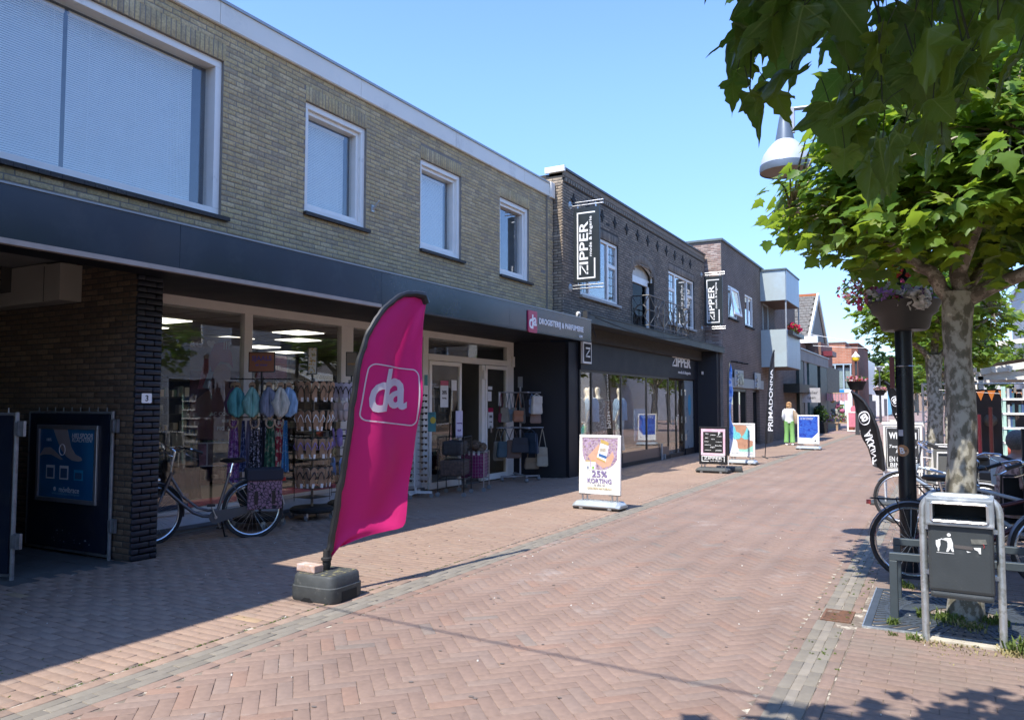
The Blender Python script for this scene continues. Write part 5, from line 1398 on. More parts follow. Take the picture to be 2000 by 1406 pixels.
# ---------------------------------------------------------------- feather flags
def feather(name, label, loc, az, pole, trail, m_cloth, m_pole, group=None, rip=.05, pr=(.022, .010), sleeve=True, nu=14, nv=46, ripple=(9, 7), extra=None):
 """pole, trail: outlines (s along flag direction, z) bottom to top. flag plane direction az from +Y towards +X"""
 t = thing(name, label, 'flag', loc, math.radians(90) - az, group)
 def interp(pts, f):
  L = [0]
  for a, b_ in zip(pts, pts[1:]): L.append(L[-1] + math.dist(a, b_))
  d = f * L[-1]
  for i in range(len(pts) - 1):
   if d <= L[i + 1] or i == len(pts) - 2:
    q = (d - L[i]) / (L[i + 1] - L[i]); return (pts[i][0] + (pts[i + 1][0] - pts[i][0]) * q, pts[i][1] + (pts[i + 1][1] - pts[i][1]) * q)
 def smooth(pts, n=40):
  out = []
  P = [pts[0]] + list(pts) + [pts[-1]]
  for i in range(1, len(P) - 2):
   for k in range(6):
    u = k / 6
    out.append(tuple(.5 * ((2 * P[i][j]) + (-P[i - 1][j] + P[i + 1][j]) * u + (2 * P[i - 1][j] - 5 * P[i][j] + 4 * P[i + 1][j] - P[i + 2][j]) * u * u + (-P[i - 1][j] + 3 * P[i][j] - 3 * P[i + 1][j] + P[i + 2][j]) * u ** 3) for j in range(2)))
  out.append(pts[-1]); return out
 pole_s = smooth(pole); tr = smooth(trail)
 cl0 = next((i for i, p in enumerate(pole_s) if p[1] >= trail[0][1] - .12), 0)
 lead = pole_s[cl0:]
 def yoff(u, v):
  a = rip * (u ** .8) * (1 - .85 * v ** 5)
  return a * (math.sin(v * ripple[0] + u * 3.5) * .55 + math.sin(v * ripple[1] * 2.3 - u * 6 + 1.3) * .3 + .5 * math.sin(v * 31 + u * 9) * .22 + math.sin(u * 9 + v * 3) * .35 + .16 * math.sin(u * 21 - v * 7) * (v ** 2) + .10 * math.sin(v * 17 - u * 13))
 vs = []; fs = []
 def pt(u, v):
  a = interp(lead, v); c = interp(tr, v)
  return Vector((a[0] + (c[0] - a[0]) * u, yoff(u, v), a[1] + (c[1] - a[1]) * u))
 for j in range(nv + 1):
  for i in range(nu + 1): vs.append(pt(i / nu, j / nv))
 for j in range(nv):
  for i in range(nu):
   k = j * (nu + 1) + i; fs.append((k, k + 1, k + nu + 2, k + nu + 1))
 b = MB(); b.add(vs, fs); b.build('flag_cloth', m_cloth, t, smooth=True)
 b = MB(); b.tube([(p[0] - .0, 0, p[1]) for p in pole_s], [pr[0] + (pr[1] - pr[0]) * i / len(pole_s) for i in range(len(pole_s))], 8); b.build('pole', m_pole, t, smooth=True)
 if sleeve:
  b = MB(); n = len(lead)
  b.tube([(p[0] + .004 * math.sin(i * 1.1), .003 * math.sin(i * 1.7), p[1]) for i, p in enumerate(lead)], [(pr[0] + .012 + (pr[1] + .018 - pr[0] - .012) * i / n) * (1 + .10 * math.sin(i * 2.3)) for i in range(n)], 8)
  e = lead[-1]; b.build('sleeve', black, t, smooth=True)
 return t, pt, yoff
def decal(parent, me_src, pt, rev, u0, u1, v0, v1, m_, off, name='lettering', sw=False):
 """bend flat mesh (x 0..1, y 0..1) on to the cloth"""
 for v in me_src.vertices:
  a, c = v.co.x, v.co.y
  uu, vv = (a, c) if not sw else (1 - c, a)
  u = u0 + (u1 - u0) * uu; w = v0 + (v1 - v0) * vv
  p = pt(max(0, min(1, u)), max(0, min(1, w)))
  v.co = (p.x, p.y + off, p.z)
 me_src.materials.clear(); me_src.materials.append(m_); me_src.name = name
 return obj(name, me_src, parent)
def norm_mesh(me, subdiv=True):
 xs = [v.co.x for v in me.vertices]; ys = [v.co.y for v in me.vertices]
 x0, x1, y0, y1 = min(xs), max(xs), min(ys), max(ys)
 bm = bmesh.new(); bm.from_mesh(me)
 bmesh.ops.triangulate(bm, faces=bm.faces[:])
 if subdiv:
  for _ in range(2):
   bmesh.ops.subdivide_edges(bm, edges=[e for e in bm.edges if e.calc_length() > .12 * max(x1 - x0, y1 - y0) * .5], cuts=1)
   bmesh.ops.triangulate(bm, faces=bm.faces[:])
 bm.to_mesh(me); bm.free()
 for v in me.vertices:
  v.co.x = (v.co.x - x0) / (x1 - x0); v.co.y = (v.co.y - y0) / (y1 - y0); v.co.z = 0
 return me
def flat_text(body, bold=.0):
 return norm_mesh(text_mesh(body, 1, bold, 0))
def ring_mesh(outer, inner, n=12):
 me = bpy.data.meshes.new('line'); vs = [(*p, 0) for p in outer] + [(*p, 0) for p in inner]; k = len(outer)
 me.from_pydata(vs, [], [(i, (i + 1) % k, k + (i + 1) % k, k + i) for i in range(k)]); return me
def two_sided(parent, make, pt, u0, u1, v0, v1, m_, sw=False):
 for s in (-1, 1): decal(parent, make(), pt, False, u0, u1, v0, v1, m_, s * .006, sw=sw)
pole = [(0.003, .214), (.016, .327), (.059, .512), (.122, .85), (.191, 1.195), (.255, 1.636), (.322, 1.996), (.443, 2.277), (.627, 2.493), (.846, 2.625), (1.058, 2.637)]
trail = [(.062, .358), (.327, .435), (.581, .466), (.758, .49), (.806, .591), (.889, .832), (.981, 1.158), (1.028, 1.542), (1.051, 1.931), (1.06, 2.323), (1.098, 2.572)]
pink = mat('magenta flag cloth', (.76, .022, .20), .62, var=.03, transl=(.75, .01, .17), bump=.5, bscale=16, coord='obj')
t, pt, yo = feather('beach_flag', 'magenta feather flag with white da logo on a black pole in a rubber foot', (-4.549, 4.911, .0), R(12), pole, trail, pink, rubber, rip=.085, pr=(.018, .008), ripple=(7, 6), nu=22, nv=60)
def rr_loop(w_, n=8):
 o = [(.5 + (a - 0) , c) for a, c in rrect(0, .5, 1, 1, .13, n)]
 i = [(.5 + (a - 0), c) for a, c in rrect(0, .5, 1 - 2 * w_, 1 - 2 * w_, .11, n)]
 def dens(l):
  out = []
  for a, c in zip(l, l[1:] + l[:1]):
   for k in range(6): out.append((a[0] + (c[0] - a[0]) * k / 6, a[1] + (c[1] - a[1]) * k / 6))
  return out
 return ring_mesh(dens(o), dens(i))
cw = mat('white flag print', (.78, .74, .78), .6, var=0, transl=(.6, .5, .6))
def solve_uv(pt, s, z):
 best = None
 for i in range(0, 41):
  for j in range(0, 81):
   p = pt(i / 40, j / 80); d = (p.x - s) ** 2 + (p.z - z) ** 2
   if best is None or d < best[0]: best = (d, i / 40, j / 80)
 return best[1:]
def place_decal(parent, me, quad, m_, off, name='lettering'):
 """me in 0..1 square; quad = four (s,z) corners bl, br, tr, tl in the flag plane; depth follows the cloth"""
 uvq = [solve_uv(pt, *q) for q in quad]
 for v in me.vertices:
  a, c = v.co.x, v.co.y
  u = (uvq[0][0] * (1 - a) + uvq[1][0] * a) * (1 - c) + (uvq[3][0] * (1 - a) + uvq[2][0] * a) * c
  w = (uvq[0][1] * (1 - a) + uvq[1][1] * a) * (1 - c) + (uvq[3][1] * (1 - a) + uvq[2][1] * a) * c
  p = pt(u, w); v.co = (p.x, p.y + off, p.z)
 me.materials.clear(); me.materials.append(m_); me.name = name
 return obj(name, me, parent)
for s in (-1, 1):
 place_decal(t, rr_loop(.022), [(.302, 1.448), (.979, 1.374), (1.025, 1.93), (.418, 1.978)], cw, s * .006, 'logo_outline')
 place_decal(t, flat_text('d', .02), [(.39, 1.519), (.609, 1.531), (.70, 1.909), (.453, 1.901)], cw, s * .006)
 place_decal(t, flat_text('a', .02), [(.597, 1.563), (.889, 1.543), (.911, 1.806), (.653, 1.833)], cw, s * .006)
b = MB(); b.tube([(.82, 0, 2.612), (.95, 0, 2.637), (1.06, 0, 2.63), (1.10, 0, 2.56)], [.022, .032, .045, .04], 8); b.build('tip_hood', black, t, smooth=True)
b = MB(); b.lathe([(.024, .21), (.032, .22), (.034, .29), (.044, .295), (.044, .315), (.030, .32), (.028, .38)], (0, 0, 0), 12); b.build('socket', rubber, t, smooth=True)
FT = thing('ballast_block', 'dark grey rubber ballast block with yellow dusted top under the magenta flag', 'ballast block', (-4.515, 4.885, 0), R(3))
def rsec(w_, d_, r, z): return [(a, c, z) for a, c in rrect(0, 0, w_, d_, r, 4)]
b = MB(); secs = [(.44, .40, .07, .0), (.455, .415, .075, .02), (.455, .415, .075, .118), (.435, .395, .07, .124), (.425, .385, .07, .195), (.40, .36, .06, .212)]
n = len(rsec(1, 1, .1, 0)); vs = []
for q in secs: vs += rsec(*q)
for k, p in enumerate(vs):      # notches in the lower edge
 if k < 2 * n and ((abs(p[0] + .05) < .04 and p[1] < 0)): vs[k] = (p[0], p[1], p[2] + .04)
b.add(vs, [(r_ * n + k, r_ * n + (k + 1) % n, (r_ + 1) * n + (k + 1) % n, (r_ + 1) * n + k) for r_ in range(len(secs) - 1) for k in range(n)] + [tuple(range((len(secs) - 1) * n, len(secs) * n))])
b.build('block', rubber2, FT, smooth=True)
b = MB(); b.box(.20, .2305, -.09, .10, 0, .085); b.build('side_opening', blackm, FT)
b = MB(); b.prism([(-.10, 0), (-.06, .035), (.0, .035), (.03, 0)], (-.2105, -.19)); b.build('front_notch', blackm, FT)
b = MB(); b.prism(rrect(0, 0, .37, .33, .05), (.2125, .2140), 0, 'z'); b.build('worn_top', mat('yellow dusted rubber', (.05, .053, .05), .7, var=.2, dirt=(.33, .29, .12), dscale=22, dth=(.53, .66)), FT)
BR = thing('loose_brick', 'loose pinkish brick lying on the rubber flag block', 'brick', (-4.625, 4.80, .215), R(-4))
MB().bbox(-.11, .105, -.05, .05, 0, .06, .008).build('brick_body', mat('pink brick', (.50, .33, .25), .9, var=.2, scale=25, bump=.8, bscale=60, dirt=(.55, .45, .42), dscale=14), BR)
def simple_flag(name, label, loc, az, pole, trail, m_, words, wm, group=None, rip=.03, base='cross', pr=(.014, .006)):
 global pt
 t, pt_, yo = feather(name, label, loc, az, pole, trail, m_, mat('pole white', (.6, .6, .6), .4) if base == 'white' else black, group, rip, pr, True, 8, 36)
 pt = pt_
 for (kind, body, quad, bold) in words:
  for s in (-1, 1):
   q = quad if s < 0 else [quad[1], quad[0], quad[3], quad[2]] if False else quad
   me = flat_text(body, bold) if kind == 'text' else rr_loop(.05) if kind == 'ring' else None
   if kind == 'circle':
    n = 28; me = ring_mesh([(.5 + .5 * math.cos(6.283 * k / n), .5 + .5 * math.sin(6.283 * k / n)) for k in range(n)], [(.5 + .42 * math.cos(6.283 * k / n), .5 + .42 * math.sin(6.283 * k / n)) for k in range(n)])
   place_decal(t, me, q, wm, s * .005)
 return t
flagw = mat('white flag lettering', (.8, .8, .8), .6, var=0)
simple_flag('beach_flag', 'tall narrow black flag with white upright lettering near the brick corner', (-4.70, 23.6, 0), R(61), [(0, 0), (.03, .4), (.06, .9), (.11, 1.5), (.16, 2.2), (.21, 2.7), (.33, 3.19)], [(.235, .45), (.27, .9), (.29, 1.5), (.315, 2.2), (.33, 2.7), (.34, 3.15)],
   mat('black flag cloth', (.018, .019, .024), .6), [('text', 'PRIMADONNA', [(.245, .78), (.285, 2.62), (.165, 2.62), (.10, .78)], .015)], flagw, rip=.02)
b = MB(); b.box(-.5, .5, -.02, .02, 0, .012).box(-.02, .02, -.5, .5, .0125, .022)
ob_ = thing('flag_cross', 'thin dark cross foot of the tall black flag', 'cross base', (-4.70, 23.6, 0), R(20)); b.build('cross_bars', anth, ob_)
simple_flag('beach_flag', 'narrow blue and white flag seen edge on behind the boards', (-4.76, 19.45, 0), R(9), [(0, 0), (.02, .4), (.03, 1.2), (.05, 1.9), (.09, 2.35), (.2, 2.66)], [(.2, .42), (.24, .8), (.26, 1.4), (.27, 2.0), (.26, 2.4), (.22, 2.64)],
   ramp_noise('blue flag cloth', [(0, (.06, .20, .62)), (.42, (.18, .36, .78)), (.55, (.50, .62, .85)), (.62, (.10, .25, .68))], 2.5, 2, .6, 0), [], flagw, rip=.06, base='white')
bk = mat('black sheen flag cloth', (.014, .014, .015), .42, transl=(.03, .03, .03))
for i, (loc, az, lab) in enumerate((((-.87, 13.66, 0), -61, 'near black feather flag with circled white letter leaning over the street'), ((-.84, 23.3, 0), -61, 'farther black feather flag partly behind the planter lamp post'))):
 k = 1.0 if i == 0 else 1.22
 pole_ = [(0, 0), (.015, .45), (.05, .9), (.13, 1.25), (.24, 1.5), (.38, 1.68), (.56, 1.80)]
 tr_ = [(.20, .60), (.28, .78), (.36, 1.0), (.43, 1.22), (.49, 1.45), (.54, 1.68), (.575, 1.79)]
 if i: pole_ = [(a * -1 if False else a, c) for a, c in pole_]
 simple_flag('beach_flag', lab, loc, R(az), [(a * k, c * k) for a, c in pole_], [(a * k, c * k) for a, c in tr_], bk,
    [('circle', '', [(.20 * k, 1.34 * k), (.34 * k, 1.20 * k), (.46 * k, 1.38 * k), (.31 * k, 1.52 * k)], 0), ('text', 'B', [(.255 * k, 1.36 * k), (.335 * k, 1.28 * k), (.40 * k, 1.365 * k), (.325 * k, 1.45 * k)], .03), ('text', 'AKKINT', [(.24 * k, 1.19 * k), (.12 * k, .66 * k), (.19 * k, .62 * k), (.34 * k, 1.12 * k)], .02)],
    flagw, 'black feather flags on the right of the street', rip=.05, base='white', pr=(.012, .006))
b = thing('ballast_plate', 'small grey foot plate under the near black feather flag', 'ballast plate', (-.87, 13.66, 0)); MB().bbox(-.22, .22, -.2, .2, 0, .05, .02).build('plate', rubber2, b)
# ---------------------------------------------------------------- pavement boards
def board(x, y, rz, label, w_=.68, h_=.88, zb=.22, fm_=white, foot='silver', face=None):
 t = thing('pavement_board', label, 'sandwich board', (x, y, 0), rz, 'boards standing along the pavement')
 lean = Matrix.Translation((0, 0, zb)) @ Matrix.Rotation(R(-2), 4, 'X') @ Matrix.Translation((0, 0, -zb))
 f = MB(); f.M = lean
 a = .045
 f.box(-w_ / 2, w_ / 2, -.02, .02, zb, zb + a).box(-w_ / 2, w_ / 2, -.02, .02, zb + h_ - a, zb + h_).box(-w_ / 2, -w_ / 2 + a, -.02, .02, zb + a, zb + h_ - a).box(w_ / 2 - a, w_ / 2, -.02, .02, zb + a, zb + h_ - a)
 f.build('board_frame', fm_, t, bev=.006)
 p = MB(); p.M = lean; p.box(-w_ / 2 + a, w_ / 2 - a, -.010, .012, zb + a, zb + h_ - a);
 base = p.build('board_sheet', face if face else paper, t)
 sp_ = MB()
 for sx in (-.72, .72):
  for d in (-.04, .04): sp_.tube([(sx * w_ / 2 + d, 0, .13), (sx * w_ / 2 + d, 0, zb + .01)], .014, 8)
  sp_.box(sx * w_ / 2 - .09, sx * w_ / 2 + .09, -.025, .025, zb - .012, zb - .001)
 sp_.build('springs', steel, t)
 fm2 = {'silver': mat('silver plastic foot', (.40, .44, .46), .35, .3, var=.08), 'black': rubber2}[foot]
 b = MB(); L = w_ * 1.14
 prof = [(-.17, .03), (-.19, .06), (-.12, .125), (.12, .125), (.19, .06), (.17, .03)]
 vs = []
 for k, (xx, s) in enumerate(((-L / 2, .55), (-L / 2 + .06, 1), (L / 2 - .06, 1), (L / 2, .55))):
  for yy, z in prof: vs.append((xx, yy * (.8 + .2 * s), .03 + (z - .03) * s))
 fs = []
 for k in range(3):
  for j in range(6): fs.append((k * 6 + j, k * 6 + (j + 1) % 6, (k + 1) * 6 + (j + 1) % 6, (k + 1) * 6 + j))
 fs += [tuple(range(6)), tuple(range(18, 24))]
 b.add(vs, fs); b.build('foot', fm2, t, bev=.008)
 b = MB(); b.box(-L / 2 + .02, L / 2 - .02, -.165, .165, .012, .032); b.build('foot_underside', rubber, t)
 for sx in (-.3, .3):
  b = MB(); b.M = Matrix.Translation((sx * L, -.15, .028)) @ Matrix.Rotation(R(90), 4, 'Y'); b.lathe([(.028, -.03), (.028, .03)], (0, 0, 0), 10); b.build('wheel', zinc, t)
 def put(mb, name, m_):
  o = mb.build(name, m_, t); return o
 def T(body, size, m_, x_, z_, width, bold=.002, height=None, rot=None):
  o = text(body, size, m_, t, (x_, -.0185 + (z_ - zb) * .035, z_), (R(92), 0, 0), bold=bold * .5, ext=.0006, width=width, height=height)
  return o
 def poly(pts, lv=1):
  b = MB(); b.M = lean; b.prism(pts, (-.010 - .0012 * (lv + 1) + .0002, -.010 - .0012 * lv + .0002)); return b
 return t, put, T, poly
cream_p = mat('cream poster', (.74, .73, .66), .5, var=.03, scale=2)
t, put, T, poly = board(-4.625, 10.93, R(-2), 'white framed board with purple 25% KORTING offer poster, nearest of the boards', .69, .90, .22, face=cream_p)
fl = ramp_noise('lavender field print', [(0, (.14, .08, .13)), (.36, (.32, .20, .33)), (.46, (.42, .34, .26)), (.53, (.42, .30, .46)), (.66, (.55, .44, .50))], 34, 3, .6, 0)
zc = .98;
circ = [(.30 * math.cos(R(a)) + .01, .86 + .27 * math.sin(R(a))) for a in range(180, 361, 12)]
circ = [(-.295, 1.07), (-.29, .84)] + [(c[0], c[1]) for c in circ if -.28 < c[0] < .29] + [(.29, .88), (.295, 1.07)]
put(poly(circ, 1), 'flower_print', fl)
sk = mat('hand print', (.62, .36, .24), .6, var=.12, scale=20)
put(poly([(-.2, .79), (-.02, .98), (.02, .92), (-.02, .82), (.06, .76), (.16, .80), (.21, .88), (.24, .80), (.18, .66), (.05, .62), (-.06, .70), (-.12, .70)], 2), 'hand_print', sk)
put(poly([(-.05, .77), (.015, 1.0), (.15, .955), (.10, .70)], 3), 'bottle_print', wht_print)
put(poly([(.01, 1.0), (.02, 1.055), (.15, 1.01), (.145, .96)], 4), 'bottle_cap_print', mat('gold print', (.55, .38, .12), .5))
put(poly([(-.02, .80), (-.01, .84), (.12, .80), (.11, .76)], 4), 'bottle_label_print', mat('deep blue print', (.05, .14, .34), .5))
put(poly([(-.05, .76), (-.045, .785), (.10, .725), (.098, .70)], 5), 'bottle_base_print', mat('gold print', (.5, .35, .1)))
for xx, c in ((-.235, (.25, .28, .34)), (-.145, (.25, .48, .10))):
 put(poly([(xx, .59), (xx, .71), (xx + .075, .71), (xx + .075, .59)], 3), 'jar_print', wht_print); put(poly([(xx, .712), (xx, .73), (xx + .075, .73), (xx + .075, .712)], 3), 'jar_lid_print', mat('gold print', (.5, .35, .1)))
 put(poly([(xx + .02, .60), (xx + .02, .64), (xx + .055, .64), (xx + .055, .60)], 4), 'jar_label_print', mat('label %d' % int(xx * -1000), c, .6))
pur = mat('purple lettering', (.27, .20, .40), .6)
T('GOLDEN', .03, mat('gold lettering', (.45, .33, .12), .6), .055, .905, .10); T('NATURALS', .03, mat('gold lettering', (.4, .3, .1)), .055, .88, .10)
T('25%', .13, pur, .0, .53, .255, .004, .10); T('KORTING', .1, pur, .0, .425, .40, .003, .075); T('op alles van', .03, mat('grey lettering', (.3, .28, .3)), .0, .362, .19, .0005); T('GOLDEN NATURALS', .05, mat('gold lettering', (.45, .3, .08)), 0, .31, .40, .001, .035)
pinkp = ramp_noise('pink marbled print', [(0, (.62, .32, .42)), (.5, (.72, .45, .54)), (.7, (.78, .58, .65))], 6, 4, .6, 0, lin=True)
t, put, T, poly = board(-4.73, 17.9, R(-3), 'black framed board with pink bordered name list and boxed white lettering', .66, .86, .20, fm_=black, foot='black', face=black)
put(poly([(-.29, .40), (-.29, 1.02), (.29, 1.02), (.29, .40)], 1), 'pink_border', pinkp)
put(poly([(-.235, .455), (-.235, .945), (.235, .945), (.235, .455)], 2), 'name_panel', blackm)
def TT(body, x_, z_, w_):
 o = T(body, .04, sign_w, x_, z_, w_, .001); o.location.y -= .004
for body, x_, z_, w_ in (('ivko', -.14, .90, .07), ('SUMMUM', 0, .87, .12), ('P', .15, .905, .05), ('STUDIO', .15, .84, .11), ('AMC', -.15, .80, .08), ('YAYA', .0, .775, .09), ('Cartier', -.15, .72, .10), ('Primadonna', .14, .715, .14), ('AERATION', -.12, .64, .15), ('Rosa faia', .13, .63, .15), ('ENJOY', .0, .585, .12), ('ANNA BLUE', -.12, .52, .15), ('JANSEN', .13, .515, .14)): TT(body, x_, z_, w_)
for q in ([(-.27, .27), (-.27, .385), (-.255, .385), (-.255, .27)], [(-.27, .372), (-.27, .388), (.27, .388), (.27, .372)], [(.255, .26), (.255, .372), (.27, .372), (.27, .26)], [(-.27, .255), (-.27, .27), (-.1, .27), (-.1, .255)]): put(poly(q, 1), 'line_frame', sign_w)
T('ZIPPER', .1, sign_w, 0, .335, .44, .003, .06); T('mode & lingerie', .03, sign_w, .07, .275, .26, .0006)
t, put, T, poly = board(-4.70, 20.72, R(-3), 'white framed board with aqua lingerie poster', .66, .88, .20, face=ramp_noise('white sheet print', [(0, (.50, .54, .57)), (.5, (.62, .65, .68)), (.7, (.74, .76, .78))], 4, 2, .6, 0, lin=True))
put(poly([(-.24, 1.03), (-.25, .88), (-.20, .72), (-.13, .58), (-.12, .44), (-.05, .38), (.12, .38), (.27, .46), (.28, .54), (.17, .66), (.16, .80), (.17, .92), (.09, 1.03)], 1), 'torso_print', mat('tan skin print', (.42, .22, .14), .6, var=.15, scale=10))
aq = mat('aqua print', (.14, .50, .52), .6, var=.15, scale=30)
put(poly([(-.265, 1.0), (-.29, .78), (-.22, .66), (-.09, .66), (-.015, .72), (-.06, .82), (-.16, .86), (-.20, 1.0)], 2), 'cup_print', aq)
put(poly([(-.015, .72), (.05, .66), (.15, .66), (.20, .76), (.17, .90), (.12, .98), (.10, .90), (.05, .80)], 2), 'cup_print', aq)
put(poly([(-.10, .38), (-.08, .40), (.10, .40), (.28, .50), (.28, .33), (-.09, .33)], 2), 'brief_print', mat('mint print', (.28, .55, .45), .6))
put(poly([(.055, .485), (.06, .50), (.07, .485), (.063, .47)], 2), 'navel_print', mat('dark tan', (.2, .1, .06)))
put(poly([(.17, .64), (.28, .62), (.28, .56), (.2, .57)], 2), 'hand_print', mat('tan skin print', (.42, .22, .14)))
T('PRIMADONNA', .06, sign_w, 0, .315, .56, .002, .06).location.y -= .004
t, put, T, poly = board(-4.18, 28.4, R(-3), 'white framed board with deep blue wave poster, farthest of the boards', .72, 1.0, .20, face=ramp_noise('blue wave print', [(0, (.004, .015, .12)), (.4, (.01, .04, .32)), (.52, (.03, .12, .52)), (.6, (.012, .05, .36)), (.72, (.10, .28, .72))], 4, 3, .5, 0, lin=True, dist=2, stretch=(1, 1, 1.6)))
put(poly([(-.315, .245), (-.315, .42), (.12, .40), (.315, .60), (.315, .245)], 1), 'white_part', wht_print); put(poly([(.2, .29), (.2, .34), (.25, .34), (.25, .29)], 2), 'logo', black)
T('Van de wereld genieten', .04, sign_w, -.05, 1.10, .42, .001); T('met 100% wandelplezier', .03, sign_w, -.05, 1.055, .42, .0005)
WB = thing('ballast_block', 'low dark rubber ballast block lying behind the pink bordered board', 'ballast block', (-4.50, 18.45, 0), R(15)); MB().bbox(-.3, .3, -.2, .2, 0, .12, .04).build('block', rubber2, WB)
CB = thing('chalk_board', 'white framed chalkboard with hand written WELKOM text behind the lamp post', 'chalkboard', (-.62, 14.0, 0), R(-3))
f = MB(); f.box(-.28, .28, -.02, .02, .50, .54).box(-.28, .28, -.02, .02, 1.22, 1.26).box(-.28, -.25, -.02, .02, .54, 1.22).box(.25, .28, -.02, .02, .54, 1.22).box(-.27, -.25, -.02, .02, .05, .5).box(.25, .27, -.02, .02, .05, .5).box(-.30, .30, -.03, .03, 1.262, 1.30)
f.build('board_frame', white, CB)
MB().box(-.25, .25, -.01, .01, .54, 1.22).build('board_sheet', mat('chalk black', (.03, .03, .032), .7, var=.3), CB)
g = MB(); g.box(-.235, .235, -.0125, -.0115, .555, .563).box(-.235, .235, -.0125, -.0115, 1.197, 1.205).box(-.235, -.228, -.0125, -.0115, .563, 1.197).box(.228, .235, -.0125, -.0115, .563, 1.197); g.build('chalk_line', sign_w, CB)
text('ook', .06, sign_w, CB, (.02, -.0125, 1.175), FY, width=.1); text('WELKOM', .12, sign_w, CB, (0, -.0125, 1.08), FY, bold=.004, ext=.0005, width=.40, height=.11); text('bij', .05, sign_w, CB, (.03, -.0125, .985), FY, width=.06)
text('Tweedehands', .08, sign_w, CB, (0, -.0125, .905), FY, bold=.001, ext=.0005, width=.40, shear=.3); text('kleding', .08, sign_w, CB, (.02, -.0125, .82), FY, bold=.001, ext=.0005, width=.25, shear=.3)
text('EN GEZELLIG', .08, sign_w, CB, (0, -.0125, .70), FY, bold=.001, ext=.0005, width=.40, height=.085); text('BINNEN!', .08, sign_w, CB, (0, -.0125, .605), FY, bold=.001, ext=.0005, width=.38, height=.07)
WT = thing('white_a_board', 'small white A board with faint print beyond the black flag', 'sandwich board', (-1.25, 27, 0), 0)
MB().box(-.3, .3, -.02, .02, .15, 1.1).build('board_sheet', mat('off white', (.62, .6, .52)), WT); MB().box(-.32, .32, -.05, .05, 0, .15).build('foot', black, WT)
# ---------------------------------------------------------------- planter lamp post, lamp, bin
LP = thing('lamp_post', 'black lamp post with conical silver lamp on a side arm over the street', 'lamp post', (-.34, 8.35, 0), 0)
postm = mat('black green post', (.010, .016, .022), .3, .2, var=.1)
b = MB(); b.tube([(0, 0, 0), (0, 0, 2.9), (0, 0, 4.9)], [.079, .075, .055], 16); b.build('post', postm, LP, smooth=True)
b = MB(); b.tube([(0, 0, 4.6), (-.3, -.05, 4.63), (-1.03, -.18, 4.63)], .022, 8); b.tube([(0, 0, 4.2), (-.35, -.05, 4.6)], .014, 6); b.build('arm', mat('grey arm', (.2, .22, .24), .4, .5), LP, smooth=True)
lx, ly, lz = -1.03, -.18, 3.975
b = MB(); b.lathe([(.252, 0), (.256, .03), (.252, .075), (.243, .08)], (lx, ly, lz), 32, caps=False); b.build('lamp_rim', mat('grey lamp rim', (.17, .20, .23), .35, .4), LP, smooth=True)
b = MB(); b.lathe([(.243, .08), (.236, .13), (.213, .19), (.176, .245), (.133, .295), (.095, .33)], (lx, ly, lz), 32, caps=False); b.build('lamp_shade', mat('silver lamp shade', (.66, .67, .68), .38, .35, var=.02), LP, smooth=True)
b = MB(); b.lathe([(.095, .33), (.078, .43), (.056, .55), (.036, .64), (.022, .68), (.02, .70)], (lx, ly, lz), 20); b.build('lamp_cone', mat('grey lamp cone', (.15, .18, .21), .35, .4), LP, smooth=True)
b = MB(); b.lathe([(.25, .01), (.20, .10), (.10, .2), (.02, .22)], (lx, ly, lz), 24); b.lathe([(.06, .02), (.06, .16)], (lx, ly, lz), 12); b.build('lamp_inside', mat('brown lamp inside', (.16, .12, .10), .5), LP, smooth=True)
b = MB(); b.box(lx + .07, lx + .10, ly - .02, ly + .02, lz + .4, lz + .66); b.build('bracket', zinc, LP)
for zz in (1.96, 1.76): MB().tube([(math.cos(k * .524) * .079, math.sin(k * .524) * .079, zz) for k in range(12)], .005, 5, closed=True).build('band_clamp', steel, LP) if zz == 1.96 else None
b = MB(); b.box(-.125, -.085, -.04, .06, 1.75, 2.05); b.build('side_plate', mat('reddish sign edge', (.16, .05, .05), .6), LP)
ST = thing('round_sticker', 'round orange sticker with white B on the black post', 'sticker', (-.34, 8.35, 1.15), 0)
def on_post(mb_pts, r, z): return [(r * math.sin(a), -r * math.cos(a), z_) for a, z_ in mb_pts]
b = MB(); n = 22; c0 = -.42
b.add(on_post([(c0, .0)] + [(c0 + .058 / .08 * math.cos(6.283 * k / n), .056 * math.sin(6.283 * k / n)) for k in range(n)], .0815, 0), [(0, k + 1, (k + 1) % n + 1) for k in range(n)]); b.build('sticker_disc', mat('orange sticker', (.42, .22, .10), .5), ST)
me = norm_mesh(text_mesh('B', 1, .03, 0));
for v in me.vertices:
 a = c0 + (v.co.x - .5) * .55 - (v.co.y - .5) * .1; z_ = (v.co.y - .5) * .06; v.co = (.084 * math.sin(a), -.084 * math.cos(a), z_)
obj('lettering', me, ST, sign_w)
for k, (dz, da) in enumerate(((.17, -.55), )):
 b = MB(); b.add(on_post([(da - .3, dz - .03), (da + .3, dz - .03), (da + .3, dz + .03), (da - .3, dz + .03)], .082, 0), [(0, 1, 2, 3)]); b.build('small_sticker', mat('pale sticker', (.45, .48, .52), .5), ST)
PB = thing('hanging_planter', 'large dark round planter of white and pink flowers on the lamp post', 'planter', (-.32, 8.28, 2.30), 0)
b = MB(); b.lathe([(.19, 0), (.21, .02), (.235, .13), (.285, .17), (.315, .27), (.33, .275), (.325, .26), (.29, .2)], (0, 0, 0), 36); b.build('planter_bowl', mat('dark brown plastic', (.030, .028, .027), .45, var=.1), PB, smooth=True)
bloom(PB, -.02, -.05, .34, .34, .32, .14, 520, [(.62, .62, .60), (.66, .66, .60), (.60, .10, .22), (.35, .2, .5)], .033)
bloom(PB, .10, -.27, .27, .13, .07, .10, 90, [(.82, .82, .80), (.78, .78, .76)], .045, green=False)
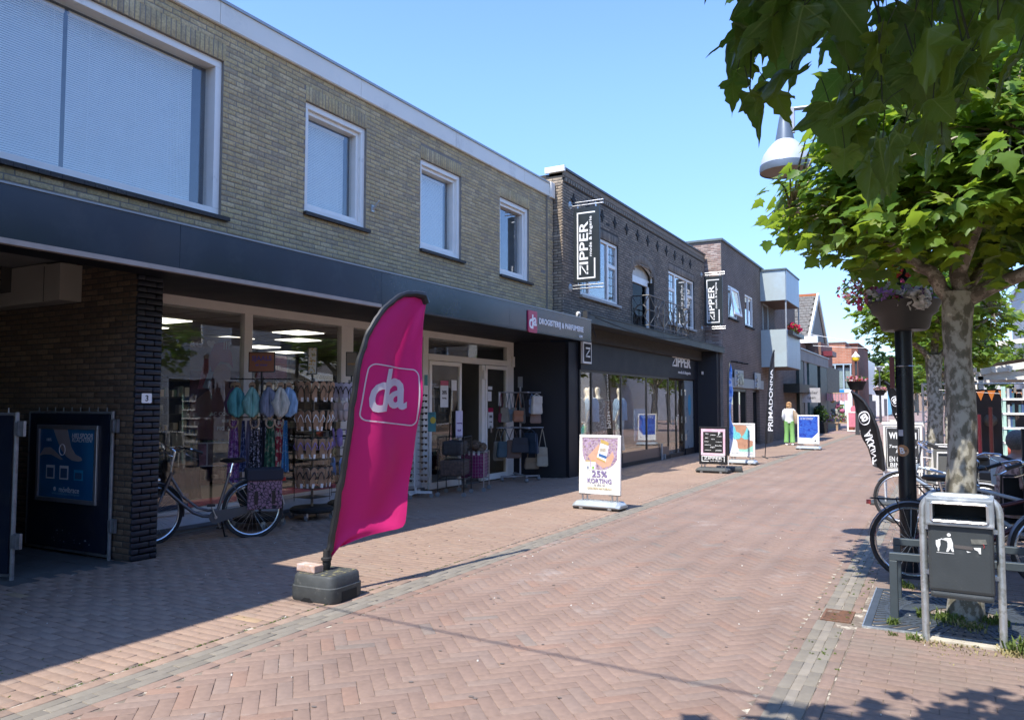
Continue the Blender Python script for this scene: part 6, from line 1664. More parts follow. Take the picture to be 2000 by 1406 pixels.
bloom(PB, -.36, .0, .40, .25, .2, .18, 260, [(.62, .08, .18), (.55, .10, .2), (.65, .3, .35), (.5, .52, .3)], .03)
bloom(PB, -.1, .0, .55, .3, .2, .12, 110, [(.65, .04, .03), (.7, .08, .05)], .028)
BN = thing('litter_bin', 'dark grey litter bin hung in a galvanised tube hoop', 'litter bin', (.065, 5.98, 0), R(-3))
b = MB(); hw = .222
arc = [(-hw, .0, -.05), (-hw, 0, .86)] + [(-hw + .10 - .10 * math.cos(R(a)), 0, .88 + .10 * math.sin(R(a))) for a in range(15, 91, 15)] + [(hw - .10 + .10 * math.sin(R(a)), 0, .88 + .10 * math.cos(R(a))) for a in range(0, 91, 15)] + [(hw, 0, -.05)]
b.tube(arc, .024, 14); b.build('hoop', galv, BN, smooth=True)
grey_b = mat('anthracite bin plastic', (.040, .046, .048), .5, var=.12, scale=6, dirt=(.075, .08, .08), dscale=12, dth=(.6, .75), bump=.15, bscale=90)
b = MB(); b.bbox(-.185, .185, -.145, .155, .37, .815, .022); b.build('bin_body', grey_b, BN)
b = MB(); b.bbox(-.18, .18, -.14, .15, .325, .375, .02); b.build('bin_bottom', grey_b, BN)
hd = mat('silver bin head', (.33, .36, .38), .4, .5, var=.15, dirt=(.55, .56, .57), dscale=6)
hb = MB(); y0_, y1_ = -.17, .15
hb.bbox(-.195, .195, y0_, y1_, .80, .838, .012).bbox(-.195, .195, y0_, y1_, .943, .985, .012).bbox(-.195, -.152, y0_, y1_, .815, .975, .014).bbox(.152, .195, y0_, y1_, .815, .975, .014)
hb.build('bin_head', hd, BN)
rim = MB()
rim.tube([(a, y0_ - .002, c) for a, c in rrect(0, .8905, .318, .118, .016, 4)], .009, 6, closed=True); rim.build('slot_rim', mat('bright worn metal', (.62, .63, .64), .3, .7), BN, smooth=True)
MB().box(-.16, .16, .05, .06, .83, .95).build('slot_dark', blackm, BN)
g = MB(); yy = (-.1485, -.1465)
hx, hz = -.062, .742
g.prism([(hx + .0115 * math.cos(k * .6), hz + .0115 * math.sin(k * .6)) for k in range(11)], yy)
g.prism([(-.078, .722), (-.050, .724), (-.040, .690), (-.040, .665), (-.072, .665), (-.070, .69), (-.076, .70), (-.108, .718), (-.110, .71)], yy)
g.prism([(-.072, .663), (-.040, .663), (-.036, .635), (-.046, .635), (-.055, .655), (-.068, .632), (-.080, .632)], yy)
g.prism([(-.138, .702), (-.112, .705), (-.112, .672), (-.119, .655), (-.132, .655), (-.138, .675)], yy).prism([(-.129, .653), (-.119, .653), (-.121, .632), (-.128, .632)], yy).prism([(-.125, .708), (-.108, .712), (-.11, .704), (-.125, .704)], yy)
g.build('pictogram', sign_w, BN)
g = MB(); g.box(-.136, -.035, -.1475, -.1465, .622, .6245); g.build('pictogram_line', sign_w, BN)
g = MB(); g.prism([(.06, .725), (.145, .73), (.15, .70), (.065, .695)], (-.149, -.1465)); g.build('tape_rest', mat('old tape', (.15, .15, .13), .7, var=.3, scale=60), BN)
g = MB(); g.prism([(.075, .672), (.115, .675), (.115, .635), (.105, .637), (.10, .652), (.082, .66)], (-.149, -.1465)).prism([(.035, .648), (.06, .641), (.04, .638)], (-.149, -.1465)); g.build('sticker_rest', sign_w, BN)
g = MB(); g.prism([(-.035, .682), (.07, .678), (.07, .655), (-.03, .66)], (-.148, -.1465)); g.build('glue_mark', mat('glue mark', (.09, .08, .075), .6), BN)
g = MB(); g.tube([(.128, -.149, .70), (.135, -.149, .687), (.132, -.149, .675)], .0022, 5); g.build('red_mark', mat('red mark', (.4, .05, .05)), BN)
for s in (-1, 1): MB().box(s * .185, s * .21, -.02, .02, .45, .48).box(s * .185, s * .21, -.02, .02, .75, .78).build('bin_mount', steel, BN)
KB = thing('kerb_stone', 'pale concrete strip under the litter bin hoop', 'kerb', (.06, 6.0, 0), R(-3)); MB().bbox(-.27, .27, -.03, .05, -.05, .022, .008).build('stone', mat('pale kerb', (.42, .38, .30), .9, var=.2, scale=14), KB)
GR = thing('tree_grate', 'square cast grate with radial slots around the near plane tree', 'tree grate', (.10, 6.80, 0), 0)
gm = mat('grate iron', (.075, .09, .105), .55, .4, var=.2, scale=8)
s = .66
MB().box(-s, s, -s, s, -.10, -.09).build('pit', mat('grate pit', (.03, .025, .02), .95), GR)
b = MB(); b.box(-s, s, -s, -s + .05, -.03, .006).box(-s, s, s - .05, s, -.03, .006).box(-s, -s + .05, -s + .05, s - .05, -.03, .006).box(s - .05, s, -s + .05, s - .05, -.03, .006).build('grate_frame', gm, GR)
MB().box(-s - .008, -s, -s, s, -.03, .010).box(s, s + .008, -s, s, -.03, .01).box(-s - .008, s + .008, -s - .008, -s, -.03, .010).build('grate_edge', galv, GR)
NB = 60
for q in range(NB):
 a = 6.2832 * q / NB; dx, dy = math.cos(a), math.sin(a)
 L = (s - .05) / max(abs(dx), abs(dy))
 b = MB(); wd = .010;
 r0 = .27
 def w_at(r): return max(.012, (2 * math.pi * r / NB) * .30)
 n = (-dy, dx)
 pts = [(dx * r0 + n[0] * w_at(r0), dy * r0 + n[1] * w_at(r0)), (dx * r0 - n[0] * w_at(r0), dy * r0 - n[1] * w_at(r0)), (dx * L - n[0] * w_at(L), dy * L - n[1] * w_at(L)), (dx * L + n[0] * w_at(L), dy * L + n[1] * w_at(L))]
 b.prism(pts, (-.025, .002), 0, 'z'); b.build('grate_bar', gm, GR)
for r in (.27, .36, .46, .56):
 b = MB(); n = 48
 vo = [(r * math.cos(6.283 * k / n), r * math.sin(6.283 * k / n)) for k in range(n)]; vi = [((r - .022) * math.cos(6.283 * k / n), (r - .022) * math.sin(6.283 * k / n)) for k in range(n)]
 b.add([(*p, .004) for p in vo] + [(*p, .004) for p in vi] + [(*p, -.02) for p in vo] + [(*p, -.02) for p in vi], [(k, (k + 1) % n, n + (k + 1) % n, n + k) for k in range(n)] + [(k, (k + 1) % n, 2 * n + (k + 1) % n, 2 * n + k) for k in range(n)] + [(n + k, n + (k + 1) % n, 3 * n + (k + 1) % n, 3 * n + k) for k in range(n)])
 b.build('grate_ring', gm, GR)
def hoop(x0, x1, y, h, label):
 t = thing('steel_hoop', label, 'hoop rail', (x0, y, 0), 0, 'square steel hoops round the near tree')
 MB().box(0, .055, -.027, .027, -.05, h - .055).build('leg', anth, t, bev=.004)
 MB().box(x1 - x0 - .055, x1 - x0, -.027, .027, -.05, h - .055).build('leg', anth, t, bev=.004)
 MB().box(0, x1 - x0, -.027, .027, h - .055, h).build('top_rail', anth, t, bev=.004)
 for a in (0, x1 - x0 - .055): MB().box(a - .03, a + .085, -.05, .05, 0, .008).build('foot_plate', anth, t)
hoop(-.40, 1.35, 6.47, .49, 'front grey square tube hoop between litter bin and tree')
hoop(-.41, 1.35, 7.17, .49, 'rear grey square tube hoop behind the tree')
# ---------------------------------------------------------------- bicycles
def bicycle(x, y, rz, label, frame_m, style='low', lean=0, steer=0, pannier=None, rack=True, wheel_r=.335, basket=None, seat_z=.92, bars_z=1.08, guards=None, lower=0):
 t = thing('bicycle', label, 'bicycle', (x, y, 0), rz)
 t.rotation_euler = (lean, 0, rz)
 WB_ = 1.10; r = wheel_r
 tyre = mat('bicycle tyre', (.02, .02, .021), .7); rimm = mat('bicycle rim', (.55, .56, .57), .25, .9)
 gm_ = guards or mat('grey mudguard', (.22, .23, .25), .35, .4)
 Ms = Matrix.Translation((WB_ - .06, 0, 0)) @ Matrix.Rotation(steer, 4, 'Z') @ Matrix.Translation((-(WB_ - .06), 0, 0))
 for k, cx_ in enumerate((0, WB_)):
  M0 = Ms if k else Matrix.Identity(4)
  b = MB(); b.M = M0; b.tube([(cx_ + r * math.cos(a * .1745), 0, r + r * math.sin(a * .1745)) for a in range(36)], .019, 8, closed=True)
  w_ = b.build('wheel', tyre, t, smooth=True)
  b = MB(); b.M = M0; b.tube([(cx_ + (r - .03) * math.cos(a * .1745), 0, r + (r - .03) * math.sin(a * .1745)) for a in range(36)], .012, 6, closed=True); b.build('rim', rimm, w_, smooth=True)
  b = MB(); b.M = M0
  for a in range(28):
   an = 6.2832 * a / 28; o_ = .5 * (1 if a % 2 else -1); s = .022 * (1 if a % 4 < 2 else -1)
   b.tube([(cx_ + .022 * math.cos(an + o_), s, r + .022 * math.sin(an + o_)), (cx_ + (r - .03) * math.cos(an), 0, r + (r - .03) * math.sin(an))], .0012, 3, cap=False)
  b.build('spokes', steel, w_, kind='stuff')
  b = MB(); b.M = M0 @ Matrix.Translation((cx_, 0, r)) @ Matrix.Rotation(R(90), 4, 'X'); b.lathe([(.012, -.06), (.025, -.04), (.03 if k == 0 else .045, 0), (.025, .04), (.012, .06)], (0, 0, 0), 12); b.build('hub', steel, w_, smooth=True)
  a0, a1 = (20, 175) if k == 0 else (35, 190)
  b = MB(); b.M = M0; vs = []; n = 18
  for i in range(n + 1):
   a = R(a0 + (a1 - a0) * i / n); q = r + .035
   for yy, dz in ((-.028, -.014), (-.014, 0), (.014, 0), (.028, -.014)): vs.append((cx_ + (q + dz) * math.cos(a), yy, r + (q + dz) * math.sin(a)))
  b.add(vs, [(4 * i + j, 4 * i + j + 1, 4 * i + 5 + j, 4 * i + 4 + j) for i in range(n) for j in range(3)])
  b.build('mudguard', gm_, t, smooth=True)
 hd = (WB_ - .19, 0, .78); hb = (WB_ - .13, 0, .62); st_ = (.28, 0, .72); bb = (.42, 0, .27); rh = (0, 0, r)
 f = MB()
 f.tube([bb, (.33, 0, .56), (.27, 0, .78)], .018, 10)
 if style == 'low':
  f.tube([hb, (.80, 0, .45), (.66, 0, .33), (.56, 0, .285), bb], .021, 10)
  f.tube([(hd[0], 0, hd[2] - .03), (.78, 0, .52), (.62, 0, .385), (.50, 0, .345), (.385, 0, .345)], .016, 10)
 else:
  f.tube([hb, bb], .024, 10); f.tube([(hd[0], 0, hd[2] - .02), (.30, 0, .62 - lower)], .018, 10)
 f.tube([(hd[0] - .01, 0, hd[2] + .02), (hb[0] + .01, 0, hb[2] - .03)], .022, 10)
 for s in (-1, 1):
  f.tube([bb, (.3, s * .03, .3), (rh[0], s * .055, rh[2])], .010, 8); f.tube([(.29, 0, .70), (.15, s * .035, .52), (rh[0], s * .055, rh[2])], .008, 8)
 f.build('frame', frame_m, t, smooth=True)
 b = MB(); b.M = Ms
 for s in (-1, 1): b.tube([(WB_ - .115, s * .03, .60), (WB_ - .09, s * .05, .56), (WB_ - .03, s * .055, .42), (WB_, s * .055, r)], .012, 8)
 b.tube([(WB_ - .13, -.035, .60), (WB_ - .13, .035, .60)], .016, 8)
 b.build('fork', frame_m, t, smooth=True)
 b = MB(); b.M = Ms; b.tube([(hd[0] - .005, 0, hd[2]), (hd[0] - .05, 0, bars_z - .04)], .013, 8); b.tube([(hd[0] - .05, 0, bars_z - .04), (hd[0] + .0, 0, bars_z)], .013, 8)
 bx_ = hd[0]
 b.tube([(bx_ - .20, -.29, bars_z - .04), (bx_ - .10, -.28, bars_z), (bx_ - .02, -.16, bars_z + .02), (bx_, 0, bars_z), (bx_ - .02, .16, bars_z + .02), (bx_ - .10, .28, bars_z), (bx_ - .20, .29, bars_z - .04)], .011, 8)
 hbx = b.build('handlebar', chrome, t, smooth=True)
 for s in (-1, 1):
  b = MB(); b.M = Ms; b.tube([(bx_ - .24, s * .29, bars_z - .055), (bx_ - .12, s * .285, bars_z - .01)], .017, 8); b.build('grip', black, hbx, smooth=True)
  b = MB(); b.M = Ms; b.tube([(bx_ - .08, s * .26, bars_z + .01), (bx_ - .03, s * .25, bars_z - .04), (bx_ - .12, s * .30, bars_z - .10), (bx_ - .18, s * .31, bars_z - .12)], .006, 6); b.build('brake_lever', chrome, hbx, smooth=True)
  b = MB(); b.M = Ms; b.tube([(bx_ - .03, s * .2, bars_z), (bx_ + .10, s * .10, bars_z - .02), (bx_ + .10, s * .03, bars_z - .2), (bx_ + .03, 0, bars_z - .36)], .0035, 5); b.build('cable', black, hbx)
 b = MB(); b.M = Ms @ Matrix.Translation((WB_ - .02, 0, .72)) @ Matrix.Rotation(R(90), 4, 'Y'); b.lathe([(.02, -.06), (.035, -.02), (.036, .03), (.03, .035)], (0, 0, 0), 12); b.build('headlight', chrome, t, smooth=True)
 b = MB(); b.M = Matrix.Translation((.20, 0, seat_z)); b.lathe([(.001, -.03), (.06, -.028), (.105, -.01), (.11, .01), (.085, .03), (.001, .035)], (0, 0, 0), 14)
 for i in range(len(b.v)):
  p = Vector(b.v[i]); u = p.x - .20
  b.v[i] = (.20 + u * (1.0 if u < 0 else 1.7), p.y * (1.0 if u < .03 else .45), p.z)
 b.build('saddle', black, t, smooth=True)
 b = MB(); b.tube([(.27, 0, .74), (.235, 0, seat_z - .02)], .013, 8); b.build('seat_post', chrome, t)
 b = MB(); b.tube([(.42, -.08, .27), (.42, .08, .27)], .018, 8); b.tube([(.42, -.075, .27), (.36, -.08, .12)], .010, 6); b.tube([(.42, .075, .27), (.48, .08, .42)], .010, 6); b.build('crank', steel, t)
 for p in ((.36, -.13, .12), (.48, .13, .42)): MB().bbox(p[0] - .045, p[0] + .045, p[1] - .045, p[1] + .045, p[2] - .013, p[2] + .013, .005).build('pedal', black, t)
 b = MB(); b.prism([(.42 + .075 * math.cos(R(a)), .27 + .075 * math.sin(R(a))) for a in range(-90, 91, 20)] + [(.03, .385), (-.03, .35), (.03, .31)], (.045, .06)); b.build('chain_guard', mat('grey chain guard', (.10, .105, .11), .4, .3), t)
 b = MB(); b.tube([(.36, -.04, .26), (.30, -.14, .0)], .010, 6); b.tube([(.30, -.14, .008), (.27, -.15, .005)], .012, 6); b.build('kickstand', black, t)
 b = MB(); b.prism([(.0 + .15 * math.cos(R(a)), r + .15 * math.sin(R(a))) for a in range(0, 0)] or [(-.02, r + .05), (.02, r + .28), (.2, r + .2), (.14, r + .02)], (-.036, -.032));
 if pannier: b.build('coat_guard', blackm, t)
 if rack:
  b = MB()
  for s in (-1, 1):
   b.tube([(.22, s * .05, .70), (-.05, s * .06, .715), (-.34, s * .06, .715)], .006, 6); b.tube([(0, s * .06, r), (-.12, s * .065, .71)], .006, 6); b.tube([(0, s * .06, r), (-.28, s * .065, .71)], .006, 6)
  b.tube([(-.34, -.06, .715), (-.34, .06, .715)], .006, 6); b.build('rear_rack', black, t)
  MB().box(-.375, -.335, -.03, .03, .66, .70).build('rear_light', mat('red lens', (.4, .01, .01), .2), t)
 if pannier:
  a_, c_ = pannier
  for s in (-1, 1):
   p = MB().bbox(-.32, .08, s * .085 - .05 * (s < 0) - .0, s * .085 + .05 * (s > 0) + .0, .34, .74, .015).build('pannier', a_, t)
   MB().bbox(-.33, .09, s * .11 - .045, s * .11 + .045, .68, .82, .015).build('pannier_flap', c_, p)
   for xx in (-.22, -.02): MB().box(xx - .02, xx + .02, s * .139, s * .143, .40, .56).build('strap', black, p)
  MB().bbox(-.31, .07, -.12, .12, .745, .80, .02).build('pannier_bridge', c_, t)
 if basket:
  bm_ = MB(); bm_.M = Ms; bm_.bbox(WB_ - .08, WB_ + .20, -.19, .19, .80, 1.04, .04); bm_.build('front_bag', basket, t)
 return t
silverf = mat('grey metallic frame', (.16, .165, .175), .3, .6)
lilac = ramp_noise('black and lilac pannier print', [(0, (.012, .012, .014)), (.055, (.012, .012, .014)), (.07, (.22, .12, .17)), (.3, (.27, .16, .21))], 24, 2, .7, 0, kind='edge')
dist_ = math.atan2(5.62 - 6.52, -7.98 + 7.33)
bicycle(-7.30, 6.60, dist_, 'grey step-through bicycle with lilac patterned panniers leaning by the shop window', silverf, 'low', 0, R(24), (lilac, mat('navy pannier flap', (.010, .013, .025), .7)), True)
polka = mat('dark navy bag', (.02, .025, .045), .7)
bicycle(.56, 11.55, R(178), 'silver framed bicycle facing the street behind the lamp post', mat('silver blue frame', (.42, .48, .55), .3, .5), 'sport', R(5), R(4), (polka, polka), True, seat_z=.9)
bicycle(-.30, 8.0, R(4), 'dark maroon bicycle with its rear wheel beside the lamp post', mat('maroon frame', (.06, .012, .018), .3, .2), 'sport', R(-4), R(8), None, True, basket=mat('black handlebar bag', (.02, .02, .022), .6), lower=.05)
bicycle(1.15, 8.85, R(168), 'white framed electric bicycle among the parked cycles', mat('white frame', (.62, .64, .66), .3), 'sport', R(-6), R(-20), (mat('grey pannier', (.05, .06, .062), .6), mat('grey flap', (.06, .07, .07), .6)), True)
bicycle(-.02, 9.55, R(12), 'dark bicycle with grey front bag parked behind the white one', anth, 'low', R(5), R(-14), None, True, basket=mat('grey green front bag', (.07, .085, .085), .6))
bicycle(.35, 10.4, R(-8), 'black city bicycle farthest back in the parked row', black, 'low', R(4), R(10), None, True, basket=None)
# ---------------------------------------------------------------- racks in front of the drugstore
def castered_base(t, r, z=.10, round_=True):
 if round_: b = MB(); b.lathe([(r * .92, z), (r, z + .02), (r, z + .05), (r * .9, z + .07)], (0, 0, 0), 28); b.build('rack_base', blackm, t)
 for k in range(4):
  a = .5 + 1.5708 * k
  c = (r * .95 * math.cos(a), r * .95 * math.sin(a), 0)
  b = MB(); b.M = Matrix.Translation((c[0], c[1], .045)) @ Matrix.Rotation(a, 4, 'Z') @ Matrix.Rotation(R(90), 4, 'X'); b.lathe([(.02, -.014), (.042, -.012), (.042, .012), (.02, .014)], (0, 0, 0), 14)
  w_ = b.build('caster', mat('grey caster', (.17, .18, .19), .5), t, smooth=True)
  b = MB(); b.box(c[0] - .02, c[0] + .02, c[1] - .02, c[1] + .02, .05, .11); b.build('caster_fork', steel, w_)
def spinner(x, y, label, tiers, r=.28, h=1.95, base_r=.30, topper=None):
 t = thing('display_rack', label, 'display rack', (x, y, 0), 0)
 b = MB(); b.tube([(0, 0, .12), (0, 0, h)], .018, 10); b.build('pole', mat('brass grey pole', (.26, .24, .20), .4, .6), t)
 castered_base(t, base_r)
 for z in tiers:
  b = MB()
  b.tube([(r * math.cos(k * .3927), r * math.sin(k * .3927), z) for k in range(16)], .006, 5, closed=True)
  for k in range(8): b.tube([(0, 0, z), (r * math.cos(k * .7854), r * math.sin(k * .7854), z)], .004, 4)
  b.build('tier_ring', black, t)
 b = MB()
 for xx in (-.17, .17):
  for yy in (-.17, .17): b.tube([(xx, yy, .25), (xx, yy, h - .05)], .005, 4)
 for k in range(12): b.box(-.18, .18, -.18, .18, .3 + k * .13, .305 + k * .13)
 b.build('wire_core', mat('black wire', (.02, .02, .02), .5), t, kind='stuff')
 return t
tan_s = mat('tan sole', (.36, .22, .13), .7, var=.12, scale=20)
def flipflop(loc, rz, strap_c, label, sole_m, kind='flip flop', h=.255, group=None, tilt=0):
 t = thing('flip_flop' if kind == 'flip flop' else 'clog', label, 'shoe', loc, rz, group)
 t.rotation_euler = (R(8), tilt, rz)
 b = MB(); out = [(-.030, 0), (-.040, .04), (-.036, .10), (-.046, .17), (-.046, .215), (-.030, .25), (0, .262), (.030, .25), (.044, .215), (.042, .17), (.030, .10), (.036, .04), (.026, 0), (0, -.008)]
 b.prism([(a, c - h) for a, c in out], (-.012, .012)); b.build('sole', sole_m, t, bev=.003)
 if kind == 'flip flop':
  b = MB(); b.tube([(-.042, -.012, -h + .10), (-.032, -.035, -h + .15), (0, -.014, -h + .205)], .006, 5); b.tube([(.038, -.012, -h + .10), (.030, -.035, -h + .15), (0, -.014, -h + .205)], .006, 5); b.build('strap', strap_c, t, smooth=True)
 else:
  b = MB(); b.lathe([(.045, 0), (.05, .04), (.045, .10), (.02, .14), (.004, .145)], (0, 0, 0), 12)
  b.v = [(p[0], p[1] * .7 - .02, -p[2] + .0 - .02) for p in b.v]; b.build('upper', strap_c, t, smooth=True)
 MB().box(.0, .035, -.016, -.0145, -h - .02, -h + .04).build('price_tag', sign_w, t)
 return t
ORD = 'first second third fourth fifth sixth seventh eighth ninth tenth eleventh twelfth thirteenth fourteenth fifteenth'.split()
def hang_row(cx_, cy_, z, r, a0, a1, n, strap_c, sole_m, label, kind='flip flop', h=.255):
 src = None
 for k in range(n):
  a = R(a0 + (a1 - a0) * k / max(1, n - 1))
  loc = (cx_ + r * math.cos(a), cy_ + r * math.sin(a), z)
  rz = a + R(90) + rnd.gauss(0, .25) + (.5 if k % 2 else -.3)
  if src is None: src = flipflop(loc, rz, strap_c, label, sole_m, kind, h, label.split(' on ')[0] + ' hanging together'); o = src
  else:
   o = copy_tree(src); o.location = loc; o.rotation_euler = (R(8), rnd.gauss(0, .05), rz)
  o['label'] = ORD[k] + ' from left, ' + label.replace(' of the rack', '')
tiers = [.72, 1.12, 1.50, 1.90]
spinner(-7.74, 8.05, 'round black rack hung with four rows of flip flops left of the magenta flag', tiers, .27)
dg = mat('dark green strap', (.03, .035, .02), .6); wh_s = sign_w; pu = mat('lilac strap', (.30, .22, .50), .6)
hang_row(-7.74, 8.05, 1.90, .27, -105, 25, 7, dg, tan_s, 'tan flip flop with dark strap on the top row of the rack')
hang_row(-7.74, 8.05, 1.50, .27, -105, 25, 7, wh_s, tan_s, 'tan flip flop with white strap on the second row of the rack')
hang_row(-7.74, 8.05, 1.12, .27, -105, 25, 7, pu, tan_s, 'tan flip flop with lilac strap on the third row of the rack')
hang_row(-7.74, 8.05, .72, .27, -105, 25, 7, black, tan_s, 'tan flip flop with black strap on the lowest row of the rack')
spinner(-7.74, 8.80, 'round black rack of slippers and clogs half hidden by the magenta flag', [.72, 1.12, 1.5, 1.9], .24)
lil = mat('lilac foam', (.32, .24, .52), .6); pk = mat('pale pink foam', (.50, .42, .40), .6); bf = mat('blue foam', (.22, .32, .55), .6)
hang_row(-7.74, 8.80, 1.90, .25, -115, 15, 8, black, mat('white lilac sole', (.52, .50, .62), .6), 'white and lilac slipper on the top row beside the flag')
hang_row(-7.74, 8.80, 1.52, .25, -115, 15, 8, pk, pk, 'pale beige clog on the second row beside the flag', 'clog', .16)
hang_row(-7.74, 8.80, 1.14, .25, -110, 10, 5, lil, lil, 'lilac clog on the third row beside the flag', 'clog', .16)
hang_row(-7.74, 8.80, .76, .25, -110, 10, 4, bf, bf, 'blue slipper on the lowest row beside the flag', 'clog', .2)
def rack_sign(x, y, z, w_, h_, rz, m_, words, wm, label, stem=.2):
 t = thing('rack_sign', label, 'sign', (x, y, z), rz)
 MB().box(-w_ / 2 - .012, w_ / 2 + .012, -.006, .006, -.012, h_ + .012).build('sign_frame', black, t); MB().box(-w_ / 2, w_ / 2, -.008, -.0062, 0, h_).build('sign_face', m_, t)
 if stem: MB().box(-.012, .012, -.005, .005, -stem, -.012).build('stem', black, t)
 k = len(words)
 for i, wd in enumerate(words): text(wd, .05, wm, t, (0, -.0085, h_ * (1 - (i + 1) / (k + 1))), FY, bold=.001, ext=.0005, width=w_ * (.8 if i == 0 else .5))
rack_sign(-7.76, 7.12, 2.02, .32, .24, R(30), mat('terracotta sign', (.30, .12, .06), .6), ('SJAALS', 'en meer'), mat('blue purple lettering', (.08, .07, .30), .5), 'terracotta sign with blue lettering on top of the scarf rack', .12)
floral = ramp_noise('floral sign print', [(0, (.62, .60, .52)), (.5, (.62, .60, .52)), (.58, (.60, .38, .05)), (.66, (.15, .28, .22))], 30, 2, .6, 0)
rack_sign(-7.74, 8.02, 2.02, .11, .36, R(30), floral, ('slippers',), mat('ochre lettering', (.5, .25, .03)), 'tall narrow floral sign above the flip flop rack', .1)
rack_sign(-7.74, 8.84, 2.02, .15, .34, R(30), mat('dark floral print', (.20, .18, .14), .6), ('crocs',), mat('ochre lettering', (.5, .25, .03)), 'dark framed floral sign above the clog rack', .1)
AC = thing('promotion_sign', 'dark red ACTIE sign hanging inside the drugstore', 'sign', (-9.8, 9.2, 2.0), R(55)); MB().box(-.25, .25, 0, .01, 0, .4).build('board', mat('dark red board', (.14, .01, .03), .6), AC); text('ACTIE', .1, mat('dim lettering', (.3, .2, .2)), AC, (0, -.002, .2), FY, width=.3)
SR = thing('display_rack', 'black rack of loop scarves above printed scarves beside the bicycle', 'display rack', (-7.80, 7.15, 0), R(30))
b = MB(); b.tube([(-.40, 0, 1.92), (.40, 0, 1.92)], .008, 6); b.tube([(-.36, 0, 1.42), (.38, 0, 1.42)], .008, 6); b.tube([(0, .05, .1), (0, .05, 1.95)], .018, 8); b.tube([(0, .05, 1.9), (0, 0, 1.92)], .01, 6)
for i in range(6): b.tube([(-.35 + i * .14, 0, 1.92), (-.35 + i * .14, -.12, 1.93)], .004, 4)
b.build('rack_frame', black, SR); castered_base(SR, .32)
def crepe(name, c, c2=None): return ramp_noise(name, [(0, tuple(x * .35 for x in c)), (.42, tuple(x * .8 for x in c)), (.55, c), (.75, tuple(min(1, x * 1.4) for x in c))], 34, 3, .85, .8, stretch=(1, 1, .16), lin=True)
base_m = SR.matrix_basis if False else (Matrix.Translation((-7.80, 7.15, 0)) @ Matrix.Rotation(R(30), 4, 'Z'))
def loop_scarf(u, dy, m_, label, w_=.10):
 p = base_m @ Vector((u, dy, 1.88)); t = thing('loop_scarf', label, 'scarf', p, R(30), None)
 b = MB()
 for s in (-1, 1):
  b.tube([(0, s * .005, -.07), (s * w_ * .30, s * .01, -.16), (s * w_ * .46, s * .02, -.27), (s * w_ * .34, s * .015, -.38), (0, 0, -.45)], [.022, .046 + .008 * math.sin(u * 20), .066 + .01 * math.sin(u * 31 + s), .060 + .012 * math.sin(u * 17 + s), .026], 9)
 b.build('scarf_cloth', m_, t, smooth=True)
 b = MB(); b.prism([(.045 * math.cos(R(a)), -.05 + .05 * math.sin(R(a))) for a in range(0, 360, 24)], (-.012, -.006)); b.build('card_tag', mat('kraft card', (.36, .24, .14), .8), t)
 MB().box(-.025, .025, -.0135, -.0125, -.062, -.048).build('tag_print', black, t)
for u, dy, c, lab in ((-.37, .05, (.16, .09, .20), 'mauve loop scarf at the left end of the top bar'), (-.28, -.08, (.10, .36, .38), 'turquoise loop scarf on the scarf rack'), (-.08, -.10, (.22, .46, .42), 'mint green loop scarf on the scarf rack'), (.13, -.08, (.17, .20, .27), 'slate grey loop scarf on the scarf rack'), (.27, -.04, (.48, .48, .42), 'off white loop scarf on the scarf rack'), (.36, .02, (.22, .36, .54), 'light blue loop scarf at the right end of the top bar')):
 loop_scarf(u, dy, crepe('crepe ' + lab.split(' ')[0], c), lab, .12)
prints = [ramp_noise('purple pink print', [(0, (.10, .03, .14)), (.42, (.30, .08, .28)), (.5, (.45, .30, .42)), (.58, (.18, .05, .25))], 22, 3, .8, 0),
          ramp_noise('navy print', [(0, (.02, .03, .10)), (.5, (.12, .15, .3)), (.6, (.3, .3, .35))], 30, 3, .8, 0),
          ramp_noise('grey lilac stripe', [(0, (.18, .15, .22)), (.5, (.35, .32, .4)), (.6, (.2, .17, .25))], 18, 2, .8, 0, kind='wave', stretch=(1, 1, .1)),
          ramp_noise('black white leopard', [(0, (.015, .015, .02)), (.5, (.015, .015, .02)), (.54, (.35, .33, .38))], 45, 2, .8, 0),
          ramp_noise('black white chevron', [(0, (.02, .02, .03)), (.5, (.45, .42, .5)), (.62, (.02, .02, .03))], 7, 1, .8, 0, kind='wave', dist=3),
          ramp_noise('green olive print', [(0, (.02, .07, .04)), (.48, (.05, .16, .09)), (.58, (.22, .22, .14))], 18, 3, .8, 0),
          ramp_noise('red cream print', [(0, (.30, .03, .05)), (.5, (.42, .06, .07)), (.55, (.50, .44, .34))], 14, 2, .8, 0),
          ramp_noise('blue dotted print', [(0, (.45, .5, .52)), (.25, (.05, .20, .38))], 40, 2, .8, 0, kind='voronoi')]
plabs = ['purple and pink printed scarf', 'navy printed scarf', 'grey lilac striped scarf', 'black and white leopard scarf', 'black and white chevron scarf', 'green printed scarf', 'red and cream scarf', 'blue and white dotted scarf']
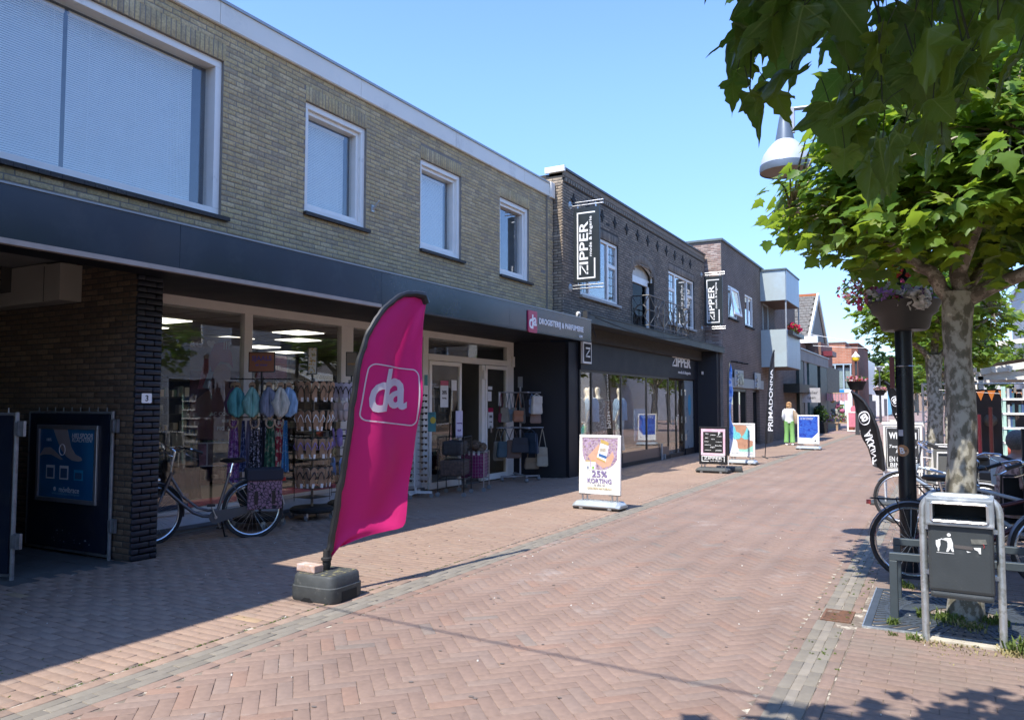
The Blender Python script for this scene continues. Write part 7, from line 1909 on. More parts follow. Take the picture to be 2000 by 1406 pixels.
for i, (u, w_) in enumerate(((-.33, .16), (-.20, .08), (-.14, .10), (-.05, .12), (.05, .12), (.15, .13), (.26, .13), (.345, .09))):
 p = base_m @ Vector((u, -.02 - .03 * (i % 2), 1.42)); t = thing('scarf', plabs[i] + ' hanging on the lower bar', 'scarf', p, R(30), 'printed scarves on the lower bar')
 b = MB(); n = 14; vs = []; rows = 8; L = .80 if i == 0 else .66
 for j in range(rows + 1):
  v = j / rows; ww = w_ * (.45 + .75 * v ** .6)
  for k in range(n + 1): a = k / n; vs.append(((a - .5) * ww, .020 * math.sin(a * 16 + i + v * 1.5) - .01, -.04 - v * L))
 b.add(vs, [(j * (n + 1) + k, j * (n + 1) + k + 1, (j + 1) * (n + 1) + k + 1, (j + 1) * (n + 1) + k) for j in range(rows) for k in range(n)])
 b.build('scarf_cloth', prints[i], t, smooth=True)
 if i in (0, 3, 5, 6):
  b = MB(); b.tube([(.055 * math.cos(R(a)), -.03, -.06 + .065 * math.sin(R(a)) * 1.1) for a in range(150, 391, 20)], .011, 6); b.build('wooden_hanger', mat('pale wooden hanger', (.42, .29, .19), .6), t)
  b = MB(); b.prism([(.03 * math.cos(R(a)), .01 + .04 * math.sin(R(a))) for a in range(0, 360, 30)], (-.034, -.028)); b.build('card_tag', mat('kraft card', (.36, .24, .14), .8), t)
sg_white = mat('white stand panel', (.62, .63, .64), .4)
SGS = thing('sunglasses_stand', 'white perforated stand full of dark sunglasses next to the magenta flag', 'display stand', (-7.95, 10.72, 0), R(22))
MB().box(-.16, .02, -.012, .012, .20, 1.80).build('panel', sg_white, SGS)
b = MB()
for i in range(20):
 for j in range(3): b.box(-.135 + j * .055, -.115 + j * .055, -.0135, -.0122, .26 + i * .078, .285 + i * .078)
b.build('slots', black, SGS, kind='stuff')
MB().box(.02, .04, -.16, .16, .20, 1.80).build('side_panel', sg_white, SGS)
MB().tube([(0, .05, .05), (0, .05, 1.8)], .02, 8).build('pole', sg_white, SGS)
b = MB(); b.box(-.3, .3, -.025, .025, .07, .11).box(-.025, .025, -.3, -.025, .07, .11).box(-.025, .025, .025, .3, .07, .11); b.build('cross_base', sg_white, SGS)
for a in range(4):
 c = (.29 * math.cos(a * 1.5708), .29 * math.sin(a * 1.5708)); b = MB(); b.M = Matrix.Translation((*c, .035)) @ Matrix.Rotation(R(90), 4, 'X'); b.lathe([(.035, -.012), (.035, .012)], (0, 0, 0), 12); b.build('caster', mat('grey caster', (.17, .18, .19)), SGS)
shades = mat('dark shades', (.015, .013, .012), .15)
src = None
for i in range(15):
 for s in range(2):
  loc = SGS.matrix_basis if False else (Matrix.Translation((-7.95, 10.72, 0)) @ Matrix.Rotation(R(22), 4, 'Z')) @ Vector((.03 + .15 * s - .05 * (1 - s), -.06 - .03 * s, 1.74 - i * .104))
  if src is None:
   src = thing('sunglasses', 'pair of dark sunglasses on the white perforated stand', 'sunglasses', loc, R(40), 'sunglasses on the white stand'); o = src
   b = MB()
   for q in (-1, 1): b.prism([(q * .035 + .027 * math.cos(R(a)), .02 * math.sin(R(a))) for a in range(0, 360, 30)], (-.004, .002))
   b.build('lenses', shades, src)
   b = MB(); b.box(-.065, .065, -.004, .003, .008, .016).box(-.066, -.060, 0, .10, .004, .014).box(.060, .066, 0, .10, .004, .014); b.build('frame', shades, src)
  else:
   o = copy_tree(src); o.location = loc; o.rotation_euler = (0, rnd.gauss(0, .06), R(40) + rnd.gauss(0, .1) + s * .5)
  o['label'] = 'dark sunglasses, ' + ORD[i] + ' pair from the top in the %s column of the white stand' % ('left', 'right')[s]
t = thing('clip_sign', 'small teal and yellow card clipped to the sunglasses stand', 'sign', (-7.80, 11.0, 1.28), R(25)); MB().box(-.07, .07, -.004, .004, -.17, .17).build('card', mat('teal card', (.05, .22, .24), .5), t); b = MB(); b.prism([(.02 + .05 * math.cos(k * .6), .03 + .06 * math.sin(k * .6)) for k in range(11)], (-.006, -.0042)); b.build('yellow_disc', mat('yellow', (.55, .42, .05)), t); text('AOSTA', .03, black, t, (0, -.0045, .14), FY, width=.09)
def wire_cart(x, y, rz, w_, d_, z0, z1, m_, label, legs=True, mesh=.05):
 t = thing('wire_cart', label, 'wire basket', (x, y, 0), rz)
 b = MB()
 for sx in (-1, 1):
  for sy in (-1, 1): b.tube([(sx * w_ / 2, sy * d_ / 2, .08), (sx * w_ / 2, sy * d_ / 2, z1)], .010, 6)
 for z in (z0, z1):
  b.tube([(-w_ / 2, -d_ / 2, z), (w_ / 2, -d_ / 2, z), (w_ / 2, d_ / 2, z), (-w_ / 2, d_ / 2, z)], .009, 6, closed=True)
 b.build('cart_frame', m_, t)
 b = MB(); n = int(w_ / mesh)
 for i in range(1, n):
  xx = -w_ / 2 + w_ * i / n
  for sy in (-1, 1): b.box(xx - .0015, xx + .0015, sy * d_ / 2 - .0015, sy * d_ / 2 + .0015, z0, z1)
 n = int(d_ / mesh)
 for i in range(1, n):
  yy = -d_ / 2 + d_ * i / n
  for sx in (-1, 1): b.box(sx * w_ / 2 - .0015, sx * w_ / 2 + .0015, yy - .0015, yy + .0015, z0, z1)
 z = z0 + .06
 while z < z1:
  b.tube([(-w_ / 2, -d_ / 2, z), (w_ / 2, -d_ / 2, z), (w_ / 2, d_ / 2, z), (-w_ / 2, d_ / 2, z)], .0018, 4, closed=True); z += .06
 b.build('wire_mesh', m_, t, kind='stuff')
 for sx in (-1, 1):
  for sy in (-1, 1):
   b = MB(); b.M = Matrix.Translation((sx * w_ / 2, sy * d_ / 2, .04)) @ Matrix.Rotation(R(90), 4, 'X'); b.lathe([(.04, -.012), (.04, .012)], (0, 0, 0), 12); b.build('caster', mat('grey caster', (.17, .18, .19)), t)
 return t
wire_cart(-7.55, 11.35, R(20), .46, .60, .30, 1.02, black, 'tall black wire cart in front of the shop doorway')
wire_cart(-7.65, 12.15, R(20), .46, .5, .22, .72, mat('silver wire', (.4, .42, .44), .3, .8), 'silver wire basket with magenta lining by the open door')
t = thing('basket_lining', 'magenta cloth bundle filling the silver wire basket', 'cloth', (-7.65, 12.15, .24), R(20)); MB().bbox(-.21, .21, -.23, .23, 0, .44, .03).build('lining', mat('plum cloth', (.20, .02, .11), .8, var=.3, scale=12), t)
t = thing('packed_goods', 'heap of leopard print goods with white tags on the silver basket', 'goods', (-7.65, 12.15, .68), R(20))
b = MB();
for i in range(14): b.ball((rnd.uniform(-.16, .16), rnd.uniform(-.16, .16), rnd.uniform(.02, .16)), rnd.uniform(.06, .09), 6)
b.build('leopard_goods', ramp_noise('leopard print', [(0, (.06, .04, .025)), (.5, (.22, .15, .09)), (.58, (.06, .04, .03))], 38, 2, .8, 0), t, smooth=True, kind='stuff')
for i in range(4): MB().box(-.16 + i * .09, -.12 + i * .09, -.23, -.225, -.02, .05).build('price_tag', sign_w, t)
t = thing('cart_goods', 'dark fabric goods inside the tall black wire cart', 'goods', (-7.55, 11.35, .5), R(20))
MB().bbox(-.21, .21, -.28, .28, -.15, .12, .04).build('goods', mat('dull mixed goods', (.10, .07, .06), .8, var=.6, scale=20), t); MB().bbox(-.18, .18, -.25, .25, .2, .45, .05).build('dark_goods', mat('dark goods', (.03, .03, .035), .6, var=.6, scale=20), t)
BX, BY = -7.72, 14.05
t = thing('bag_rack', 'two tier grey rack hung with handbags beside the dark wall', 'display rack', (BX, BY, 0), R(30))
gr_m = mat('grey rack tube', (.30, .31, .33), .4, .4)
b = MB(); b.tube([(0, 0, .1), (0, 0, 1.95)], .02, 8); b.build('pole', gr_m, t)
for z, r in ((1.83, .42), (1.10, .48)):
 for a in range(0, 4):
  an = a * 1.5708 + .3; d = Vector((math.cos(an), math.sin(an), 0)); n = Vector((-d.y, d.x, 0)) * .05
  b = MB(); b.tube([n * -1 + Vector((0, 0, z)), d * r - n + Vector((0, 0, z)), d * (r + .03) + Vector((0, 0, z)), d * r + n + Vector((0, 0, z)), n + Vector((0, 0, z))], .011, 6); b.build('rack_arm', gr_m, t, smooth=True)
MB().box(-.05, .05, -.012, .012, 1.93, 2.16).build('sign_holder', mat('grey sign holder', (.14, .15, .15)), t)
b = MB();
for a in range(2):
 an = a * 1.5708 + .3; b.bar((-.42 * math.cos(an), -.42 * math.sin(an), .10 + .03 * a), (.42 * math.cos(an), .42 * math.sin(an), .10 + .03 * a), .05, .03)
b.build('cross_base', gr_m, t)
for a in range(4):
 an = a * 1.5708 + .3; b = MB(); b.M = Matrix.Translation((.40 * math.cos(an), .40 * math.sin(an), .045)) @ Matrix.Rotation(an + 1.57, 4, 'X'); b.ball((0, 0, 0), .045, 8); b.build('caster', mat('grey caster', (.17, .18, .19)), t)
def bag(u, w_z, z, w_, h_, c, label, dz=.3, depth=.09, a=None):
 w_ *= 1.2; h_ *= 1.18; c = tuple(q * .8 for q in c)
 p = Vector((BX, BY, 0)) + Vector((.87, .49, 0)) * u + Vector((.49, -.87, 0)) * w_z
 t = thing('handbag', label, 'handbag', (p.x, p.y, z), R(30) + rnd.gauss(0, .3), 'handbags hanging on the grey rack')
 m_ = mat('bag ' + label.split(' ')[0] + str(int(c[0] * 100)), c, .55, var=.12, scale=10)
 bm = bmesh.new(); bmesh.ops.create_cube(bm, size=1)
 for v in bm.verts:
  k = 1.0 if v.co.z < 0 else .86
  v.co = Vector((v.co.x * w_ * k, v.co.y * depth * (1 if v.co.z < 0 else .5), -dz - h_ / 2 + v.co.z * h_))
 bmesh.ops.bevel(bm, geom=bm.edges[:], offset=.018, segments=2, affect='EDGES')
 me = bpy.data.meshes.new('bag_body'); bm.to_mesh(me); bm.free(); obj('bag_body', me, t, m_)
 b = MB()
 for s in (-1, 1): b.tube([(s * w_ * .30, 0, -dz + .0), (s * w_ * .16, 0, -dz * .5), (0, 0, 0)], .008, 5)
 b.build('strap', m_, t)
 MB().box(-w_ * .42, w_ * .42, -depth * .5 - .004, -depth * .3, -dz - h_ * .42, -dz - .01).build('bag_flap', m_, t)
 return t
for a in ((-.40, .0, 1.82, .12, .16, (.20, .01, .05), 'crimson small bag at the left end of the upper tier', .42), (-.31, .04, 1.82, .16, .26, (.34, .32, .28), 'stone coloured bag on the upper tier', .30), (-.23, .02, 1.82, .12, .22, (.20, .28, .33), 'grey blue bag on the upper tier', .34), (-.14, -.02, 1.82, .13, .24, (.26, .25, .22), 'taupe bag on the upper tier', .30),
          (-.04, .10, 1.82, .20, .20, (.36, .15, .07), 'orange tan leather bag on the upper tier', .36), (.05, .06, 1.82, .10, .28, (.12, .12, .11), 'dark grey bag with tan strap on the upper tier', .3), (.16, .0, 1.82, .12, .3, (.02, .02, .03), 'black bag on the upper tier', .14), (.24, .05, 1.80, .10, .26, (.16, .25, .42), 'sky blue bag on the upper tier', .1), (.34, .08, 1.80, .22, .32, (.60, .58, .52), 'off white rolled top bag on the upper tier', .04), (.32, .0, 1.75, .2, .22, (.26, .16, .12), 'brown bag below the off white one', .3),
          (-.46, .0, 1.10, .18, .34, (.26, .23, .18), 'khaki bag at the left end of the lower tier', .28), (-.32, .06, 1.10, .30, .28, (.04, .10, .14), 'petrol blue bag on the lower tier', .28), (-.14, .06, 1.10, .26, .32, (.14, .08, .06), 'brown leather bag on the lower tier', .25), (.0, .14, 1.10, .30, .26, (.014, .018, .035), 'navy bag with white tag on the lower tier', .20), (.22, .14, 1.08, .34, .36, (.025, .055, .10), 'large denim blue bag on the lower tier', .08), (.46, .0, 1.08, .20, .34, (.38, .34, .26), 'cream woven bag at the right end of the lower tier', .38), (.24, -.05, 1.0, .26, .2, (.24, .17, .10), 'wide brown bag under the denim blue one', .52)):
 bag(*a[:6], a[6], a[7])
# ---------------------------------------------------------------- people
def person(name_label, loc, rz, J, rad, edges, skin_ix, clothes, hair, group=None):
 t = thing('person', name_label, 'person', loc, rz)
 skin('body', J, edges, rad, skin_m, t, sub=1)
 return t
W = thing('person', 'woman with blond hair, white top and green trousers walking away along the shops', 'person', (-5.28, 31.2, 0), R(8))
J = [(0, 0, .93), (0, .01, 1.10), (0, .02, 1.28), (0, .02, 1.38), (0, .03, 1.44), (0, .05, 1.53), (0, .05, 1.61),
     (-.17, .02, 1.33), (-.22, .0, 1.10), (-.20, .12, .90), (-.19, .18, .84), (.17, .02, 1.33), (.23, .0, 1.10), (.18, .16, 1.0), (.12, .2, 1.0),
     (-.085, 0, .87), (-.10, .06, .48), (-.11, -.02, .09), (-.11, .08, .03), (.085, 0, .87), (.10, .0, .48), (.11, -.10, .12), (.11, .0, .03)]
ED = [(0, 1), (1, 2), (2, 3), (3, 4), (4, 5), (5, 6), (3, 7), (7, 8), (8, 9), (9, 10), (3, 11), (11, 12), (12, 13), (13, 14), (0, 15), (15, 16), (16, 17), (17, 18), (0, 19), (19, 20), (20, 21), (21, 22)]
RA = [(.15, .11), (.125, .09), (.155, .10), (.10, .07), .045, (.07, .085), (.05, .06), .052, .04, .032, .024, .052, .04, .032, .024, .085, .055, .036, .032, .085, .055, .036, .032]
skin('body', J, ED, RA, skin_m, W)
b = MB(); b.lathe([(.175, .86), (.165, 1.0), (.165, 1.12), (.19, 1.28), (.15, 1.38), (.06, 1.43)], (0, .015, 0), 16)
for s in (-1, 1): b.tube([(s * .11, .02, 1.36), (s * .18, .02, 1.31), (s * .225, .0, 1.10), (s * .205, .09, .96)], [.07, .068, .055, .05], 10)
b.v = [(p[0], .015 + (p[1] - .015) * (.72 if abs(p[0]) < .19 else 1), p[2]) for p in b.v]
b.build('white_top', mat('white cotton', (.68, .70, .74), .8), W, smooth=True)
b = MB()
for s, yy in ((-1, .05), (1, .0)): b.tube([(s * .07, 0, .92), (s * .085, .01, .84), (s * .10, yy, .48), (s * .115, -.02 - .07 * (s > 0), .10)], [.115, .11, .085, .095], 12)
b.build('green_trousers', mat('bright green trousers', (.20, .42, .13), .8), W, smooth=True)
b = MB(); b.ball((0, .03, 1.545), .105, 10, sz=1.2); b.ball((-.03, -.02, 1.50), .07, 8, sz=1.3); b.ball((.04, -.01, 1.47), .06, 8, sz=1.3)
for k in range(40):
 a = rnd.random() * 6.28; z = rnd.uniform(1.42, 1.62); b.ball((.08 * math.cos(a), .02 + .085 * math.sin(a), z), .028, 5)
b.build('hair', mat('blond hair', (.42, .24, .11), .7, var=.3, scale=40), W, smooth=True)
for s, yy, z in ((-1, .04, .04), (1, -.05, .05)): MB().bbox(s * .11 - .045, s * .11 + .045, yy - .12, yy + .13, z - .04, z + .03, .02).build('shoe', white, W)
BGH = thing('carried_jacket', 'beige jacket and bag carried over the right arm of the walking woman', 'jacket', (-5.05, 31.1, 0), R(8))
b = MB(); b.tube([(-.03, -.05, 1.30), (.03, -.03, 1.15), (.07, .0, .98), (.02, .02, .84)], [.05, .10, .12, .06], 10); b.tube([(-.06, -.05, 1.34), (.0, -.05, 1.28)], [.03, .05], 8); b.build('jacket_cloth', mat('beige cloth', (.42, .31, .21), .8, var=.2, scale=14), BGH, smooth=True)
b = MB(); b.bbox(.0, .12, -.12, .06, .82, 1.0, .04); b.build('shoulder_bag', mat('taupe bag', (.25, .2, .16), .6), BGH, smooth=True)
MN = thing('person', 'grey haired man in pink floral shirt sitting at a cafe table at the right edge', 'person', (.545, 9.2, 0), R(-75))
J = [(0, 0, .52), (0, .0, .72), (0, .03, .92), (0, .04, 1.02), (0, .06, 1.08), (0, .10, 1.18), (0, .10, 1.27), (-.19, .04, .98), (-.25, .06, .74), (-.20, .28, .68), (-.15, .36, .68), (.19, .04, .98), (.25, .06, .74), (.20, .28, .68), (.15, .36, .68),
     (-.10, .1, .50), (-.11, .46, .50), (-.11, .44, .08), (-.11, .54, .04), (.10, .1, .50), (.11, .46, .50), (.11, .44, .08), (.11, .54, .04)]
RA2 = [(.17, .13), (.16, .13), (.18, .12), (.11, .08), .055, (.075, .095), (.055, .065), .06, .05, .038, .03, .06, .05, .038, .03, .09, .07, .05, .04, .09, .07, .05, .04]
skin('body', J, ED, RA2, mat('tanned skin', (.45, .24, .17), .55), MN)
b = MB(); b.lathe([(.20, .48), (.20, .7), (.21, .9), (.16, 1.0), (.075, 1.06)], (0, .03, 0), 16)
for s in (-1, 1): b.tube([(s * .12, .04, 1.0), (s * .2, .04, .96), (s * .25, .06, .78)], [.08, .08, .07], 10)
b.v = [(p[0], .03 + (p[1] - .03) * .8, p[2]) for p in b.v]
b.build('floral_shirt', ramp_noise('pink floral shirt', [(0, (.28, .16, .14)), (.42, (.60, .40, .35)), (.55, (.68, .52, .46)), (.62, (.40, .36, .30))], 20, 3, .8, 0), MN, smooth=True)
b = MB(); b.ball((0, .07, 1.23), .10, 10, sz=1.1); b.build('grey_hair', mat('grey hair', (.14, .14, .14), .8, var=.4, scale=60), MN, smooth=True)
b = MB()
for s in (-1, 1): b.tube([(s * .09, 0, .52), (s * .11, .46, .52), (s * .11, .45, .12)], [.10, .085, .07], 10)
b.build('shorts', mat('dark shorts', (.03, .035, .05), .8), MN, smooth=True)
# ---------------------------------------------------------------- cafe terrace and market on the right
def cafe_chair(x, y, rz, label, m_=white, m2=None):
 t = thing('cafe_chair', label, 'chair', (x, y, 0), rz, 'cafe chairs on the right side')
 for sx in (-1, 1):
  for sy in (-1, 1): MB().tube([(sx * .22, sy * .21, 0), (sx * .21, sy * .20, .44)], .014, 6).build('leg', m_, t)
 MB().bbox(-.23, .23, -.22, .22, .43, .46, .01).build('seat', m2 or m_, t)
 b = MB(); b.tube([(-.22, .21, .45), (-.22, .26, .9), (.22, .26, .9), (.22, .21, .45)], .014, 6)
 for s in (-1, 1): b.tube([(s * .22, .23, .66), (s * .24, -.16, .66), (s * .22, -.21, .45)], .012, 6)
 b.build('back_frame', m_, t)
 MB().box(-.20, .20, .235, .25, .52, .88).build('backrest', m2 or mat('grey weave', (.10, .10, .095), .8, var=.2, scale=60), t)
 return t
wv = mat('grey weave', (.12, .12, .11), .8)
for i, (x, y, a, l) in enumerate(((.0, 12.9, 200, 'white framed cafe chair with grey back just left of the tree trunk'), (.35, 13.0, 170, 'white framed cafe chair seen right of the tree trunk'), (.30, 11.9, 185, 'low white cafe chair behind the bicycles'), (.1, 14.6, 150, 'white cafe chair beside the white truss'), (-.15, 15.4, 210, 'white cafe chair at the edge of the terrace'), (.75, 12.5, 120, 'white cafe chair near the shelf unit'))):
 cafe_chair(x, y, R(a), l, white, wv)
cafe_chair(.60, 9.22, R(195), 'black cafe chair of the seated man', black, blackm)
t = thing('cafe_table', 'small dark cafe table in front of the seated man', 'table', (1.05, 9.25, 0)); MB().lathe([(.32, .72), (.32, .745)], (0, 0, 0), 24).build('table_top', blackm, t); MB().tube([(0, 0, 0), (0, 0, .72)], .03, 8).build('pedestal', black, t); MB().lathe([(.22, 0), (.2, .02)], (0, 0, 0), 16).build('foot', black, t)
t = thing('menu_sheet', 'white printed menu sheet standing beside the seated man', 'menu', (.475, 9.15, .79), R(10)); b = MB(); b.M = Matrix.Rotation(R(-10), 4, 'X'); b.box(-.095, .095, -.002, .002, 0, .28); b.build('sheet', paper, t)
b = MB(); b.M = Matrix.Rotation(R(-10), 4, 'X')
for k in range(9): b.box(-.03, .04, -.0035, -.0022, .05 + k * .022, .054 + k * .022)
b.build('printed_lines', mat('grey ink', (.25, .25, .28)), t)
t = thing('planter_bench', 'long black bench and windscreen rail behind the bicycles', 'bench', (.75, 10.9, 0)); MB().box(-.42, 1.6, -.15, .15, .62, .78).build('back_rail', navy_wall, t); MB().box(-.42, 1.6, -.1, .3, .35, .42).build('seat', navy_wall, t); MB().box(-.40, -.34, -.12, .2, 0, .62).box(1.5, 1.56, -.12, .2, 0, .62).build('leg', black, t)
t = thing('terrace_post', 'thick black square post at the right edge of the picture', 'post', (.70, 8.75, 0)); MB().box(-.08, .12, -.06, .06, 0, 1.36).build('post_body', navy_wall, t)
for k, (xx, h, c, l) in enumerate(((.395, 1.45, (.10, .012, .018), 'slim dark red post on the terrace'), (.53, 1.55, (.05, .01, .01), 'slim black post beside the red one'))):
 t = thing('slim_post', l, 'post', (xx, 12.3, 0)); MB().tube([(0, 0, 0), (0, 0, h)], .025, 8).build('post_body', mat('post %d' % k, c, .4), t); MB().lathe([(.12, 0), (.1, .03)], (0, 0, 0), 12).build('foot', black, t)
t = thing('truss_tower', 'white lattice truss upright beside the second tree', 'truss', (-.33, 19.6, 0));
for sx in (-1, 1):
 for sy in (-1, 1): MB().tube([(sx * .11, sy * .11, 0), (sx * .11, sy * .11, 2.05)], .02, 8).build('chord', white, t)
b = MB()
for k in range(9):
 z = .05 + k * .22; s = 1 if k % 2 else -1
 b.tube([(-.11 * s, -.11, z), (.11 * s, -.11, z + .22)], .010, 5); b.tube([(.11 * s, -.11, z), (-.11 * s, -.11, z + .22)], .010, 5); b.tube([(-.11, -.11 * s, z), (-.11, .11 * s, z + .22)], .009, 5); b.tube([(.11, -.11 * s, z), (.11, .11 * s, z + .22)], .009, 5)
b.build('lattice', white, t)
for z in (2.03, 1.83): MB().tube([(-.11, 0, z), (2.6, 0, z)], .02, 8).build('beam', white, t)
t = thing('red_banner', 'red banner with white print on the truss', 'banner', (-.13, 19.45, 1.1)); MB().box(-.12, .02, -.005, .005, 0, .72).build('banner_cloth', mat('red banner', (.28, .02, .025), .6), t); MB().box(-.09, -.05, -.007, -.0055, .1, .6).build('print', sign_w, t)
t = thing('bunting', 'orange pennant bunting strung under the white market beams', 'bunting', (0, 16.7, 1.84))
b = MB(); b.tube([(-.1, 0, .02), (.9, 0, -.06), (2.4, 0, .02)], .004, 4); b.build('cord', white, t)
for i in range(13):
 x = .0 + i * .17; MB().prism([(x, -.02 - .02 * math.sin(i)), (x + .13, -.02 - .02 * math.sin(i + 1)), (x + .065, -.19)], (-.002, .002)).build('pennant', mat('orange pennant', (.62, .20, .03), .7, transl=(.7, .25, .04)), t)
t = thing('market_shelf', 'pale mint shelf rack of books and small goods at the right edge', 'shelf', (1.02, 14.0, 0)); mint = mat('mint paint', (.42, .60, .50), .5)
b = MB(); b.box(-.26, -.22, -.15, -.11, 0, 1.86).box(.5, .54, -.15, -.11, 0, 1.86).box(-.26, -.22, .15, .19, 0, 1.86).box(.5, .54, .15, .19, 0, 1.86); b.build('shelf_frame', mint, t)
for k in range(6): MB().box(-.26, .54, -.16, .2, .55 + k * .22, .58 + k * .22).build('shelf_board', white, t)
for mi, c in enumerate(((.45, .45, .43), (.04, .08, .18), (.06, .13, .15), (.22, .19, .15))):
 g = MB()
 for k in range(6):
  x = -.2 + .03 * mi
  while x < .48:
   hh = rnd.uniform(.08, .17)
   if rnd.random() < .4: g.box(x, x + .03, -.12, .05, .58 + k * .22, .58 + k * .22 + hh)
   x += rnd.uniform(.04, .12)
 g.build('books', mat('books %d' % mi, c, .6), t, kind='stuff')
t = thing('white_pergola', 'white timber pergola and slatted canopy above the terrace', 'pergola', (2.2, 22, 0))
for x in (-1.5, 1.6):
 for y in (-2, 2): MB().box(x - .05, x + .05, y - .05, y + .05, 0, 2.2).build('pergola_post', white, t)
for y in (-2, 2): MB().box(-1.6, 3, y - .05, y + .05, 2.12, 2.3).build('beam', white, t)
for k in range(14): b = MB(); b.bar((-1.6 + k * .32, -2.2, 2.34), (-1.6 + k * .32, 2.4, 2.34), .05, .10); b.build('slat', white, t)
b = MB(); b.bar((-1.5, -2.1, 2.3), (3, -2.1, 3.0), .08, .14); b.bar((-1.2, -2.1, 2.9), (3, -2.1, 3.4), .05, .10); b.build('canopy_rail', white, t)
b = MB(); b.add([(-1.2, -2, 2.5), (3, -2, 3.1), (3, 2, 3.1), (-1.2, 2, 2.5)], [(0, 1, 2, 3)]); b.build('canopy_cloth', mat('taupe canopy', (.20, .17, .15), .8), t)
t = thing('white_house', 'white rendered house behind the pergola', 'house', (6.5, 40, 0)); MB().box(-3.2, 5, 0, 10, 0, 7.2).build('wall', mat('white plaster', (.7, .7, .68)), t)
for k in range(2): MB().box(-2.7 + k * 1.6, -1.9 + k * 1.6, -.03, 0, 3.6, 4.9).build('window', mat('dark pane', (.05, .06, .07), .1), t)
MB().box(-3.3, 5, -.1, 10, 7.2, 7.4).build('roof_edge', zinc, t)
t = thing('market_stall', 'dark market stall with hanging goods under the bunting', 'market stall', (1.4, 18.6, 0)); MB().box(-1.3, 1.8, .5, .6, 0, 1.9).build('back_wall', mat('brown stall wall', (.045, .030, .024), .8), t)
for k, (x, z, c) in enumerate(((-.9, 1.2, (.25, .2, .12)), (-.6, 1.25, (.10, .08, .06)), (-.2, 1.0, (.03, .2, .22)), (.0, .7, (.02, .25, .25)), (-.25, .65, (.4, .08, .05)), (-1.1, .8, (.03, .1, .3)))): b = MB(); b.ball((x, .2, z), .13, 8); b.build('hanging_goods', mat('stall goods %d' % k, c, .7), t, smooth=True)
MB().box(-1.3, 1.8, -.3, .5, .4, .5).build('counter', mat('grey counter', (.3, .3, .3)), t)
# ---------------------------------------------------------------- flower shop far left side
FS = [(-6.0, 49.2, 'wooden bench with potted plants outside the flower shop'), (-5.3, 49.6, 'wooden stool with plants by the flower shop window')]
for x, y, l in FS:
 t = thing('plant_bench', l, 'bench', (x, y, 0)); MB().box(-.45, .45, -.2, .2, .42, .5).build('bench_top', wood, t)
 for sx in (-1, 1): MB().box(sx * .38 - .05, sx * .38 + .05, -.15, .15, 0, .42).build('leg', wood, t)
 bloom(t, 0, 0, .75, .42, .2, .25, 120, [(.55, .35, .03), (.5, .15, .3), (.3, .12, .4), (.6, .6, .5)], .06)
t = thing('flower_pot', 'brown pot with a pale green plant beside the pink board', 'potted plant', (-4.75, 48.4, 0)); MB().lathe([(.14, 0), (.2, .4), (.21, .42)], (0, 0, 0), 14).build('pot', mat('terracotta', (.25, .08, .05), .8), t); bloom(t, 0, 0, .75, .32, .3, .35, 160, [(.6, .55, .25), (.62, .6, .5)], .07)
t = thing('shrub_tub', 'dark green shrub in a dark tub at the corner of the low shop', 'potted plant', (-5.95, 44.6, 0)); MB().box(-.35, .35, -.3, .3, 0, .6).build('tub', blackm, t); bloom(t, 0, 0, 1.0, .42, .4, .5, 420, [(.04, .08, .03)], .08)
t = thing('pink_a_board', 'pink A board with white frame and round top by the yellow lamp post', 'sandwich board', (-4.45, 46.8, 0), R(-3))
MB().box(-.38, .38, -.03, .03, .05, .12).box(-.38, .38, -.03, .03, 1.08, 1.15).box(-.38, -.30, -.03, .03, .12, 1.08).box(.30, .38, -.03, .03, .12, 1.08).build('board_frame', white, t); MB().box(-.30, .30, -.02, .02, .3, 1.08).build('board_sheet', mat('pink sheet', (.62, .20, .26), .6), t); b = MB(); b.prism([(.2 * math.cos(k * .4), 1.28 + .2 * math.sin(k * .4)) for k in range(16)], (-.02, .02)); b.build('round_top', mat('pink sheet', (.6, .2, .26)), t)
t = thing('checked_valance', 'red and white checked valance over the flower shop front', 'awning', (-6.1, 50.0, 2.2));
for k in range(9): MB().box(-.5 + k * .17, -.35 + k * .17, -.02, .02, -.42 - .06 * (k % 2), 0).build('pennant', ramp_noise('red check', [(0, (.45, .04, .08)), (.5, (.6, .5, .5))], 9, 1, .8, 0, kind='wave'), t)
MB().box(-.6, 1.1, -.03, .03, 0, .06).build('rail', wood, t)
t = thing('hanging_goods', 'cluster of pink, yellow and grey pots hanging in the flower shop doorway', 'goods', (-5.7, 50.3, 0))
for k in range(16):
 b = MB(); b.ball((rnd.uniform(-.4, .3), rnd.uniform(-.2, .2), rnd.uniform(.9, 1.9)), rnd.uniform(.09, .17), 6); b.build('pot', mat('pot %d' % (k % 5), ((.4, .12, .2), (.5, .3, .02), (.2, .2, .17), (.35, .35, .3), (.1, .15, .08))[k % 5], .7), t, smooth=True)
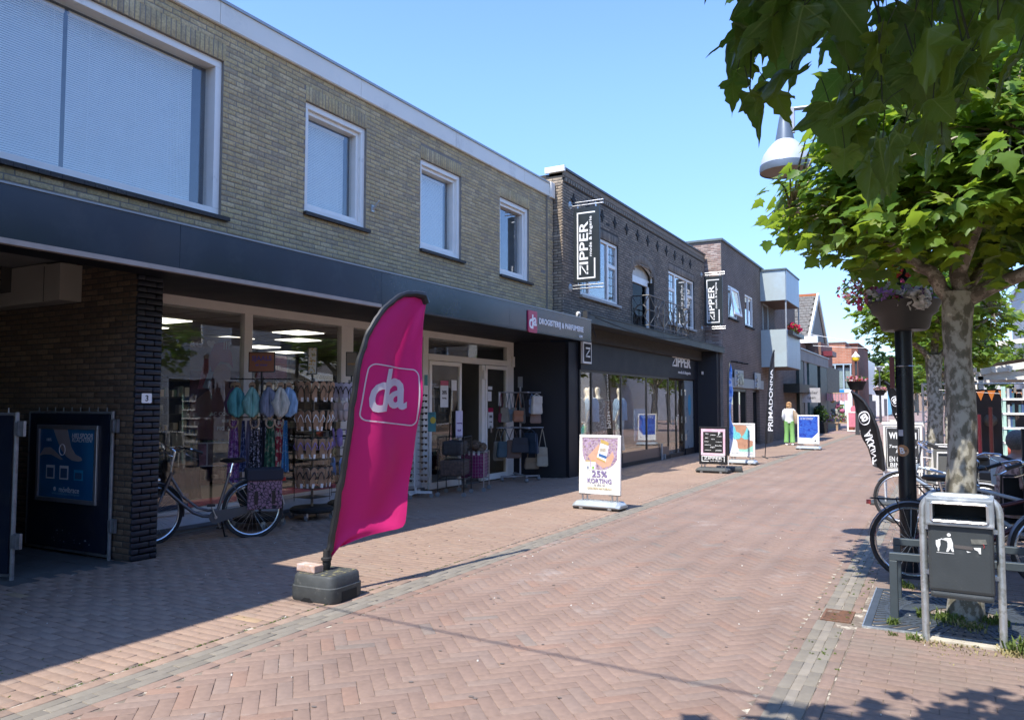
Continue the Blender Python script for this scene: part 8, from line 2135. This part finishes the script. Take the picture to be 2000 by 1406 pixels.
def yellow_lamp(x, y, s, label, yellow=True, basket=True):
 t = thing('street_lamp', label, 'street lamp', (x, y, 0), 0); h = 3.75 * s
 MB().tube([(0, 0, 0), (0, 0, 1.0), (0, 0, h)], [.11, .09, .06], 10).build('post', mat('dark grey post', (.05, .055, .06), .5), t)
 if yellow:
  b = MB(); b.lathe([(.06, h), (.16, h + .06), (.19, h + .2), (.17, h + .24)], (0, 0, 0), 12); b.build('lamp_globe', mat('yellow lamp glass', (.75, .50, .03), .3), t, smooth=True)
  b = MB(); b.lathe([(.21, h + .24), (.18, h + .3), (.05, h + .45), (.03, h + .52)], (0, 0, 0), 12); b.build('lamp_cap', white, t, smooth=True)
 else:
  b = MB(); b.lathe([(.08, h), (.26, h + .35), (.30, h + .38), (.1, h + .45)], (0, 0, 0), 12); b.build('lamp_globe', mat('grey lamp glass', (.35, .37, .36), .3), t, smooth=True)
 if basket:
  z = 2.28
  b = MB(); b.lathe([(.22, z), (.3, z + .02), (.46, z + .42), (.48, z + .44), (.4, z + .4)], (0, 0, 0), 16); b.build('flower_bowl', blackm, t, smooth=True)
  bloom(t, 0, 0, z + .55, .55, .4, .22, 240, [(.65, .03, .05), (.7, .3, .35), (.7, .6, .55)], .07)
 return t
yellow_lamp(-3.95, 43.0, 1.0, 'street lamp with yellow globe and hanging basket of red flowers')
yellow_lamp(-4.8, 72.0, 1.15, 'farther grey lantern lamp with a basket of pink flowers', False)
for i, (x, y) in enumerate(((-4.1, 100), (-3.3, 118), (-1.6, 108))): yellow_lamp(x, y, 1.4, ('thin pale lamp post far down the street', 'second thin pale lamp post far away', 'third pale lamp post in front of far trees')[i], False, False)
for i, (x, y, c) in enumerate(((-3.9, 66, (.15, .35, .5)), (-3.6, 70, (.2, .5, .45)))):
 t = thing('beach_flag', ('pale blue flag far down the street', 'pale green flag far down the street')[i], 'flag', (x, y, 0)); b = MB(); b.prism([(0, .7), (.28, .8), (.34, 1.8), (.1, 2.6), (-.02, 2.55)], (-.01, .01)); b.build('flag_cloth', mat('far flag %d' % i, c, .6), t); MB().tube([(0, 0, 0), (0, 0, 2.6)], .02, 6).build('pole', white, t)
t = thing('overhead_cable', 'thin overhead cable crossing high above the near street', 'cable', (0, 0, 0)); b = MB(); b.tube([(-7.2 + i * 1.62, 1.55 - .22 * i * .35, 5.2 + .25 * ((i - 5) / 5) ** 2) for i in range(11)], .012, 5); b.build('cable', blackm, t)
t = thing('festoon_cable', 'pale festoon cable sagging across the street between gabled house and trees', 'cable', (0, 47, 0)); b = MB(); b.tube([(-6.7 + i * .9, 0, 5.6 - .5 * math.sin(math.pi * i / 8) - .03 * i) for i in range(9)], .014, 5); b.tube([(-6.7 + i * .9, 1, 5.0 - .25 * math.sin(math.pi * i / 8)) for i in range(9)], .012, 5); b.build('cable', white, t)
# ---------------------------------------------------------------- plane trees
bark = ramp_noise('plane tree bark', [(0, (.13, .12, .085)), (.40, (.17, .155, .112)), (.475, (.31, .29, .23)), (.54, (.38, .36, .29))], 17, 3.5, .85, .25, stretch=(1, 1, .65), dist=.1)
bark2 = ramp_noise('reddish branch bark', [(0, (.13, .105, .08)), (.45, (.22, .18, .14)), (.56, (.38, .33, .27)), (.66, (.18, .15, .115))], 16, 4, .85, .3, stretch=(1, 1, 1))
def leaf_mat(name, cols, tr, gl=.45):
 m = mat(name, (.08, .16, .03), gl, cols=cols, var=.12, scale=18, spec=.35)
 nt = m.node_tree; N = nt.nodes; L = nt.links; b = N['Principled BSDF']
 t_ = N.new('ShaderNodeBsdfTranslucent'); t_.inputs[0].default_value = (*tr, 1)
 ms = N.new('ShaderNodeMixShader'); ms.inputs[0].default_value = .45; L.new(b.outputs[0], ms.inputs[1]); L.new(t_.outputs[0], ms.inputs[2]); L.new(ms.outputs[0], N['Material Output'].inputs[0])
 return m
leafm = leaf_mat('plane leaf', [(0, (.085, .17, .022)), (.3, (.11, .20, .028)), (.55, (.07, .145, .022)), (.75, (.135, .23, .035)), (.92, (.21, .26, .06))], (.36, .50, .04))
leafh = leaf_mat('near plane leaf', [(0, (.045, .095, .018)), (.3, (.06, .115, .02)), (.6, (.040, .085, .024)), (.78, (.075, .13, .025)), (.90, (.13, .20, .03))], (.22, .33, .03), .42)  # lightest palette step puts sunlight on random leaves into the colour
def leaf_template(hi=False):
 half = [(.07, -.03), (.20, -.10), (.36, -.06), (.44, .02), (.36, .07), (.40, .14), (.52, .20), (.66, .33), (.54, .34), (.50, .40), (.36, .40), (.34, .50), (.28, .58), (.30, .66), (.18, .72), (.14, .84), (.04, .92), (0, 1.05)] if hi else [(.12, -.07), (.40, -.02), (.33, .10), (.63, .31), (.35, .40), (.29, .62), (.12, .74), (0, 1.0)]
 pts = [(0, 0)] + half + [(-a, b) for a, b in half[-2::-1]]
 def zf(x, y): return -.28 * abs(x) ** 1.3 - .16 * max(0, y - .2) ** 1.5 + .05 * math.sin(x * 9) * (1 if hi else 0)
 v = [(x, y, zf(x, y)) for x, y in pts]
 n = len(v)
 if hi:
  mid = [(x * .5, .28 + (y - .28) * .5, zf(x * .5, .28 + (y - .28) * .5) + .012) for x, y in pts]
  v = v + mid + [(0, .28, .02)]
  f = [(i, (i + 1) % n, n + (i + 1) % n) for i in range(n)] + [(i, n + (i + 1) % n, n + i) for i in range(n)] + [(n + i, n + (i + 1) % n, 2 * n) for i in range(n)]
 else:
  v.append((0, .28, .02)); f = [(i, (i + 1) % n, n) for i in range(n)]
 return np.array(v), np.array(f)
def add_veins(m):
 nt = m.node_tree; N = nt.nodes; L = nt.links; b = N['Principled BSDF']
 def mth(op, a, c=None, v=None):
  n = N.new('ShaderNodeMath'); n.operation = op
  if isinstance(a, (int, float)): n.inputs[0].default_value = a
  else: L.new(a, n.inputs[0])
  if c is not None:
   if isinstance(c, (int, float)): n.inputs[1].default_value = c
   else: L.new(c, n.inputs[1])
  return n.outputs[0]
 sp = N.new('ShaderNodeSeparateXYZ'); L.new(N.new('ShaderNodeTexCoord').outputs['Object'], sp.inputs[0])
 ax = mth('ABSOLUTE', sp.outputs[0]); r = mth('ADD', mth('MULTIPLY', ax, ax), mth('MULTIPLY', sp.outputs[1], sp.outputs[1])); r = mth('SQRT', r)
 an = mth('ARCTAN2', ax, mth('ADD', sp.outputs[1], .0))
 d = mth('MINIMUM', mth('MINIMUM', an, mth('ABSOLUTE', mth('SUBTRACT', an, 1.1))), mth('ABSOLUTE', mth('SUBTRACT', an, 1.75)))
 d = mth('MULTIPLY', d, r)
 main = mth('LESS_THAN', d, .011)
 sec = mth('LESS_THAN', mth('FRACT', mth('MULTIPLY', mth('SUBTRACT', r, mth('MULTIPLY', d, .9)), 9)), .07)
 f = mth('MAXIMUM', main, mth('MULTIPLY', sec, .45))
 src = b.inputs['Base Color'].links[0].from_socket
 mx = N.new('ShaderNodeMix'); mx.data_type = 'RGBA'; L.new(mth('MULTIPLY', f, .6), mx.inputs[0]); L.new(src, mx.inputs[6]); mx.inputs[7].default_value = (.20, .26, .09, 1)
 L.new(mx.outputs[2], b.inputs['Base Color'])
 bp = N.new('ShaderNodeBump'); bp.inputs['Strength'].default_value = .5; bp.inputs['Distance'].default_value = .004; L.new(f, bp.inputs['Height']); L.new(bp.outputs[0], b.inputs['Normal'])
add_veins(leafh)
LT, LF = leaf_template(); HT, HF = leaf_template(True)
def rot_frames(dirs, ups):
 y = dirs / np.linalg.norm(dirs, axis=1)[:, None]
 x = np.cross(y, ups); x /= np.linalg.norm(x, axis=1)[:, None]
 z = np.cross(x, y)
 return x, y, z
def leaves_mesh(name, P, D, U, S, T=LT, F=LF):
 x, y, z = rot_frames(D, U)
 V = P[:, None] + (x[:, None] * T[None, :, 0:1] + y[:, None] * T[None, :, 1:2] + z[:, None] * T[None, :, 2:3]) * S[:, None, None]
 n = len(P); k = len(T)
 FF = (F[None] + (np.arange(n) * k)[:, None, None]).reshape(-1, 3)
 return np_mesh(name, V.reshape(-1, 3), FF)
def tube_noise(b, pts, r, n=12, amp=.06, seed=0):
 k0 = len(b.v); b.tube(pts, r, n)
 for i in range(k0, len(b.v)):
  p = Vector(b.v[i]); from_noise = math.sin(p.z * 17 + p.x * 23 + seed) * math.sin(p.y * 19 - p.z * 11 + seed)
  d = amp * .25 * from_noise
  b.v[i] = (p.x + d * .2, p.y + d * .2, p.z)
def grow(tree_m, base, fork, limbs, r0, parent):
 b = MB()
 pts = [base + (fork - base) * (i / 10) + Vector((.012 * math.sin(i * 1.3), .012 * math.cos(i * 1.7), 0)) for i in range(11)]
 rs = [r0 * (1.55 - 1.0 * min(1, i * .42) * .5) if i < 2 else r0 * (1.05 - .012 * i + .035 * math.sin(i * 2.1)) for i in range(11)]
 rs[0] = r0 * 1.35; rs[1] = r0 * 1.12; rs[-1] = r0 * 1.12; rs[-2] = r0 * 1.02
 b.tube(pts, rs, 22); b.build('trunk', tree_m, parent, smooth=True)
 for lp, lr in limbs:
  b = MB(); L = []
  for i in range(len(lp) - 1):
   for k in range(4): L.append(Vector(lp[i]).lerp(Vector(lp[i + 1]), k / 4) + Vector((rnd.gauss(0, .008), rnd.gauss(0, .008), rnd.gauss(0, .008))))
  L.append(Vector(lp[-1]))
  b.tube(L, [lr * (1 - .72 * i / len(L)) for i in range(len(L))], 10); b.build('limb', bark2, parent, smooth=True)
def crown_points(c, rad, nclump, per, seed, keep=None, clump_r=.34, flat=.55):
 g = np.random.default_rng(seed); P = []
 tips = []
 while len(tips) < nclump:
  v = g.normal(size=3); v /= np.linalg.norm(v)
  r = g.uniform(.35, 1.0) ** .45
  p = np.array(c) + v * np.array(rad) * r
  if v[2] < -.75: continue
  if keep is not None and not keep(p): continue
  tips.append((p, v))
 for p, v in tips:
  k = int(per * g.uniform(.7, 1.3)); ln = clump_r * 2.2 * g.uniform(.7, 1.2)
  w = v * np.array([1, 1, .35]) + g.normal(size=3) * .35; w /= np.linalg.norm(w)
  f = g.uniform(0, 1, (k, 1)) ** .8
  q = p - w * ln * f + g.normal(size=(k, 3)) * np.array([.09, .09, .06]) * (.35 + 1.2 * f) * clump_r / .34
  P.append(np.concatenate([q, np.repeat(v[None], k, 0)], 1))
 return np.concatenate(P), tips
def plane_tree(label, x, y, r0, hf, cz, rad, nclump, per, size, seed, limbs, near=0, group='plane trees along the street', keep=None, mt=None, off=(0, 0)):
 t = thing('plane_tree', label, 'tree', (x, y, 0), 0, group)
 mt = mt or leafm
 grow(bark, Vector((0, 0, -.05)), Vector((.02, 0, hf)), limbs, r0, t)
 A, tips = crown_points((x + off[0], y + off[1], cz), rad, nclump, per, seed, keep)
 g = np.random.default_rng(seed + 1)
 P = A[:, :3]; v = A[:, 3:]
 D = np.stack([v[:, 0] + g.normal(size=len(P)) * .55, v[:, 1] + g.normal(size=len(P)) * .55, -.45 + g.normal(size=len(P)) * .40], 1)
 U = np.stack([v[:, 0] * .35 + g.normal(size=len(P)) * .35, v[:, 1] * .35 + g.normal(size=len(P)) * .35, 1.0 + 0 * P[:, 0]], 1)
 S = size * g.uniform(.55, 1.15, len(P))
 if keep is not None:
  ok = np.array([keep(p) for p in P]); P, D, U, S = P[ok], D[ok], U[ok], S[ok]
 idx = np.argsort(np.linalg.norm(P - np.array([0, 0, 1.6]), axis=1)); idx = np.array([i for i in idx if in_view(P[i])] + [i for i in idx if not in_view(P[i])])
 single = idx[:near]; rest = idx[near:]
 org = np.array([x, y, 0.])
 if near:
  bases = []
  for k in range(4):
   q = LT.copy(); q[:, 2] += -(.1 + .12 * k) * np.maximum(0, q[:, 1] - .3) ** 1.5 + (.25 * k - .4) * q[:, 0] ** 2; m_ = np_mesh('leaf', q, LF); m_.materials.append(mt); bases.append(m_)
  X, Y, Z = rot_frames(D, U)
  for i in single:
   o = bpy.data.objects.new('leaf', bases[i % 4]); COL.objects.link(o); o.parent = t
   s = float(S[i]); M4 = Matrix(((X[i][0] * s, Y[i][0] * s, Z[i][0] * s, P[i][0] - x), (X[i][1] * s, Y[i][1] * s, Z[i][1] * s, P[i][1] - y), (X[i][2] * s, Y[i][2] * s, Z[i][2] * s, P[i][2]), (0, 0, 0, 1)))
   o.matrix_basis = M4
 me = leaves_mesh('leaves', P[rest] - org, D[rest], U[rest], S[rest]); me.materials.append(mt)
 o = obj('crown', me, t); o['kind'] = 'stuff'
 b = MB()
 ends = [Vector(l[0][-1]) for l in limbs] + [Vector(l[0][-2]) for l in limbs if len(l[0]) > 2]
 for p, _ in tips[:260]:
  q = Vector(p) - Vector((x, y, 0)); e = min(ends, key=lambda a: (a - q).length); m_ = e.lerp(q, .5) + Vector((0, 0, .06))
  b.tube([e, m_, q], [.011, .008, .003], 4, cap=False)
 b.build('twigs', bark2, t, kind='stuff')
 return t
L1 = [([(.0, 0, 2.35), (-.16, -.05, 2.62), (-.42, -.12, 2.86), (-.8, -.2, 3.05), (-1.15, -.2, 3.2)], .058), ([(.02, 0, 2.4), (.06, 0, 2.8), (.02, .05, 3.15), (-.12, .1, 3.6)], .075), ([(.05, 0, 2.38), (.3, -.05, 2.5), (.75, -.12, 2.68), (1.3, -.2, 2.95)], .07), ([(.02, .05, 2.4), (.2, .4, 2.7), (.5, .9, 3.1)], .05), ([(0, .03, 2.4), (-.3, .5, 2.8), (-.6, 1.0, 3.2)], .05), ([(.04, 0, 2.6), (.2, -.35, 3.0), (.35, -.8, 3.4)], .045)]
plane_tree('nearest plane tree with mottled trunk standing in the iron grate', .085, 6.80, .102, 2.45, 3.36, (1.85, 1.5, .98), 560, 22, .140, 3, L1, 300, off=(.28, 0), keep=lambda p: not (3.42 < p[2] < 3.98 and p[0] < -.84) and p[2] > (2.62 if p[0] < .15 else 2.3) and not (p[2] < 3 and p[0] < -.62 - (p[2] - 2.62) * 1.6))
L2 = [([(0, 0, 2.5), (-.4, -.1, 2.9), (-1.0, -.2, 3.4)], .07), ([(0, 0, 2.5), (.1, .1, 3.2), (0, .1, 3.9)], .08), ([(0, 0, 2.5), (.5, -.1, 2.9), (1.1, -.2, 3.4)], .07), ([(0, 0, 2.5), (0, .6, 3.0), (0, 1.1, 3.5)], .06)]
plane_tree('second plane tree down the row, its trunk behind the near one', -.20, 18.15, .15, 2.6, 3.55, (1.75, 1.8, 1.0), 230, 20, .155, 13, L2, 0)
plane_tree('third plane tree down the row, only its foliage edge in view', .1, 30.2, .15, 2.7, 3.6, (1.9, 1.9, 1.1), 170, 15, .2, 23, L2, 0)
plane_tree('fourth plane tree down the row', .3, 42.5, .15, 2.7, 3.7, (2.0, 2.0, 1.1), 130, 14, .22, 33, L2, 0)
yg = leaf_mat('yellow green leaf', [(0, (.16, .24, .03)), (.5, (.20, .28, .04)), (.9, (.13, .20, .03))], (.28, .42, .04))
plane_tree('light yellow green tree far down the street', -3.3, 74, .2, 2.4, 3.8, (2.4, 2.4, 1.7), 150, 14, .36, 43, L2, 0, group=None, mt=yg)
for i, (x, y, l) in enumerate(((3.7, 13.2, 'plane tree of the second row opposite the drugstore windows'), (4.6, 44, 'plane tree of the second row opposite the fashion shop windows'), (4.4, 58, 'farther plane tree of the second row'))):
 plane_tree(l, x, y, .15, 2.5, 3.7, (2.5, 2.5, 1.5), 170, 14, .22, 80 + i, L2, 0)
dkl = leaf_mat('dark far leaf', [(0, (.035, .075, .02)), (.5, (.045, .09, .025)), (.9, (.06, .11, .03))], (.06, .12, .02))
for i, (x, y, h, rr, l) in enumerate(((-9.5, 150, 11, 4.2, 'tall dark tree closing the street, left one'), (-4.5, 156, 9.0, 4.0, 'broad dark tree in the middle of the street end'), (1.5, 150, 9.5, 4.5, 'dark tree at the right of the street end'), (7, 120, 10, 5, 'large dark tree behind the terrace'), (-15, 160, 12, 5, 'tall dark tree behind the far houses'))):
 plane_tree(l, x, y, .35, h * .35, h * .62, (rr, rr, h * .38), 170, 12, .75, 60 + i, [([(0, 0, h * .35), (a, 0, h * .6)], .15) for a in (-1.5, 1.5)], 0, group='dark trees at the street end', mt=dkl)
HERO = np.array([(-0.492,2.294,2.722),(-0.504,2.239,2.57),(-0.495,2.411,2.659),(-0.457,2.31,2.776),(-0.375,2.368,2.592),(-0.446,2.387,2.574),(-0.463,2.211,2.49),(-0.34,2.493,2.747),(-0.373,2.246,2.725),(-0.302,2.64,2.578),(-0.252,2.566,2.396),(-0.162,2.505,2.347),(-0.111,2.423,2.271),(-0.186,2.707,2.553),(0.013,2.6,2.393),(0.064,2.396,2.436),(-0.041,2.218,2.489),(-0.004,2.122,2.521),(0.14,2.202,2.546),(0.186,2.345,2.503),(0.092,2.404,2.562),(-0.421,2.159,2.695),(0.062,2.176,2.496),(0.061,2.396,2.498),(-0.196,2.168,2.732),(0.005,2.9,3.088),(-0.119,2.07,2.491),(0.075,2.353,2.79),(0.806,3.654,3.427),(0.072,2.821,2.935),(0.362,2.387,2.608),(0.651,3.393,3.474),(-0.409,2.056,2.674),(0.57,3.545,3.281),(-0.039,2.915,2.922),(0.002,2.277,2.79),(0.569,2.829,2.601),(-0.142,2.368,2.508),(-0.002,2.912,2.611),(-0.034,2.848,2.546),(-0.205,3.004,2.6),(-0.09,2.946,2.799),(-0.049,2.348,2.528),(-0.291,2.288,3.099),(-0.371,2.415,3.067),(-0.137,2.712,2.729),(-0.293,2.88,3.058),(-0.463,2.243,2.674),(0.218,2.903,2.973),(0.723,3.536,2.87),(0.469,2.633,2.764),(-0.167,3.083,2.483),(0.026,3.231,3.133),(0.016,2.257,2.779),(0.166,2.541,2.741),(0.336,2.471,2.832),(-0.013,2.8,2.702),(-0.217,2.378,2.683),(-0.234,2.512,2.749),(-0.167,2.705,2.596),(0.581,3.323,2.885),(-0.077,2.876,2.82),(0.227,3.268,3.02),(0.308,3.164,3.007),(0.572,3.036,3.169),(0.027,2.781,3.006),(0.493,3.286,3.423),(-0.123,2.669,3.255),(-0.462,2.529,2.913),(0.082,2.47,2.573),(0.053,2.546,3.063),(0.316,3.367,3.348),(-0.163,2.699,3.118),(-0.19,2.936,3.084),(-0.071,2.683,2.464),(0.27,2.307,2.643),(-0.006,2.133,2.349),(0.149,2.315,2.653),(-0.39,2.314,3.049),(0.473,2.68,2.987),(-0.401,2.422,2.989),(-0.168,2.826,2.436),(0.294,3.343,3.049),(-0.272,2.796,2.726),(-0.355,2.164,2.915),(-0.132,2.354,2.851),(0.701,3.619,2.864),(0.392,2.951,2.907),(0.541,2.534,2.578),(-0.518,2.259,2.979),(-0.49,2.174,2.914),(-0.372,2.364,2.738),(0.063,2.257,2.933),(0.005,2.55,2.669),(0.635,3.39,3.167),(-0.265,2.052,2.895),(-0.184,2.272,2.985),(-0.239,2.451,2.872),(-0.226,2.633,2.575),(0.402,3.267,2.872),(-0.101,2.235,2.936),(0.093,2.296,2.994),(-0.2,3.097,2.609),(0.165,2.605,2.969),(-0.428,2.075,2.606),(0.484,3.39,3.431),(-0.024,2.599,2.827),(-0.093,2.28,2.885),(-0.364,3.004,3.206),(0.203,3.159,3.068),(0.02,2.22,2.964),(-0.238,2.966,2.774),(0.133,2.534,2.983),(-0.136,2.83,2.921),(-0.166,2.795,2.788),(0.048,2.236,2.761),(-0.181,2.875,2.839),(0.079,2.597,2.838),(0.186,2.99,3.006),(-0.13,2.308,2.326),(0.383,2.954,3.099),(0.323,2.89,2.89),(0.572,3.109,3.045),(0.53,2.534,2.855),(0.088,2.384,2.551),(-0.399,2.627,2.772),(-0.231,2.737,2.511),(0.403,2.565,2.662),(-0.425,2.545,3.262),(-0.416,2.097,2.983),(-0.146,2.798,2.927),(0.353,2.903,3.223),(-0.142,2.608,2.617),(0.311,2.82,2.978),(-0.199,3.054,2.736),(-0.132,2.813,3.11),(0.366,2.71,2.646),(0.454,2.85,2.738),(-0.512,2.354,3.001),(0.761,3.598,2.964),(-0.139,2.527,3.23),(-0.103,2.125,2.559),(-0.04,2.194,2.611),(0.252,2.704,2.734),(0.602,2.749,2.926),(-0.37,1.98,2.843),(-0.161,3.05,2.545),(0.545,2.7,2.579),(-0.125,2.237,2.396),(0.312,2.99,3.283),(-0.137,2.687,2.966),(-0.308,2.77,2.862),(-0.483,2.638,2.917),(-0.084,2.758,2.846),(-0.158,2.508,3.219),(-0.156,2.834,2.87),(0.773,3.585,3.234),(-0.567,2.622,2.966),(-0.267,2.903,2.903),(-0.448,2.493,2.974),(-0.286,2.026,2.612),(-0.598,2.855,3.208),(-0.419,2.689,3.297),(0.131,3.083,3.49),(-0.517,2.528,3.31),(-0.31,2.781,3.137),(-0.01,2.392,2.975),(0.568,2.82,2.987),(0.225,2.778,3.101),(0.561,2.968,3.131),(-0.099,3.021,2.652),(-0.216,2.377,3.078),(0.555,3.528,2.935),(-0.14,2.862,2.764),(-0.233,2.094,2.667),(-0.082,2.165,2.287),(0.038,2.375,2.995),(-0.389,1.999,2.558),(0.586,2.76,2.644),(0.084,3.193,3.422),(-0.021,3.132,3.067),(0.108,2.501,2.687),(0.381,3.168,3.182),(0.182,2.977,3.271),(-0.427,2.36,3.08),(-0.317,2.74,3.055),(-0.199,2.731,2.771),(-0,3.177,2.583),(-0.533,2.907,3.124),(-0.241,2.749,2.514),(-0.093,2.848,2.535),(-0.188,2.596,2.575),(0.327,2.292,2.805),(0.008,3.188,3.468),(-0.338,2.651,3.104),(0.028,2.477,2.756),(-0.462,2.688,3.399),(-0.467,2.347,2.803),(0.547,3.428,2.856),(0.616,2.832,2.982),(-0.429,2.12,2.766),(-0.227,2.443,2.53),(-0.323,2.391,2.839),(-0.094,2.816,2.71),(-0.036,2.365,2.936),(-0.424,2.825,2.928),(-0.114,2.049,2.821),(-0.337,1.936,2.606),(-0.412,1.938,2.848),(-0.012,2.639,2.486),(-0.45,2.784,3.036)])
NT0 = thing('plane_tree', 'plane tree beside the camera whose large dark leaves hang into the upper right corner', 'tree', (1.9, -.6, 0), 0)
L0 = [([(.0, 0, 2.4), (-.5, .6, 2.85), (-1.1, 1.5, 3.0), (-1.8, 2.5, 2.98), (-2.3, 3.0, 2.93)], .06), ([(0, 0, 2.4), (-.1, .6, 2.9), (-.3, 1.6, 3.2), (-.7, 2.6, 3.25)], .06), ([(0, 0, 2.4), (.4, .6, 3.0), (.6, 1.6, 3.4)], .06), ([(0, 0, 2.4), (-.8, -.2, 3.1), (-1.5, -.3, 3.7)], .05), ([(0, 0, 2.4), (.2, -.6, 3.1), (.3, -1.3, 3.6)], .05)]
grow(bark, Vector((0, 0, -.05)), Vector((0, 0, 2.45)), L0, .13, NT0)
g = np.random.default_rng(77)
hms = []
for k in range(6):
 q = HT.copy(); a, b_, c = g.uniform(-.35, .35), g.uniform(.1, .7), g.uniform(-.5, .5)
 q[:, 2] += -b_ * np.maximum(0, q[:, 1] - .25) ** 1.6 + c * q[:, 0] ** 2 + .07 * np.sin(q[:, 0] * 7 + k) * np.sin(q[:, 1] * 6 + k)
 q[:, 0] += a * .3 * q[:, 1] ** 2; q[:, 0] *= g.uniform(.85, 1.15)
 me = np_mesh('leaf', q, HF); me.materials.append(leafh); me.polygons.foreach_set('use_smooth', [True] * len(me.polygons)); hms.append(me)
P = HERO
D = np.stack([-.35 + g.normal(size=len(P)) * .5, .15 + g.normal(size=len(P)) * .5, -.75 + g.normal(size=len(P)) * .30], 1)
U = np.stack([-.2 + g.normal(size=len(P)) * .5, -.9 + g.normal(size=len(P)) * .5, .9 + g.normal(size=len(P)) * .5], 1)
S = .145 * g.uniform(.55, 1.25, len(P))
X, Y, Z = rot_frames(D, U)
tw = MB()
for i in range(len(P)):
 s = float(S[i]); o = bpy.data.objects.new('leaf', hms[i % 6]); COL.objects.link(o); o.parent = NT0
 o.matrix_basis = Matrix(((X[i][0] * s, Y[i][0] * s, Z[i][0] * s, P[i][0] - 1.9), (X[i][1] * s, Y[i][1] * s, Z[i][1] * s, P[i][1] + .6), (X[i][2] * s, Y[i][2] * s, Z[i][2] * s, P[i][2]), (0, 0, 0, 1)))
 q = Vector(P[i]) - Vector((1.9, -.6, 0)); e = q - Vector(D[i]).normalized() * s * .35 + Vector((rnd.gauss(0, .01), 0, .03))
 tw.tube([q, q.lerp(e, .5) + Vector((0, 0, .004)), e], .0013, 4, cap=False)
nodes = [Vector(p) - Vector((1.9, -.6, 0)) for p in HERO]
spine = [Vector((-2.42, 2.95, 1.15 + 1.62)), Vector((-2.2, 2.95, 2.80)), Vector((-1.8, 2.75, 2.9)), Vector((-1.2, 2.4, 3.0)), Vector((-.5, 1.7, 3.1)), Vector((-.1, .8, 2.9))]
tw.tube(spine, [.004, .006, .008, .010, .013, .02], 6)
for i, q in enumerate(nodes):
 if i % 2 == 0:
  e = min([spine[k].lerp(spine[k + 1], f) for k in range(5) for f in (0, .33, .66)], key=lambda a: (a - q).length)
  if (e - q).length < .45: tw.tube([e, e.lerp(q, .5) + Vector((.02, 0, .03)), q], [.004, .003, .0016], 4, cap=False)
tw.build('twigs', mat('dark green twig', (.03, .035, .015), .8), NT0, kind='stuff')
def keep0(p):
 return not in_view(p, 1.16) and p[2] > 2.35 and not (abs(p[0]) < .6 and abs(p[1]) < .6)
A, tips = crown_points((.62, 1.05, 3.6), (2.35, 2.0, .95), 330, 15, 99, keep0, .3)
P = A[:, :3]; v = A[:, 3:]
ok = np.array([keep0(p) for p in P]); P, v = P[ok], v[ok]
D = np.stack([v[:, 0] + g.normal(size=len(P)) * .5, v[:, 1] + g.normal(size=len(P)) * .5, -.5 + g.normal(size=len(P)) * .4], 1)
U = np.stack([g.normal(size=len(P)) * .35, g.normal(size=len(P)) * .35, np.ones(len(P))], 1)
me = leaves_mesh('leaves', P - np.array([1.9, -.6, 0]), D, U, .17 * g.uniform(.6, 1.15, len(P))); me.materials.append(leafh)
o = obj('crown', me, NT0); o['kind'] = 'stuff'
